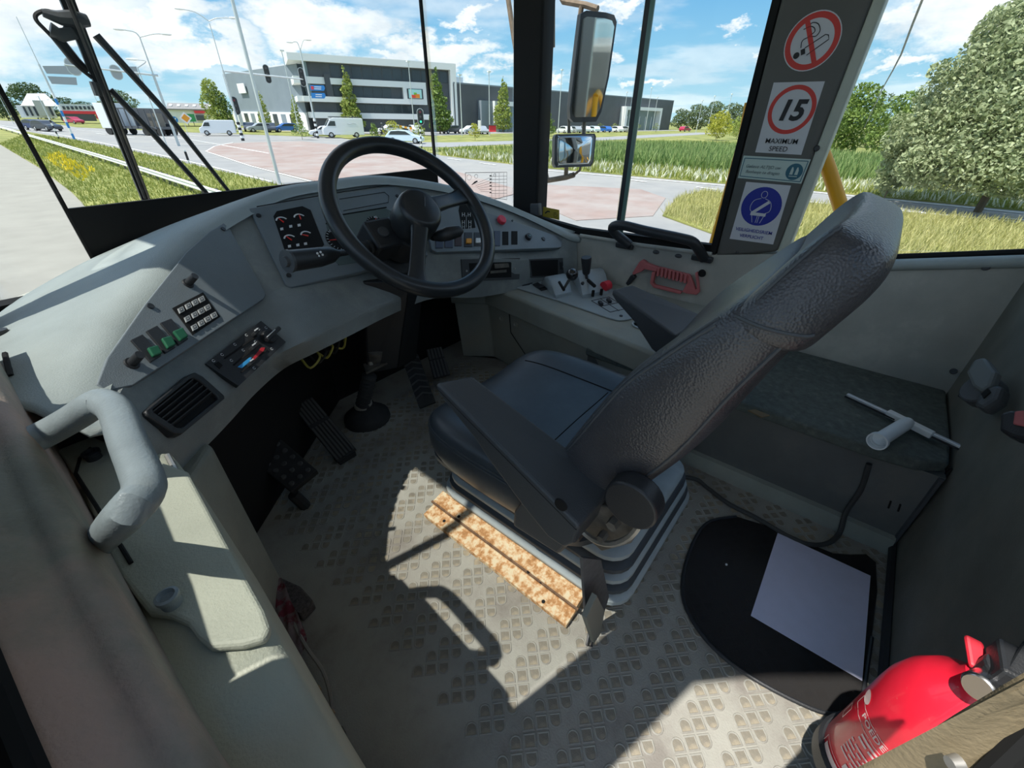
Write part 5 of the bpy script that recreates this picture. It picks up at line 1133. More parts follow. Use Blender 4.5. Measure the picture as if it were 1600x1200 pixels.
for a in ((150, 208.5), (195, 214), (240, 220)): gline([a, (a[0]+16, a[1]+2)], .08)
# grass blades
def inpoly(x, y, poly):
    c = False; n = len(poly)
    for i in range(n):
        a, b = poly[i], poly[i-1]
        if (a[1] > y) != (b[1] > y) and x < (b[0]-a[0])*(y-a[1])/(b[1]-a[1])+a[0]: c = not c
    return c
def raw_mesh(name, vs, nv, m_, ext=True, parent=None, kind=None):
    "vs: (n, nv, 3) array of triangles or quads"
    n = len(vs); me = bpy.data.meshes.new(name); v = vs.reshape(-1, 3)
    if ext:
        e = np.array(EM); v = v @ e[:3, :3].T + e[:3, 3]
        if parent is not None: iv = np.array(W[parent].inverted()); v = v @ iv[:3, :3].T + iv[:3, 3]
    me.vertices.add(n*nv); me.vertices.foreach_set('co', v.ravel().astype(np.float32))
    me.loops.add(n*nv); me.loops.foreach_set('vertex_index', np.arange(n*nv, dtype=np.int32))
    me.polygons.add(n); me.polygons.foreach_set('loop_start', np.arange(0, n*nv, nv, dtype=np.int32)); me.polygons.foreach_set('loop_total', np.full(n, nv, dtype=np.int32))
    me.update(calc_edges=True); me.materials.append(m_)
    o = bpy.data.objects.new(name, me); COL.objects.link(o)
    if parent is not None: o.parent = parent
    if kind: o['kind'] = kind
    return o
def leafmat(name, c, c2, tr=.25):
    m_ = bpy.data.materials.new(name); m_.use_nodes = True; MATS[name] = m_; nt = m_.node_tree; N = nt.nodes; L = nt.links; c = tuple(min(.85, q*1.1) for q in c); c2 = tuple(min(.85, q*1.1) for q in c2)
    b = N['Principled BSDF']; b.inputs['Roughness'].default_value = .65; g = N.new('ShaderNodeNewGeometry'); mx = N.new('ShaderNodeMix'); mx.data_type = 'RGBA'
    L.new(g.outputs['Random Per Island'], mx.inputs[0]); mx.inputs[6].default_value = (*c, 1); mx.inputs[7].default_value = (*c2, 1); L.new(mx.outputs[2], b.inputs['Base Color'])
    t = N.new('ShaderNodeBsdfTranslucent'); L.new(mx.outputs[2], t.inputs[0]); ms = N.new('ShaderNodeMixShader'); ms.inputs[0].default_value = tr
    L.new(b.outputs[0], ms.inputs[1]); L.new(t.outputs[0], ms.inputs[2]); L.new(ms.outputs[0], N['Material Output'].inputs[0]); return m_
def blades(name, poly, n, hmin, hmax, w, m_, label, near=None):
    poly = [(p[0], p[1]) for p in poly]; xs = [p[0] for p in poly]; ys = [p[1] for p in poly]; out = []
    tries = 0
    while len(out) < n and tries < n*12:
        tries += 1; x = random.uniform(min(xs), max(xs)); y = random.uniform(min(ys), max(ys))
        if near and random.random() > near/max(near, math.hypot(x, y)): continue
        if inpoly(x, y, poly): out.append((x, y))
    p = np.array(out); k = len(p); a = rng.uniform(0, 2*PI, k); h = rng.uniform(hmin, hmax, k); ww = w*(1+np.hypot(p[:, 0], p[:, 1])/25)
    t = np.zeros((k, 3, 3)); t[:, :, :2] = p[:, None, :]; t[:, 0, 0] += np.cos(a)*ww; t[:, 0, 1] += np.sin(a)*ww; t[:, 1, 0] -= np.cos(a)*ww; t[:, 1, 1] -= np.sin(a)*ww
    t[:, 2, 2] = h; t[:, 2, 0] += rng.normal(0, .3, k)*h; t[:, 2, 1] += rng.normal(0, .3, k)*h; t[:, :2, 2] = .03
    o = raw_mesh(name, t, 3, m_); tag(o, label, 'grass', kind='stuff')
LG1 = leafmat('grass_blade', (.17, .23, .035), (.36, .36, .10)); LG2 = leafmat('field_blade', (.16, .24, .05), (.34, .36, .12)); LG3 = leafmat('dry_blade', (.36, .35, .12), (.52, .48, .22)); LG4 = leafmat('reed_blade', (.11, .21, .05), (.30, .37, .13))
blades('verge_grass', VERGE[:-1]+[G(40, 210)], 26000, .08, .28, .012, LG1, 'short bright green grass along the guard rail on the left verge', near=14)
blades('roadside_grass_blades', NEARG, 34000, .10, .42, .010, LG3, 'dry yellow grass between the truck and the road on the right', near=14)
FN = gp((690, 243), (840, 262), (1100, 285), (1256, 297), (1600, 330), (1800, 340), (1600, 302), (1256, 283), (1100, 270), (840, 250), (700, 238))
blades('field_edge_grass', FN, 16000, .1, .5, .014, LG1, 'flowering grass edge of the field beyond the right hand road', near=26)
FF = gp((840, 250), (1100, 270), (1256, 283), (1600, 302), (1800, 310), (1600, 275), (1250, 245), (1100, 235), (860, 232))
blades('reed_field', FF, 26000, .5, 1.25, .03, LG4, 'tall green reeds growing in the field on the right', near=40)
F3 = gp((660, 237), (800, 246), (1000, 240), (1250, 240), (1250, 226), (1000, 222), (800, 231), (690, 234))
blades('meadow_grass', F3, 12000, .15, .5, .03, LG2, 'green meadow grass in front of the long dark warehouse', near=60)
FLW = leafmat('flower_white', (.75, .75, .65), (.85, .82, .6)); FLY = leafmat('flower_yellow', (.75, .55, .02), (.8, .65, .05))
blades('white_flowers', FN, 1500, .35, .55, .03, FLW, 'small white flowers scattered along the right field edge', near=26)
blades('yellow_flowers', [G(90, 240), G(150, 268), G(130, 285), G(70, 250)], 260, .15, .35, .035, FLY, 'yellow flowers in the left verge beside the lot')

# ------------------------------------------------------------------ trees
def leaves(blobs, n, size, surf=.55):
    "quads scattered through a set of ellipsoid blobs (c, r) in local coordinates"
    vol = np.array([b[1][0]*b[1][1]*b[1][2] for b in blobs])**.67; idx = rng.choice(len(blobs), n, p=vol/vol.sum())
    c = np.array([b[0] for b in blobs])[idx]; r = np.array([b[1] for b in blobs])[idx]
    d = rng.normal(size=(n, 3)); d /= np.linalg.norm(d, axis=1)[:, None]; rad = surf + (1-surf)*rng.random(n)**.5
    p = c + d*r*rad[:, None]
    a = rng.normal(size=(n, 3)); a /= np.linalg.norm(a, axis=1)[:, None]; q = rng.normal(size=(n, 3)); b_ = np.cross(a, q); b_ /= np.linalg.norm(b_, axis=1)[:, None]
    s = size*(.6+.8*rng.random(n))[:, None]
    return np.stack([p-a*s, p-b_*s*.5, p+a*s, p+b_*s*.5], axis=1)
def tree(name, label, pos, h, blobs, n, size, m_, trunk=.15, group=None, cat='tree', trunkh=None):
    mw = M.Translation(V((pos[0], pos[1], 0))); t = thing(name, label, cat, mtx=mw, ext=True, group=group)
    v = leaves(blobs, n, size); o = raw_mesh('foliage', v, 4, m_, ext=False, parent=t, kind='stuff')
    if trunk:
        th = trunkh or h*.6; MB().tube([(0, 0, -.05), (.03*h*.1, 0, th*.5), (0, .02*h*.1, th)], [trunk, trunk*.8, trunk*.35], 7).build('trunk', mat('tree_bark', (.12, .09, .06), .9), t, local=True)
        for k in range(4):
            a = k*1.7; MB().tube([(0, 0, th*(.45+.1*k)), (math.cos(a)*h*.12, math.sin(a)*h*.12, th*(.65+.1*k))], [trunk*.35, trunk*.12], 5).build('branch', mat('tree_bark', (.12, .09, .06), .9), t, local=True)
    return t
def hgt(pos, v):     # height at which a vertical over pos meets image row v
    lo, hi = -5, 200
    for _ in range(50):
        m_ = (lo+hi)/2; p = EM @ V((pos[0], pos[1], m_)); d = p-CC; vv = 600-FPX*d.dot(CU)/d.dot(CD) if d.dot(CD) > .5 else -9999
        if vv > v: lo = m_
        else: hi = m_
    return lo
def wpx(pos, px_):   # metres per pixels at pos
    p = EM @ V((pos[0], pos[1], 2)); return (p-CC).dot(CD)/FPX*px_
LT1 = leafmat('leaf_mid_green', (.10, .17, .035), (.22, .30, .06)); LT2 = leafmat('leaf_light_green', (.20, .27, .05), (.36, .40, .09)); LT3 = leafmat('leaf_dark_green', (.035, .07, .025), (.09, .14, .045))
LT4 = leafmat('leaf_grey_green', (.20, .25, .11), (.46, .50, .29)); LT5 = leafmat('leaf_yellow_green', (.30, .32, .03), (.48, .46, .07)); LT6 = leafmat('leaf_far', (.09, .13, .06), (.17, .22, .10))
def cone_tree(u, vb, vt, wpx_, label, m_, n, d=None, cat='tree', name='conical_tree'):
    pos = G(u, vb) if d is None else GD(u, vb, d); h = hgt(pos, vt); w = wpx(pos, wpx_)/2
    bl = []
    for k in range(9):
        t = k/8; rr = w*(1-t)**.75*(.85+.3*random.random())+w*.10; bl.append(((random.uniform(-.15, .15)*w, random.uniform(-.15, .15)*w, h*(.14+.82*t)), (rr, rr, h*.085)))
    return tree(name, label, pos, h, bl, n, h*.02+.05, m_, trunk=h*.012+.03)
cone_tree(553, 206, 106, 32, 'slim pale green tree behind the white van', LT2, 2600)
cone_tree(688, 210, 108, 36, 'tall green columnar tree right of the traffic light', LT1, 3000)
cone_tree(786, 207, 122, 30, 'slim green tree with a bare tip before the warehouse entrance', LT2, 2400)
cone_tree(851, 213, 158, 30, 'bushy tree just right of the front right pillar', LT1, 1800)
cone_tree(419, 203, 143, 20, 'small slim tree before the grey hall left of the office', LT2, 1000)
cone_tree(468, 205, 150, 17, 'small slim tree beside the corner of the office building', LT2, 1000)
def blob_tree(u, vb, vt, wpx_, label, m_, n, sz=1., d=None, name='tree', cat='tree', nb=9, trunk=None, low=.12):
    pos = G(u, vb) if d is None else GD(u, vb, d); pos = V((pos.x, pos.y, 0)); h = hgt(pos, vt); w = wpx(pos, wpx_)/2; bl = []
    for k in range(nb):
        a = k*2.4; t = (k+.5)/nb; rad = w*.55*math.sin(PI*min(.95, t*.8+.18)); zc = h*(low+(.86-low)*t)
        bl.append(((math.cos(a)*rad, math.sin(a)*rad, zc), (w*.52, w*.52, h*(.17+.03*math.sin(k*3)))))
    return tree(name, label, pos, h, bl, n, (h*.016+.06)*sz, m_, trunk=h*.012+.03 if trunk is None else trunk, cat=cat)
blob_tree(347, 206, 118, 38, 'green tree behind the red traffic signal pole', LT2, 3000)
blob_tree(362, 206, 140, 22, 'darker tree tucked right behind the signal pole tree', LT1, 1500)
blob_tree(60, 186, 126, 66, 'big round dark tree behind the white building far left', LT3, 3600, sz=1.5, d=230)
blob_tree(14, 188, 142, 36, 'dark tree at the far left edge of the view', LT3, 2000, sz=1.5, d=200)
blob_tree(112, 190, 150, 40, 'low dark tree right of the white building', LT3, 2000, sz=1.5, d=240)
blob_tree(140, 190, 157, 40, 'lower dark tree above the red shop front', LT3, 2000, sz=1.5, d=250)
blob_tree(200, 196, 138, 54, 'wide grey green tree behind the truck trailer', LT6, 3000, sz=1.5, d=230)
for i, (u, vt, w_) in enumerate(((1062, 168, 36), (1085, 160, 40), (1112, 156, 40), (1140, 158, 40), (1165, 160, 36), (1190, 162, 40), (1260, 160, 60), (1310, 155, 60))):
    blob_tree(u, 204, vt, w_, ['', ''][0] or f'grey green tree in the far row beyond the warehouse end, {("first","second","third","fourth","fifth","sixth","seventh","eighth")[i]} from the left', LT6, 2600, sz=1.5, d=215, nb=7)
blob_tree(1118, 220, 172, 42, 'yellow green bush at the field edge left of the sticker pillar', LT5, 2600, nb=8, low=.2, name='bush', cat='bush', trunk=.04)
blob_tree(1150, 218, 180, 44, 'pale yellow bush half behind the sticker pillar', LT2, 2200, nb=8, low=.2, name='bush', cat='bush', trunk=.04)
blob_tree(1320, 222, 122, 78, 'dark conifer like tree right behind the sticker pillar', LT1, 3600, d=62)
blob_tree(1398, 214, 138, 90, 'round bright green shrub in the field gap behind the window', LT1, 3600, d=58, low=.2, name='shrub', cat='shrub')
blob_tree(1360, 208, 140, 60, 'tree in the gap between conifer and shrub', LT6, 1600, d=90)
# the big windswept willow thicket on the right
wb = []
wpos = GD(1560, 275, 27); wpos = V((wpos.x, wpos.y, 0))
def wl(u, v, d): q = GD(u, v, d); return (q.x-wpos.x, q.y-wpos.y, q.z)
for (u, v, d, r, rz) in ((1500, 250, 26, 1.7, 1.2), (1450, 262, 26, 1.2, .8), (1540, 200, 27, 2.0, 1.8), (1490, 195, 27, 1.6, 1.3), (1580, 130, 27, 1.9, 2.2), (1530, 140, 27.5, 1.5, 1.6), (1560, 80, 28, 1.2, 1.5), (1610, 60, 28, 1.5, 1.6), (1555, 50, 28, .7, .9), (1600, 190, 26, 2.2, 2.0), (1640, 240, 26, 2.2, 1.6), (1570, 262, 25, 1.7, 1.0), (1430, 215, 28, 1.2, 1.1), (1475, 150, 28, 1.0, .9), (1660, 120, 28, 2.4, 2.6)):
    wb.append((wl(u, v, d), (r, r, rz)))
    for k in range(3): wb.append((wl(u+random.uniform(-38, 20), v+random.uniform(-42, 12), d+random.uniform(-1.5, .5)), (r*.33, r*.33, rz*.42)))
tree('willow_thicket', 'large windblown grey green willow thicket filling the right window', wpos, 9, wb, 64000, .085, LT4, trunk=.14, trunkh=4, cat='tree')
blob_tree(1408, 252, 205, 56, 'low grey green shrub at the left foot of the willow thicket', LT4, 2200, d=28, low=.2, name='shrub', cat='shrub', trunk=.03)
for i, (u, v, w_, c_) in enumerate(((862/1*0+615, 186, 34, LT5), (655, 190, 22, LT2), (742, 190, 20, LT5), (585, 190, 14, LT1), (470, 193, 30, LT1), (985, 0, 0, None))):
    if c_: blob_tree(u, 206, v, w_, ('yellow shrub beside the parked white car', 'small shrub left of the columnar tree', 'small yellow shrub at the left end of the warehouse', 'small green shrub behind the motorcyclist', 'round green shrub behind the white car')[i], c_, 500, d=72, nb=5, low=.25, name='shrub', cat='shrub', trunk=.03)
for i, (u, w_) in enumerate(((937, 14), (960, 14), (995, 12), (1025, 12), (918, 12))):
    blob_tree(u, 204, 192, w_, f'small clipped bush before the warehouse, {("first","second","third","fourth","last")[i]} placed of five', LT2, 220, d=150, nb=4, low=.3, name='bush', cat='bush', trunk=.05)

# ------------------------------------------------------------------ buildings
DARK = mat('facade_dark', (.055, .06, .068), .5, var=.12, vs=.4); DGL = mat('dark_glazing', (.03, .038, .045), .12); BWH = mat('facade_white', (.70, .71, .70), .6); HALL = mat('hall_grey', (.15, .18, .205), .6, var=.08, vs=.3); GLZ = mat('far_glazing', (.12, .16, .17), .1)
of = thing('office_building', 'large dark office block with white bands and a cantilevered white roof edge', 'building', (50, 93, 0), ext=True)
OA, OB = V((50, 93, 0)), V((78, 80.3, 0)); od = (OB-OA).normalized(); on = V((-od.y, od.x, 0)); on = on if on.x > 0 else -on   # on points away from the road
OH = 12.4; OL = (OB-OA).length
def opt(t, z, dpt=0): return OA + od*t + on*dpt + UP*z
def oslab(name, m_, t0, t1, z0, z1, d0, d1, par=None): 
    b = MB(ext=True); b.prism([opt(t0, z0, d0), opt(t1, z0, d0), opt(t1, z1, d0), opt(t0, z1, d0)], on*(d1-d0)); return b.build(name, m_, par or of)
oslab('dark_wall', DARK, 1.2, OL, 0, OH-.9, .6, 12)
oslab('roof_band', BWH, -1.8, OL, OH-1.1, OH, -.6, 12)
oslab('end_pier', BWH, OL-1.3, OL, 0, OH-1.1, -.6, 1)
oslab('white_band', BWH, 5, OL*.78, 7.9, 8.9, -.3, .9); oslab('white_band', BWH, -.5, OL*.78, 5.0, 5.9, -.3, .9); oslab('white_band', BWH, 1, OL-1.3, 2.3, 3.3, -.3, .9)
oslab('white_band', BWH, -1.5, 4.2, 7.9, 9.0, .3, 12); oslab('white_panel', BWH, OL*.62, OL*.78, 5.9, 7.9, -.3, .9)
oslab('side_band', BWH, -1.5, 1.3, 5.0, 5.9, .2, 12); oslab('side_band', BWH, .2, 1.3, 2.3, 3.3, .2, 12)
oslab('stair_slab', DARK, 4.0, 5.2, 5.9, 9.5, -.2, .6); oslab('corner_glazing', GLZ, .6, 1.3, 5.9, 7.9, .4, 12); oslab('corner_glazing', GLZ, .6, 1.3, 9.0, OH-1.1, .4, 12)
for r_, (z0, z1) in enumerate(((9.0, 11.1), (6.0, 7.8), (3.4, 4.9))):
    for k in range(9 if r_ else 13):
        t0 = 5.4+k*(1.9 if r_ else 2.0); 
        if t0+1.7 < (OL*.60 if r_ == 1 else OL*.76 if r_ == 2 else OL-1.4): oslab('window', DGL, t0, t0+1.75, z0+.1, z1-.1, .52, .6)
poster = oslab('poster_frame', DGL, OL*.645, OL*.755, 6.0, 7.75, -.38, -.3)
pcs = [('poster_sheet', mat('poster_green', (.30, .52, .50), .5), OL*.655, OL*.745, 6.1, 7.65, -.42), ('poster_fruit', mat('poster_red', (.62, .06, .03), .5), OL*.67, OL*.70, 6.15, 6.7, -.45), ('poster_fruit', mat('poster_orange', (.75, .25, .03), .5), OL*.70, OL*.73, 6.15, 6.85, -.45), ('poster_fruit', mat('poster_green2', (.12, .35, .05), .5), OL*.69, OL*.71, 6.7, 7.1, -.45)]
for nm, m_, t0, t1, z0, z1, d0 in pcs: oslab(nm, m_, t0, t1, z0, z1, d0, d0+.03, poster)
wh = thing('warehouse', 'long low dark warehouse with white framed portals beyond the meadow', 'building', (78, 80, 0), ext=True)
WA, WB = V((77, 80, 0)), V((180, 71.5, 0)); wd = (WB-WA).normalized(); wn = V((-wd.y, wd.x, 0)); wn = wn if wn.y > 0 else -wn
def wslab(name, m_, t0, t1, z0, z1, d0, d1): 
    q = lambda t, z: WA+wd*t+wn*d0+UP*z
    return MB(ext=True).prism([q(t0, z0), q(t1, z0), q(t1, z1), q(t0, z1)], wn*(d1-d0)).build(name, m_, wh)
WL = (WB-WA).length
wslab('wall', DARK, 0, WL, 0, 9, 0, 25); wslab('roof_parapet', HALL, 0, WL, 9, 9.25, -.05, 25); wslab('roof_unit', BWH, 1, 7, 9.25, 10.6, 5, 9)
def portal(t0, t1, zt):
    wslab('portal_frame', BWH, t0, t1, zt-.9, zt, -2, .2); wslab('portal_frame', BWH, t0, t0+1.1, 0, zt-.9, -2, .2); wslab('portal_frame', BWH, t1-1.1, t1, 0, zt-.9, -2, .2)
    wslab('portal_glazing', GLZ, t0+1.1, t1-1.1, 0, zt-.9, -.3, .1)
    for k in range(1, 6): q = t0+(t1-t0)*k/6; wslab('glazing_bar', BWH, q-.08, q+.08, 0, zt-2.6, -.4, -.3)
portal(10.5, 26.5, 6.2); portal(68, 92, 6.6)
wslab('bay', HALL, 7, 10.5, 0, 6.2, -1.2, 0)
gh_ = thing('grey_hall', 'pale blue grey hall left of the office building', 'building', (60, 130, 0), ext=True)
q = [G(362, 118, 11.5), G(480, 112, 11.5)]; q = [V((58, 150, 0)), V((58, 112, 0))]
ha, hb_ = GD(372, 200, 155), GD(485, 205, 112); ha.z = hb_.z = 0
MB(ext=True).prism([ha, hb_, hb_+UP*11.3, ha+UP*11.3], (25, 12, 0)).build('wall', HALL, gh_)
hd_ = (hb_-ha).normalized(); hn = V((hd_.y, -hd_.x, 0)); hn = hn if hn.dot(-ha) > 0 else -hn
MB(ext=True).prism([ha+hn*.3, hb_+hn*.3, hb_+hn*.3+UP*3.2, ha+hn*.3+UP*3.2], -hn*.4).build('loading_band', BWH, gh_)
for k in range(8): a = ha+hd_*(4+k*4.8)+hn*.35; MB(ext=True).prism([a, a+hd_*2.6, a+hd_*2.6+UP*2.8, a+UP*2.8], -hn*.1).build('dock_door', DGL if k % 2 else HALL, gh_)
MB(ext=True).prism([ha+hd_*10+hn*.5+UP*7, ha+hd_*15+hn*.5+UP*7, ha+hd_*15+hn*.5+UP*9, ha+hd_*10+hn*.5+UP*9], -hn*.2).build('sign_panel', BWH, gh_)
# buildings far left
hs_ = thing('white_building', 'white building with striped front and steep pale roof far left', 'building', GD(65, 190, 175), ext=True)
def ubox(par, name, m_, u0, u1, v0, v1, d, dep=4.0, ext=True):
    a, c = GD(u0, v1, d), GD(u1, v1, d); zt = GD((u0+u1)/2, v0, d).z; zb = max(0, GD((u0+u1)/2, v1, d).z)
    a.z = c.z = zb; nn = V(((a+c).x, (a+c).y, 0)).normalized()
    return MB(ext=True).prism([a, c, c+UP*(zt-zb), a+UP*(zt-zb)], nn*dep).build(name, m_, par)
ubox(hs_, 'wall', BWH, 34, 90, 165, 184, 172, 10)
a, c = GD(32, 165, 171.5), GD(92, 166, 171.5); r1, r2 = GD(42, 146, 176), GD(70, 146, 176); nn = V((a.x, a.y, 0)).normalized()
MB(ext=True).prism([a, c, r2, r1], nn*8).build('roof', mat('pale_roof', (.45, .45, .44), .8, var=.5, vs=1.5), hs_)
for k in range(6): ubox(hs_, 'dark_bay', DGL, 42+k*8, 45.5+k*8, 167, 181, 171.6, .3)
ubox(hs_, 'gable_panel', mat('gable_grey', (.33, .34, .30), .8), 62, 78, 157, 181, 171, .4)
rb = thing('red_shop', 'long low shop with red band and parked stock far left', 'building', GD(135, 192, 165), ext=True)
ubox(rb, 'wall', mat('shop_pale', (.50, .53, .52), .7, var=.3, vs=.8), 96, 160, 163, 176, 165, 8); ubox(rb, 'red_band', mat('shop_red', (.55, .04, .05), .6), 100, 152, 173.5, 178, 164.8, .5); ubox(rb, 'shadow_front', DARK, 97, 152, 178, 189, 164.9, .5)
for k in range(9): ubox(rb, 'shop_window', DGL, 99+k*6.5, 103+k*6.5, 166, 171, 164.8, .3)
ubox(rb, 'red_sign', mat('shop_red', (.55, .04, .05), .6), 152, 160, 176, 186, 164.4, .5)
sh_ = thing('roof_workshop', 'long workshop with grey skylit roof beside the green billboard', 'building', GD(295, 195, 140), ext=True)
ubox(sh_, 'wall', mat('workshop_wall', (.55, .55, .53), .7), 262, 332, 171, 192, 140, 8)
a, c = GD(260, 171.5, 139.5), GD(334, 173, 139.5); r1, r2 = GD(262, 162.5, 146), GD(334, 164, 146)
MB(ext=True).prism([a, c, r2, r1], (0, 0, .25)).build('roof', mat('workshop_roof', (.20, .19, .185), .8), sh_)
for k in range(6): t = (k+.5)/6; q0, q1 = a.lerp(c, t-.03), a.lerp(c, t+.03); p0, p1 = r1.lerp(r2, t-.03), r1.lerp(r2, t+.03); MB(ext=True).prism([q0.lerp(p0, .35)+UP*.3, q1.lerp(p1, .35)+UP*.3, q1.lerp(p1, .6)+UP*.35, q0.lerp(p0, .6)+UP*.35], (0, 0, .1)).build('skylight', BWH, sh_)
ubox(sh_, 'red_fascia', mat('shop_red', (.55, .04, .05), .6), 304, 322, 173, 177, 139.4, .4); ubox(sh_, 'dark_door', DARK, 308, 322, 180, 188, 139.4, .4)
bb = thing('green_billboard', 'green billboard standing before the workshop', 'billboard', GD(300, 192, 120), ext=True)
ubox(bb, 'board', mat('billboard_green', (.03, .22, .08), .5), 293, 307, 178, 190, 120, .2); ubox(bb, 'post', STEELD, 295, 296, 190, 197, 120, .2); ubox(bb, 'post', STEELD, 304, 305, 190, 197, 120, .2)
# ------------------------------------------------------------------ street furniture
POLE = mat('galvanised_pole', (.42, .45, .45), .45, .3, var=.06, vs=2); SIGB = mat('sign_back_grey', (.26, .28, .29), .6); SIGF = mat('road_sign_blue', (.02, .16, .42), .45); SIGR = mat('signal_black', (.02, .024, .024), .5)
def pole_base(u, v): q = G(u, v); q.z = 0; return q
def mast(par, pos, h, r0, r1=None, m_=POLE, nm='mast'):
    return MB(ext=True).tube([pos-UP*.1, pos+UP*h], [r0, r1 or r0*.6], 8).build(nm, m_, par, smooth=True)
def at_h(pos, u, v):   # point near pos's distance on the sight line of a pixel
    return GD(u, v, math.hypot(pos.x, pos.y))
def striped(par, pos, h, r, n=6, c1=INK, c2=WHITE):
    for k in range(n):
        MB(ext=True).cyl(pos+UP*(h*k/n), pos+UP*(h*(k+1)/n), r, r, 10).build('stripe_band', c1 if k % 2 == 0 else c2, par)
def signal(par, pos, u0, v0, u1, v1, w, lamps, backside=False):
    "oval signal head between two pixels at pos's distance"
    a, c = at_h(pos, u0, v0), at_h(pos, u1, v1); ax = (a-c); L_ = ax.length; ax = UP; c = c.lerp(a, .5)-UP*L_/2
    fw_ = V((-c.x, -c.y, 0)).normalized(); sd_ = fw_.cross(UP)
    def oval(g, off): return [c + sd_*((w+g)*math.cos(t)) + UP*((w+g)*math.sin(t) + (L_-w if math.sin(t) >= 0 else w)) + fw_*off for t in [i*PI/10+.001 for i in range(20)]]
    MB(ext=True).loft([oval(w*.16, -.06), oval(w*.16, 0)]).build('signal_border', POLE, par)
    MB(ext=True).loft([oval(0, -.08), oval(0, .03)]).build('signal_board', SIGB if backside else SIGR, par)
    for k, col in enumerate(lamps):
        p = c + UP*(L_*(.8-.3*k)) + fw_*.03; MB(ext=True).cyl(p, p+fw_*.14, w*.42, w*.42, 12).build('lamp_hood', SIGR, par)
        MB(ext=True).cyl(p+fw_*.13, p+fw_*.15, w*.36, w*.36, 12).build('lamp', col, par)
LOFF = mat('lamp_off', (.05, .05, .05), .3); LRED = mat('lamp_red', (.10, .02, .03), .3); LGRN = mat('lamp_green', (.01, .35, .20), .3, emit=(.05, .8, .45, .8))
def lamp_arm(par, p0, pix, pos, r=.05):
    pts = [p0] + [at_h(pos, u, v) for u, v in pix]
    MB(ext=True).tube(cr(pts, 4), r, 6).build('lamp_arm', POLE, par, smooth=True)
    e = pts[-1]; d = (pts[-1]-pts[-2]); d.z = 0; d = d.normalized()
    MB(ext=True).tube([e-d*.25, e, e+d*.45, e+d*.6], [r*1.2, r*2.2, r*2., r], 8).build('lamp_head', BWH, par, smooth=True)
# sign and signal gantry, far left
p = pole_base(117, 219); t = thing('signpost', 'blue and white striped sign post with two grey arrow boards far left', 'signpost', p, ext=True)
hh = hgt(p, 100); mast(t, p, hh, .10, .09); mast(t, p+UP*(hh-.2), hgt(p, 22)-hh, .045, .03, nm='lamp_mast')
for k in range(8): MB(ext=True).cyl(p+UP*(.1+.55*k), p+UP*(.1+.55*(k+1)), .115, .115, 10).build('stripe_band', SIGF if k % 2 == 0 else WHITE, t)
for (a, c, d_) in (((66, 103), (123, 103), (121, 117)), ((74, 119), (119, 121), (121, 133))):
    q = [at_h(p, *a), at_h(p, *c), at_h(p, d_[0], d_[1]), at_h(p, a[0]+7, a[1]+12)]
    MB(ext=True).prism(q, V((-q[0].x, -q[0].y, 0)).normalized()*.05).build('arrow_board', SIGB, t)
p = pole_base(268, 183); p = GD(266, 190, 60); p.z = 0
t = thing('signal_gantry', 'grey gantry mast with long arm, sign backs and signal backs behind the wiper', 'gantry', p, ext=True)
mast(t, p, hgt(p, 117), .13, .11); mast(t, p+UP*(hgt(p, 117)-.2), hgt(p, 57)-hgt(p, 117)+.2, .06, .045, nm='lamp_mast')
MB(ext=True).tube([at_h(p, 247, 118), at_h(p, 100, 101)], [.09, .06], 8).build('gantry_arm', POLE, t)
tp = p+UP*hgt(p, 58)
lamp_arm(t, tp, [(210, 50), (190, 46)], p); lamp_arm(t, tp, [(240, 53), (256, 53)], p)
signal(t, p, 110, 91, 118, 117, .42, [], True); signal(t, p, 177, 102, 186, 124, .36, [], True)
q = [at_h(p, *a) for a in ((197, 104), (213, 104), (219, 124), (203, 119))]; MB(ext=True).prism(q, V((-p.x, -p.y, 0)).normalized()*.04).build('sign_back', SIGB, t)
MB(ext=True).tube([at_h(p, 207, 104)-UP*.1, at_h(p, 207, 104)+UP*.0], .03, 6).build('sign_clip', POLE, t)
p = GD(262, 214, 45); p = pole_base(262, 231); t = thing('street_lamp', 'thin single armed street lamp between the two wiper arms', 'street lamp', p, ext=True)
mast(t, p, hgt(p, 105), .055, .04); lamp_arm(t, p+UP*hgt(p, 106), [(228, 96), (210, 93)], p, .035)
p = pole_base(380, 220); t = thing('signal_gantry', 'white signal gantry with striped foot, arm and twin lamps left of the steering wheel', 'gantry', p, ext=True)
h1_ = hgt(p, 110); mast(t, p, h1_, .16, .12); mast(t, p+UP*(h1_-.2), hgt(p, 33)-h1_, .06, .045, nm='lamp_mast')
striped(t, p, 2.0, .19, 7)
MB(ext=True).tube([at_h(p, 351, 111), at_h(p, 474, 124)], [.11, .08], 8).build('gantry_arm', POLE, t)
tp = p+UP*hgt(p, 33); lamp_arm(t, tp, [(305, 19), (283, 14)], p, .05); lamp_arm(t, tp, [(340, 28), (362, 28)], p, .05)
signal(t, p, 414, 101, 421, 130, .30, [LOFF, LOFF, LOFF]); signal(t, p, 468, 106, 476, 135, .30, [LOFF, LOFF, LOFF])
signal(t, p, 364, 151, 372, 179, .34, [LRED, LOFF, LOFF])
p = pole_base(437, 287); t = thing('flag_mast', 'plain grey mast close by, leaning across the view left of the steering wheel', 'mast', p, ext=True)
mast(t, p, 12, .085, .07)
p = pole_base(497, 216); t = thing('lamp_signpost', 'twin armed lamp post with two blue direction signs before the office block', 'signpost', p, ext=True)
mast(t, p, hgt(p, 78), .14, .10); striped(t, p, 2.4, .17, 8)
tp = p+UP*hgt(p, 78); lamp_arm(t, tp, [(464, 66), (455, 66)], p, .05); lamp_arm(t, tp, [(474, 63), (479, 62)], p, .05)
for k, ((a, c), s_) in enumerate((((484, 134), (508, 143)), '') for _ in ()) : pass
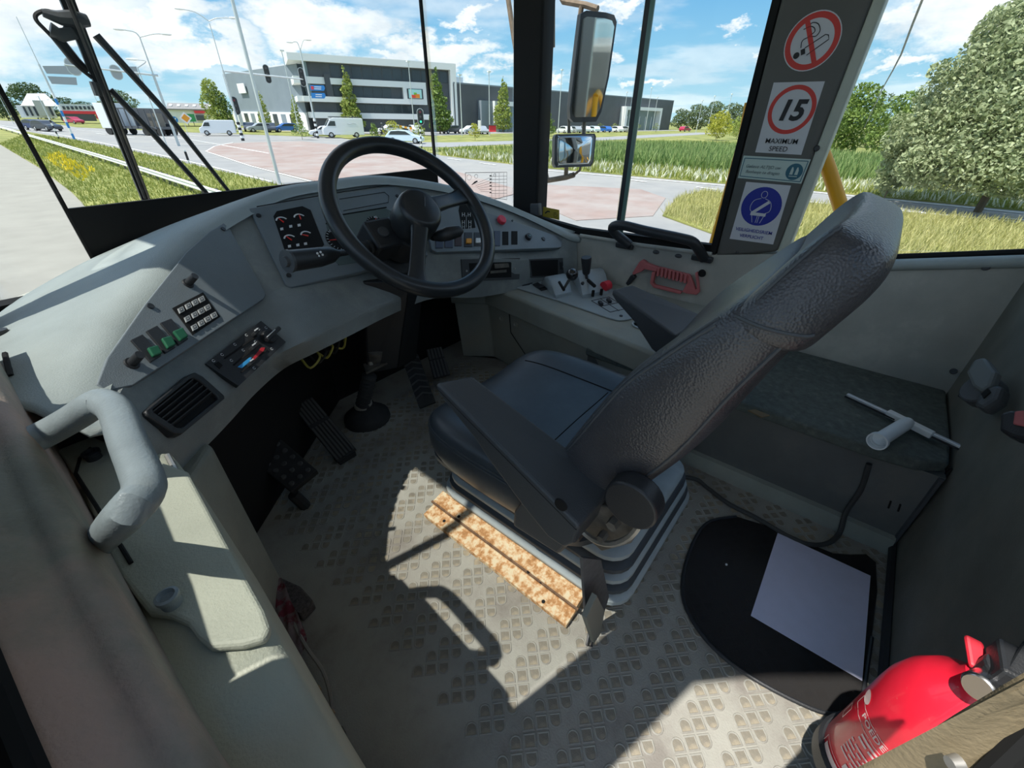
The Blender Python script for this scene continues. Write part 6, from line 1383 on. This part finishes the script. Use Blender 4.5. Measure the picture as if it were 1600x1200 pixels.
for (u0, v0, u1, v1) in ((484, 133, 508, 142), (486, 145, 509, 154)):
    q = [at_h(p, u0, v0), at_h(p, u1-2, v0+.5), at_h(p, u1, (v0+v1)/2+.4), at_h(p, u1-2, v1), at_h(p, u0+1, v1-.5)]; fwd_ = V((-p.x, -p.y, 0)).normalized()
    bo = MB(ext=True).prism(q, fwd_*.06).build('direction_board', SIGF, t)
    for k in range(2): MB(ext=True).prism([q_+fwd_*.065 for q_ in (at_h(p, u0+7, v0+2.2+3*k), at_h(p, u1-6, v0+2.6+3*k), at_h(p, u1-6, v0+3.8+3*k), at_h(p, u0+7, v0+3.4+3*k))], fwd_*.01).build('sign_lettering', WHITE, bo)
    if v0 < 140: MB(ext=True).prism([q_+fwd_*.065 for q_ in (at_h(p, u0+1.5, v0+1.5), at_h(p, u0+6, v0+2), at_h(p, u0+6.5, v1-2), at_h(p, u0+2.5, v1-2))], fwd_*.01).build('route_panel', mat('route_red', (.5, .04, .05), .5), bo)
p = pole_base(659, 232); t = thing('traffic_light', 'traffic light showing green on a striped post right of the steering wheel', 'traffic light', p, ext=True)
hh = hgt(p, 196); mast(t, p, hh, .06, .06); striped(t, p, hh*.95, .075, 9)
signal(t, p, 656, 170, 658, 195, .30, [LRED, LOFF, LGRN])
# car park lamps: plain tall masts
for i, (u, vb, vt, u2, lab) in enumerate(((468, 206, 79, 0, 'tall mast left of the office corner'), (648, 205, 96, 0, 'tall mast before the office poster'), (722, 208, 117, 0, 'tall lamp mast before the end of the warehouse next to the office'), (765, 207, 112, 0, 'tall lamp mast before the warehouse entrance portal'), (853, 204, 125, 0, 'tall lamp mast just right of the front pillar'), (872, 204, 109, 0, 'tall lamp mast left of the big mirror'), (972, 203, 144, 0, 'lamp mast at the left post of the far portal'), (1008, 203, 137, 0, 'tallest lamp mast before the far portal'), (1019, 203, 152, 0, 'lamp mast at the right post of the far portal'), (1088, 203, 157, 0, 'lamp mast in the tree row beyond the warehouse'), (1105, 203, 150, 0, 'lamp mast before the far trees left of the sticker pillar'), (1130, 203, 147, 0, 'lamp mast nearest the sticker pillar'))):
    d = 95 if i < 2 else (88, 92, 105, 110)[i-2] if i < 6 else 160
    p = GD(u, vb, d); p.z = 0; t = thing('lamp_mast', lab, 'mast', p, ext=True, group='slim lamp masts in the car park'); mast(t, p, hgt(p, vt), .10, .06); q = p+UP*hgt(p, vt); MB(ext=True).box(q, (.7, .35, .18)).build('lamp_head', BWH, t)
for i, (u0, v0, u1, v1, lab) in enumerate(((56, 150, 93, 218, 'thin lamp mast left of the striped sign post'), (0, 150, 22, 194, 'thin mast at the far left edge of the windscreen'), (137, 130, 165, 190, 'thin mast left of the wiper blade beside the red sign'))):
    p = pole_base(u1, v1); t = thing('thin_mast', lab, 'mast', p, ext=True); mast(t, p, hgt(p, v0), .06, .045)
    if i == 0: striped(t, p, 2.2, .075, 8)
# small signs
p = pole_base(275, 203); t = thing('mandatory_sign', 'round blue road sign with white arrow behind the wiper arm', 'road sign', p, ext=True)
mast(t, p, 1.6, .03); q = at_h(p, 273, 187); fwd_ = V((-p.x, -p.y, 0)).normalized(); sdv_ = fwd_.cross(UP); MB(ext=True).cyl(q, q+fwd_*.04, .52, .52, 20).build('disc', SIGF, t)
MB(ext=True).prism([q+fwd_*.045+sdv_*x+UP*z for x, z in ((-.3, .25), (-.2, .33), (.05, .0), (.18, .12), (.25, -.28), (-.15, -.22), (-.05, -.1))], fwd_*.01).build('arrow', WHITE, t)
q2 = at_h(p, 262, 180); MB(ext=True).prism([q2+sdv_*x+UP*z for x, z in ((-.45, -.35), (.45, -.35), (.45, .35), (-.45, .35))], fwd_*.04).build('blue_plate', SIGF, t)
p = GD(289, 196, 70); p.z = 0; t = thing('priority_sign', 'orange diamond priority sign before the green billboard', 'road sign', p, ext=True)
mast(t, p, 2.0, .035); q = at_h(p, 290, 184.5); fwd_ = V((-p.x, -p.y, 0)).normalized(); sdv_ = fwd_.cross(UP)
for s_, m_, o_ in ((.62, WHITE, 0), (.42, ORANGE, .05)): MB(ext=True).prism([q+fwd_*o_+sdv_*x*s_+UP*z*s_ for x, z in ((-1, 0), (0, -1), (1, 0), (0, 1))], fwd_*.04).build('diamond', m_, t)
p = GD(252, 206, 40); p = pole_base(251, 212); t = thing('sign_back', 'grey back of a diamond sign between the wiper arms', 'road sign', p, ext=True)
mast(t, p, 1.5, .035); q = at_h(p, 250.5, 193); fwd_ = V((-p.x, -p.y, 0)).normalized(); sdv_ = fwd_.cross(UP); MB(ext=True).prism([q+sdv_*x*.66+UP*z*.66 for x, z in ((-1, 0), (0, -1), (1, 0), (0, 1))], fwd_*.03).build('diamond', mat('sign_back_green', (.25, .29, .27), .6), t)
p = pole_base(296, 256); t = thing('marker_post', 'short black and white marker post at the verge edge', 'post', p, ext=True)
MB(ext=True).box(p+UP*.42, (.11, .05, .84)).build('post_body', WHITE, t); MB(ext=True).box(p+UP*.48, (.13, .07, .5)).build('black_band', INK, t)
# guard rail along the verge
gr = thing('guard_rail', 'white steel guard rail running along the grass of the left verge', 'guard rail', G(200, 262), ext=True)
gpts = [G(-40, 196), G(0, 203), G(60, 222), G(120, 242), G(180, 262), G(240, 283), G(310, 308)]
gpts = [V((q.x, q.y, 0)) for q in gpts]; gpts.append(gpts[-1]+(gpts[-1]-gpts[-2]).normalized()*14)
WRAIL = mat('rail_white', (.62, .64, .62), .5); sp = cr(gpts, 6)
for z in (.50, .36): MB(ext=True).tube([q+UP*z for q in sp], .055, 6).build('rail_beam', WRAIL, gr, smooth=True)
o_ = [q+UP*.43+V((.0, 0, 0)) for q in sp]; MB(ext=True).tube(o_, .03, 5).build('rail_web', POLE, gr)
acc = 0
pm = None
for i in range(len(sp)-1):
    L_ = (sp[i+1]-sp[i]).length; acc += L_
    n_ = max(1, int(L_/2.0)) if math.hypot(sp[i].x, sp[i].y) < 60 else 1
    for k in range(n_):
        q = sp[i].lerp(sp[i+1], k/n_); off_ = V((.22, .02, 0))
        MB(ext=True).box(q+off_+UP*.25, (.10, .06, .5)).build('rail_post', STEELD, gr); MB(ext=True).box(q+off_*.5+UP*.42, (.22, .06, .1)).build('spacer', STEELD, gr)
# ------------------------------------------------------------------ vehicles
CGL = mat('car_glass', (.03, .04, .045), .1); TYRE = mat('tyre', (.02, .02, .02), .8); RIM = mat('wheel_rim', (.35, .36, .37), .35, .6)
def car(name, label, pos, heading, L_, W_, prof, glass, paint, wr, wx, extra=None, cat='car', group=None):
    "prof: side outline (x, z); glass: side window outline; heading: direction of the nose"
    mw = M.Translation(V((pos[0], pos[1], .06))) @ M.Rotation(heading, 4, 'Z'); t = thing(name, label, cat, mtx=mw, ext=True, group=group)
    MB().prism([(x*L_, -W_/2, z) for x, z in prof], (0, W_, 0)).build('body', paint, t, local=True, bevel=.06, seg=2)
    for sy in (-1, 1): MB().prism([(x*L_, sy*(W_/2-.03), z) for x, z in glass], (0, sy*.045, 0)).build('side_window', CGL, t, local=True)
    for x in wx:
        for sy in (-1, 1):
            w = MB().cyl((x*L_, sy*(W_/2-.20), wr), (x*L_, sy*(W_/2+.015), wr), wr, wr, 18).build('wheel', TYRE, t, local=True, smooth=True)
            MB().cyl((x*L_, sy*(W_/2), wr), (x*L_, sy*(W_/2+.03), wr), wr*.62, wr*.55, 14).build('rim', RIM, w, local=True)
    if extra: extra(t)
    return t
CP_ = [(-.5, .3), (-.5, .75), (-.47, .92), (-.36, 1.38), (-.12, 1.46), (.08, 1.40), (.24, .98), (.44, .82), (.5, .62), (.5, .28)]
CGp = [(-.40, .95), (-.33, 1.32), (-.12, 1.38), (.06, 1.32), (.20, .97)]
VP_ = [(-.5, .35), (-.5, 2.4), (-.47, 2.5), (.22, 2.5), (.30, 2.35), (.40, 1.5), (.48, 1.25), (.5, .95), (.5, .35)]
VG_ = [(.18, 1.5), (.18, 2.1), (.295, 2.1), (.375, 1.5)]
PW = mat('paint_white', (.68, .70, .72), .3, coat=.4); PB = mat('paint_blue', (.02, .10, .34), .3, coat=.5); PS = mat('paint_silver_blue', (.45, .55, .60), .3, coat=.4); PR = mat('paint_red', (.30, .02, .05), .3, coat=.4); PD = mat('paint_dark', (.03, .035, .045), .3, coat=.4); PG = mat('paint_grey', (.25, .27, .29), .3, coat=.4)
hdg = math.atan2(od.y, od.x)+PI     # traffic on the cross road runs along the office front
p = GD(541, 214, 78); p = G(538, 215.5)
def vanx(t):
    MB().box((-.4, 0, 2.62), (4.2, 1.7, .10)).build('roof_rack', DGREY, t, local=True)
    MB().box((1.05, 0, .5), (.9, 2.04, .25)).build('lower_trim', DGREY, t, local=True)
    MB().prism([(2.38, -.85, 1.5), (2.38, .85, 1.5), (1.83, .75, 2.3), (1.83, -.75, 2.3)], (.05, 0, .03)).build('windscreen', CGL, t, local=True)
    for sy in (-1, 1): MB().box((2.86, sy*.75, .95), (.12, .36, .22)).build('headlight', WHITE, t, local=True)
    for s_, sy in ((1, 1.03), (1, -1.03)): MB().tube([(-1.9, sy, 1.75), (-1.5, sy, 1.85), (-1.0, sy, 1.72), (-.6, sy, 1.78)], .03, 5).build('side_lettering', PG, t, local=True)
car('delivery_van', 'white high roofed delivery van with roof rack beyond the steering wheel', p, hdg, 5.8, 2.05, VP_, VG_, PW, .36, (-.30, .32), vanx, 'van')
p = G(507, 214.5); car('passenger_car', 'white car half hidden behind the nose of the white van', p, hdg, 4.2, 1.8, CP_, CGp, PW, .32, (-.30, .31))
p = G(634, 225); car('passenger_car', 'pale silver blue car seen from behind beside the green traffic light', p, hdg+PI-.45, 4.5, 1.85, CP_, CGp, PS, .33, (-.30, .31))
for i, (u, v, pt, lab) in enumerate(((448, 207, PB, 'bright blue car parked left of the lamp and sign post'), (424, 207, PD, 'dark car parked left of the bright blue car'), (408, 207, PG, 'grey car in the car park beside the dark car'), (392, 206, PD, 'leftmost dark car in the car park behind the grey mast'), (609, 205.5, PW, 'white car parked behind the motorcyclist'), (650, 206, PW, 'white car parked behind the green traffic light'), (735, 207.5, PW, 'white car parked left of the warehouse entrance'), (752, 207, PG, 'grey car parked at the warehouse entrance'), (706, 208, PD, 'dark car parked in the shade of the columnar tree'))):
    car('parked_car', lab, G(u, v) if u < 600 else GD(u, v, 96 if u < 700 else 100), hdg+(PI/2 if i % 2 else .2), 4.3, 1.8, CP_, CGp, pt, .32, (-.30, .31), group='cars in the far car park')
for i, u in enumerate((882, 897, 911, 926, 944, 962, 978)):
    car('parked_car', f'car in the row before the warehouse, {("first","second","third","fourth","fifth","sixth","seventh")[i]} from the big mirror', GD(u, 204, 118+i*4), 1.2, 4.3, 1.8, CP_, CGp, (PW, PG, PW, PS, PB, PW, PG)[i], .32, (-.30, .31), group='cars in the far car park')
car('passenger_car', 'dark red car on the side road beyond the field', GD(1176, 207, 150)*1, -.2, 4.4, 1.8, CP_, CGp, PR, .33, (-.3, .31)); car('passenger_car', 'dull red car further left on the side road beyond the field', GD(1070, 204, 170), -.2, 4.4, 1.8, CP_, CGp, PR, .33, (-.3, .31))
car('passenger_car', 'red car on the far left road behind the striped sign post', G(118, 194), -1.2, 4.4, 1.8, CP_, CGp, PR, .33, (-.3, .31)); car('passenger_car', 'dark blue car before the white building far left', GD(55, 190, 110), -1.2, 4.4, 1.8, CP_, CGp, mat('paint_navy', (.03, .04, .10), .3), .33, (-.3, .31)); car('passenger_car', 'black car right of the dark blue car far left', GD(70, 192, 105), -1.2, 4.4, 1.8, CP_, CGp, PD, .33, (-.3, .31))
p = G(338, 205); car('delivery_van', 'small white van parked beside the green tree far left', GD(341, 203, 85), hdg, 4.6, 1.9, [(x, z*.78) for x, z in VP_], [(x, z*.78) for x, z in VG_], PW, .33, (-.3, .32), None, 'van')
# articulated lorry behind the wiper
p = GD(222, 204, 88); mw = M.Translation(V((p.x, p.y, 0))) @ M.Rotation(math.atan2((G(262, 205)-G(185, 203)).y, (G(262, 205)-G(185, 203)).x), 4, 'Z')
t = thing('lorry', 'white lorry with a dark open framed trailer behind the wiper arms', 'lorry', mtx=mw, ext=True)
MB().box((-3.4, 0, 2.3), (3.2, 2.5, 3.0)).build('cargo_box', PW, t, local=True, bevel=.05); MB().box((-.2, 0, .95), (9.5, 2.3, .3)).build('chassis', DARK, t, local=True)
MB().box((1.3, .9, 2.0), (5.4, .15, 2.5)).build('rear_frame', DARK, t, local=True)
for k in range(6): MB().box((-1.3+1.0*k, -1.2, 2.1), (.14, .10, 2.3)).build('frame_post', DARK, t, local=True)
MB().box((1.3, -1.2, 3.2), (5.4, .12, .14)).build('frame_rail', DARK, t, local=True); MB().box((3.2, -.2, 1.9), (1.2, 1.2, 1.6)).build('load', STEELD, t, local=True)
for x in (-4.2, -2.6, 1.8, 3.0, 4.1):
    for sy in (-1, 1): MB().cyl((x, sy*.9, .5), (x, sy*1.22, .5), .5, .5, 14).build('wheel', TYRE, t, local=True, smooth=True)
# motorcyclist
p = G(600, 213.5); mw = M.Translation(V((p.x, p.y, .06))) @ M.Rotation(hdg, 4, 'Z')
t = thing('motorcycle', 'dark motorcycle crossing between the white van and the silver car', 'motorcycle', mtx=mw, ext=True)
for x in (-.72, .72): MB().tube([(x+.30*math.cos(i*PI/8), 0, .32+.30*math.sin(i*PI/8)) for i in range(16)], .05, 6, True).build('wheel', TYRE, t, local=True, smooth=True)
MB().loft([rrect((x, 0, z), (0, 1, 0), (0, 0, 1), w, h, .04, 2) for x, z, w, h in ((-.75, .80, .08, .05), (-.3, .72, .14, .12), (.15, .70, .18, .22), (.45, .88, .14, .12), (.62, .98, .06, .06))]).build('frame', PD, t, local=True, smooth=True)
MB().tube([(.74, 0, .32), (.50, 0, 1.05)], .035, 6).build('fork', STEELD, t, local=True); MB().tube([(.48, -.36, 1.08), (.52, 0, 1.06), (.48, .36, 1.08)], .02, 6).build('handlebar', STEELD, t, local=True)
def person(mw):
    "one continuous skinned figure astride the motorcycle"
    J = [(0, 0, .90), (-.02, 0, 1.18), (.06, 0, 1.42), (.10, 0, 1.53), (.14, 0, 1.66), (.14, 0, 1.78), (.07, .19, 1.38), (.22, .30, 1.16), (.46, .30, 1.09), (.07, -.19, 1.38), (.22, -.30, 1.16), (.46, -.30, 1.09), (.02, .14, .86), (.36, .22, .72), (.14, .22, .36), (.30, .22, .30), (.02, -.14, .86), (.36, -.22, .72), (.14, -.22, .36), (.30, -.22, .30)]
    R_ = [.15, .15, .16, .06, .10, .09, .075, .055, .045, .075, .055, .045, .11, .08, .06, .05, .11, .08, .06, .05]
    E_ = [(0, 1), (1, 2), (2, 3), (3, 4), (4, 5), (2, 6), (6, 7), (7, 8), (2, 9), (9, 10), (10, 11), (0, 12), (12, 13), (13, 14), (14, 15), (0, 16), (16, 17), (17, 18), (18, 19)]
    me = bpy.data.meshes.new('rider'); me.from_pydata(J, E_, []); o = bpy.data.objects.new('rider', me); COL.objects.link(o)
    sk = o.modifiers.new('skin', 'SKIN'); s2 = o.modifiers.new('sub', 'SUBSURF'); s2.levels = 1; s2.render_levels = 1
    for i, r in enumerate(R_): me.skin_vertices[0].data[i].radius = (r, r)
    me.skin_vertices[0].data[0].use_root = True; me.materials.append(mat('rider_clothes', (.05, .055, .065), .8)); o.matrix_world = EM @ mw; W[o] = EM @ mw
    tag(o, 'person in dark riding clothes sitting on the motorcycle, leaning to the handlebar', 'person')
    MB().sphere((.15, 0, 1.76), (.15, .13, .15), 12, 8).build('helmet', mat('helmet_dark', (.07, .08, .09), .25), o, local=True, smooth=True)
    MB().sphere((.24, 0, 1.75), (.075, .10, .07), 10, 6).build('visor', CGL, o, local=True, smooth=True)
person(mw)
t = thing('works_barrier', 'orange and white works barrier before the office block', 'barrier', GD(632, 208, 75), ext=True)
for k in range(5): ubox(t, 'barrier_board', ORANGE if k % 2 == 0 else WHITE, 624+k*4, 628+k*4, 196+k*.8, 199+k*.8, 80, .1)
for u in (626, 642): ubox(t, 'barrier_leg', ORANGE, u, u+1, 198, 206, 80, .1)
t = thing('red_container', 'small red container beside the slim tree at the warehouse entrance', 'container', GD(769, 207, 90), ext=True)
ubox(t, 'container_body', mat('container_red', (.55, .03, .05), .6), 764, 775, 196, 206, 90, 1.5); ubox(t, 'container_lid', DGREY, 763, 776, 195, 196.3, 89.8, 1.8)
t = thing('info_pillar', 'white upright information pillar at the warehouse entrance', 'sign', GD(748, 207, 92), ext=True); ubox(t, 'pillar_panel', BWH, 747, 751.5, 188, 205, 92, .3); ubox(t, 'pillar_foot', DGREY, 746.5, 752, 205, 206.5, 91.9, .4)

# ------------------------------------------------------------------ truck parts outside the cab
# windscreen wiper
wi = thing('windscreen_wiper', 'big black pantograph wiper parked upright outside the left of the windscreen', 'wiper', P(230, 315, 'y', 1.66))
YW = 1.655
def wpt(u, v, y=YW): return P(u, v, 'y', y)
b0, b1 = wpt(92, -40), wpt(232, 320)
MB().prism([wpt(104, 0)-V((.012, 0, 0)), wpt(104, 0)+V((.016, 0, 0)), b1+V((.010, 0, 0)), b1-V((.010, 0, 0))], (0, .012, 0)).build('blade_spine', BLACK, wi)
MB().prism([b0-V((.014, 0, 0)), b0+V((.016, 0, 0)), wpt(104, 0)+V((.016, 0, 0)), wpt(104, 0)-V((.014, 0, 0))], (0, .012, 0)).build('blade_tip', BLACK, wi)
MB().tube([wpt(106, 0, YW-.018), wpt(228, 310, YW-.018)], .005, 6).build('blade_rubber', RUB, wi)
MB().tube([wpt(110, 0, YW-.012), wpt(236, 318, YW-.012)], .003, 5).build('blade_flexor', STEELD, wi)
MB().tube([wpt(150, 55, YW+.02), wpt(255, 170, YW+.02), wpt(358, 300, YW+.02)], [.010, .008, .006], 8).build('upper_arm', BLACK, wi)
MB().tube([wpt(172, 140, YW+.02), wpt(240, 210, YW+.02), wpt(323, 302, YW+.02)], [.008, .008, .007], 8).build('lower_arm', BLACK, wi)
MB().tube([wpt(82, 50, YW+.02), wpt(118, 95, YW+.02), wpt(138, 112, YW+.02)], [.012, .012, .008], 8).build('left_arm', BLACK, wi)
b = MB(); b.tube([wpt(66, 20), wpt(92, 28), wpt(118, 30), wpt(138, 32)], [.008, .014, .018, .012], 8); b.build('head_bracket', DGREY, wi, smooth=True)
MB().prism([wpt(104, 30), wpt(125, 26), wpt(120, 62), wpt(92, 62)], (0, .02, 0)).build('bracket_plate', DGREY, wi, bevel=.004)
b = MB(); b.tube([wpt(78, 46), wpt(96, 55), wpt(116, 52)], [.016, .014, .012], 10); b.build('pivot_boss', DGREY, wi, smooth=True)
MB().tube(cr([wpt(92, 22), wpt(72, 17), wpt(57, 22), wpt(57, 32), wpt(72, 48), wpt(95, 72), wpt(120, 102), wpt(144, 122)], 4), .0045, 6).build('washer_hose', RUB, wi, smooth=True)
MB().tube([wpt(147, 128), wpt(155, 150)], .010, 8).build('hose_nozzle', DGREY, wi)
# right mirrors on their arm
mt = thing('wing_mirror', 'large upright wing mirror on a rusty brown arm outside the right window', 'mirror', (2.0, 1.2, .6))
MP = V((1.98, 1.22, 1.05)); MN = V((-.62, -.78, -.04)).normalized()
def mq(u, v): return PP(u, v, MP, MN)
mo_ = [(906, 22), (915, 17), (945, 20), (958, 24), (962, 35), (950, 120), (938, 175), (930, 190), (895, 191), (890, 185), (889, 170), (898, 90)]
o3 = [mq(u, v) for u, v in mo_]
MB().loft([[p+MN*.012 for p in o3], [p-MN*.03 for p in o3], [p.lerp(MP, .25)-MN*.075 for p in o3]]).build('mirror_housing', DGREY, mt, smooth=True, ang=50)
ctr = sum(o3, V())/len(o3)
MB().prism([ctr+(p-ctr)*.90+MN*.0125 for p in o3], MN*.001).build('mirror_glass', MIRR, mt)
m2 = thing('wide_angle_mirror', 'small square wide angle mirror below the big wing mirror', 'mirror', (1.98, 1.2, .6))
MP2 = V((1.95, 1.19, .78)); MN2 = V((-.60, -.78, .12)).normalized()
o4 = [PP(u, v, MP2, MN2) for u, v in ((868, 210), (928, 209), (930, 214), (926, 254), (922, 260), (868, 262), (865, 256), (866, 214))]
c4 = sum(o4, V())/len(o4)
MB().loft([[p+MN2*.010 for p in o4], [p-MN2*.03 for p in o4], [c4+(p-c4)*.75-MN2*.06 for p in o4]]).build('mirror_housing', DGREY, m2, smooth=True, ang=50)
rings = []
for k in range(6):
    s_ = .93*(1-k/5*.98); rings.append([c4+(p-c4)*s_+MN2*(.0105+.010*(1-(s_/.93)**2)) for p in o4])
MB().loft(rings, True, True).build('mirror_glass', MIRR, m2, smooth=True, ang=180)
am = thing('mirror_arm', 'rusty brown tube arm carrying the two right mirrors', 'arm', (2.0, 1.35, .55))
xa = 2.03
def xp(u, v, x=xa): return P(u, v, 'x', x)
for nm, pts, r in (('arm_post', [xp(838, 195), xp(848, 250), xp(850, 282)], [.012, .014, .03]), ('lower_tube', [xp(828, 288), xp(850, 283), xp(885, 277), xp(897, 273)], .013), ('lower_bend', [xp(897, 273), xp(906, 266), xp(908, 256)], .006), ('mirror_stub', [xp(884, 278), xp(885, 262), xp(886, 245)], .011),
                   ('upper_tube', [xp(868, -20), xp(880, 2), xp(915, 8), xp(934, 14)], .012), ('upper_drop', [xp(863, -20), xp(863, 74)], .013), ('mirror_clamp', [xp(909, 8), xp(907, 22), xp(905, 40)], .011), ('left_tube', [xp(790, -30, 2.03), xp(803, 60, 2.03), xp(812, 110, 2.03)], .012), ('mid_tube', [xp(889, 180), xp(889, 208)], .008), ('mid_tube', [xp(913, 188), xp(912, 210)], .010)):
    MB().tube(pts, r, 8).build(nm, BROWNM if nm not in ('mid_tube',) else STEELD, am, smooth=True)
# yellow handrail outside behind the sticker pillar
hr_ = thing('hand_rail', 'yellow tubular hand rail outside behind the sticker pillar', 'handrail', (1.85, .2, .2))
MB().tube([P(1276, 215, 'x', 1.80), P(1295, 265, 'x', 1.80), P(1312, 318, 'x', 1.80), P(1335, 400, 'x', 1.80)], .021, 10).build('front_tube', YEL, hr_, smooth=True)
MB().tube([P(1172, 160, 'x', 1.80), P(1160, 222, 'x', 1.80), P(1112, 390, 'x', 1.80), P(1090, 470, 'x', 1.8)], .017, 10).build('rear_tube', YEL, hr_, smooth=True)
MB().tube([P(1276, 215, 'x', 1.80), P(1240, 175, 'x', 1.8), P(1195, 150, 'x', 1.8), P(1172, 160, 'x', 1.80)], .018, 10).build('top_tube', YEL, hr_, smooth=True)
# the dump body and mudguard behind the cab (seen in the mirrors)
db = thing('dump_body', 'grey steel dump body of the truck seen in the wing mirrors', 'truck body', (.75, -3.5, -1.5))
BODY = mat('dump_grey', (.22, .225, .215), .6, var=.15, vs=1.5)
MB().prism([(-.6, -1.5, -1.0), (-.6, -6.5, -.8), (-.6, -6.8, 1.6), (-.6, -1.0, 1.30), (-.6, -1.0, 1.0)], (2.75, 0, 0)).build('body_shell', BODY, db, bevel=.05)
for k in range(4): MB().box((2.2, -2.0-1.2*k, .3), (.10, .18, 2.4)).build('body_rib', BODY, db)
MB().tube([(1.95, -.7, -1.2), (1.95, -.7, .75), (1.95, -1.1, .95)], .03, 8).build('body_rail', YEL, db, smooth=True)
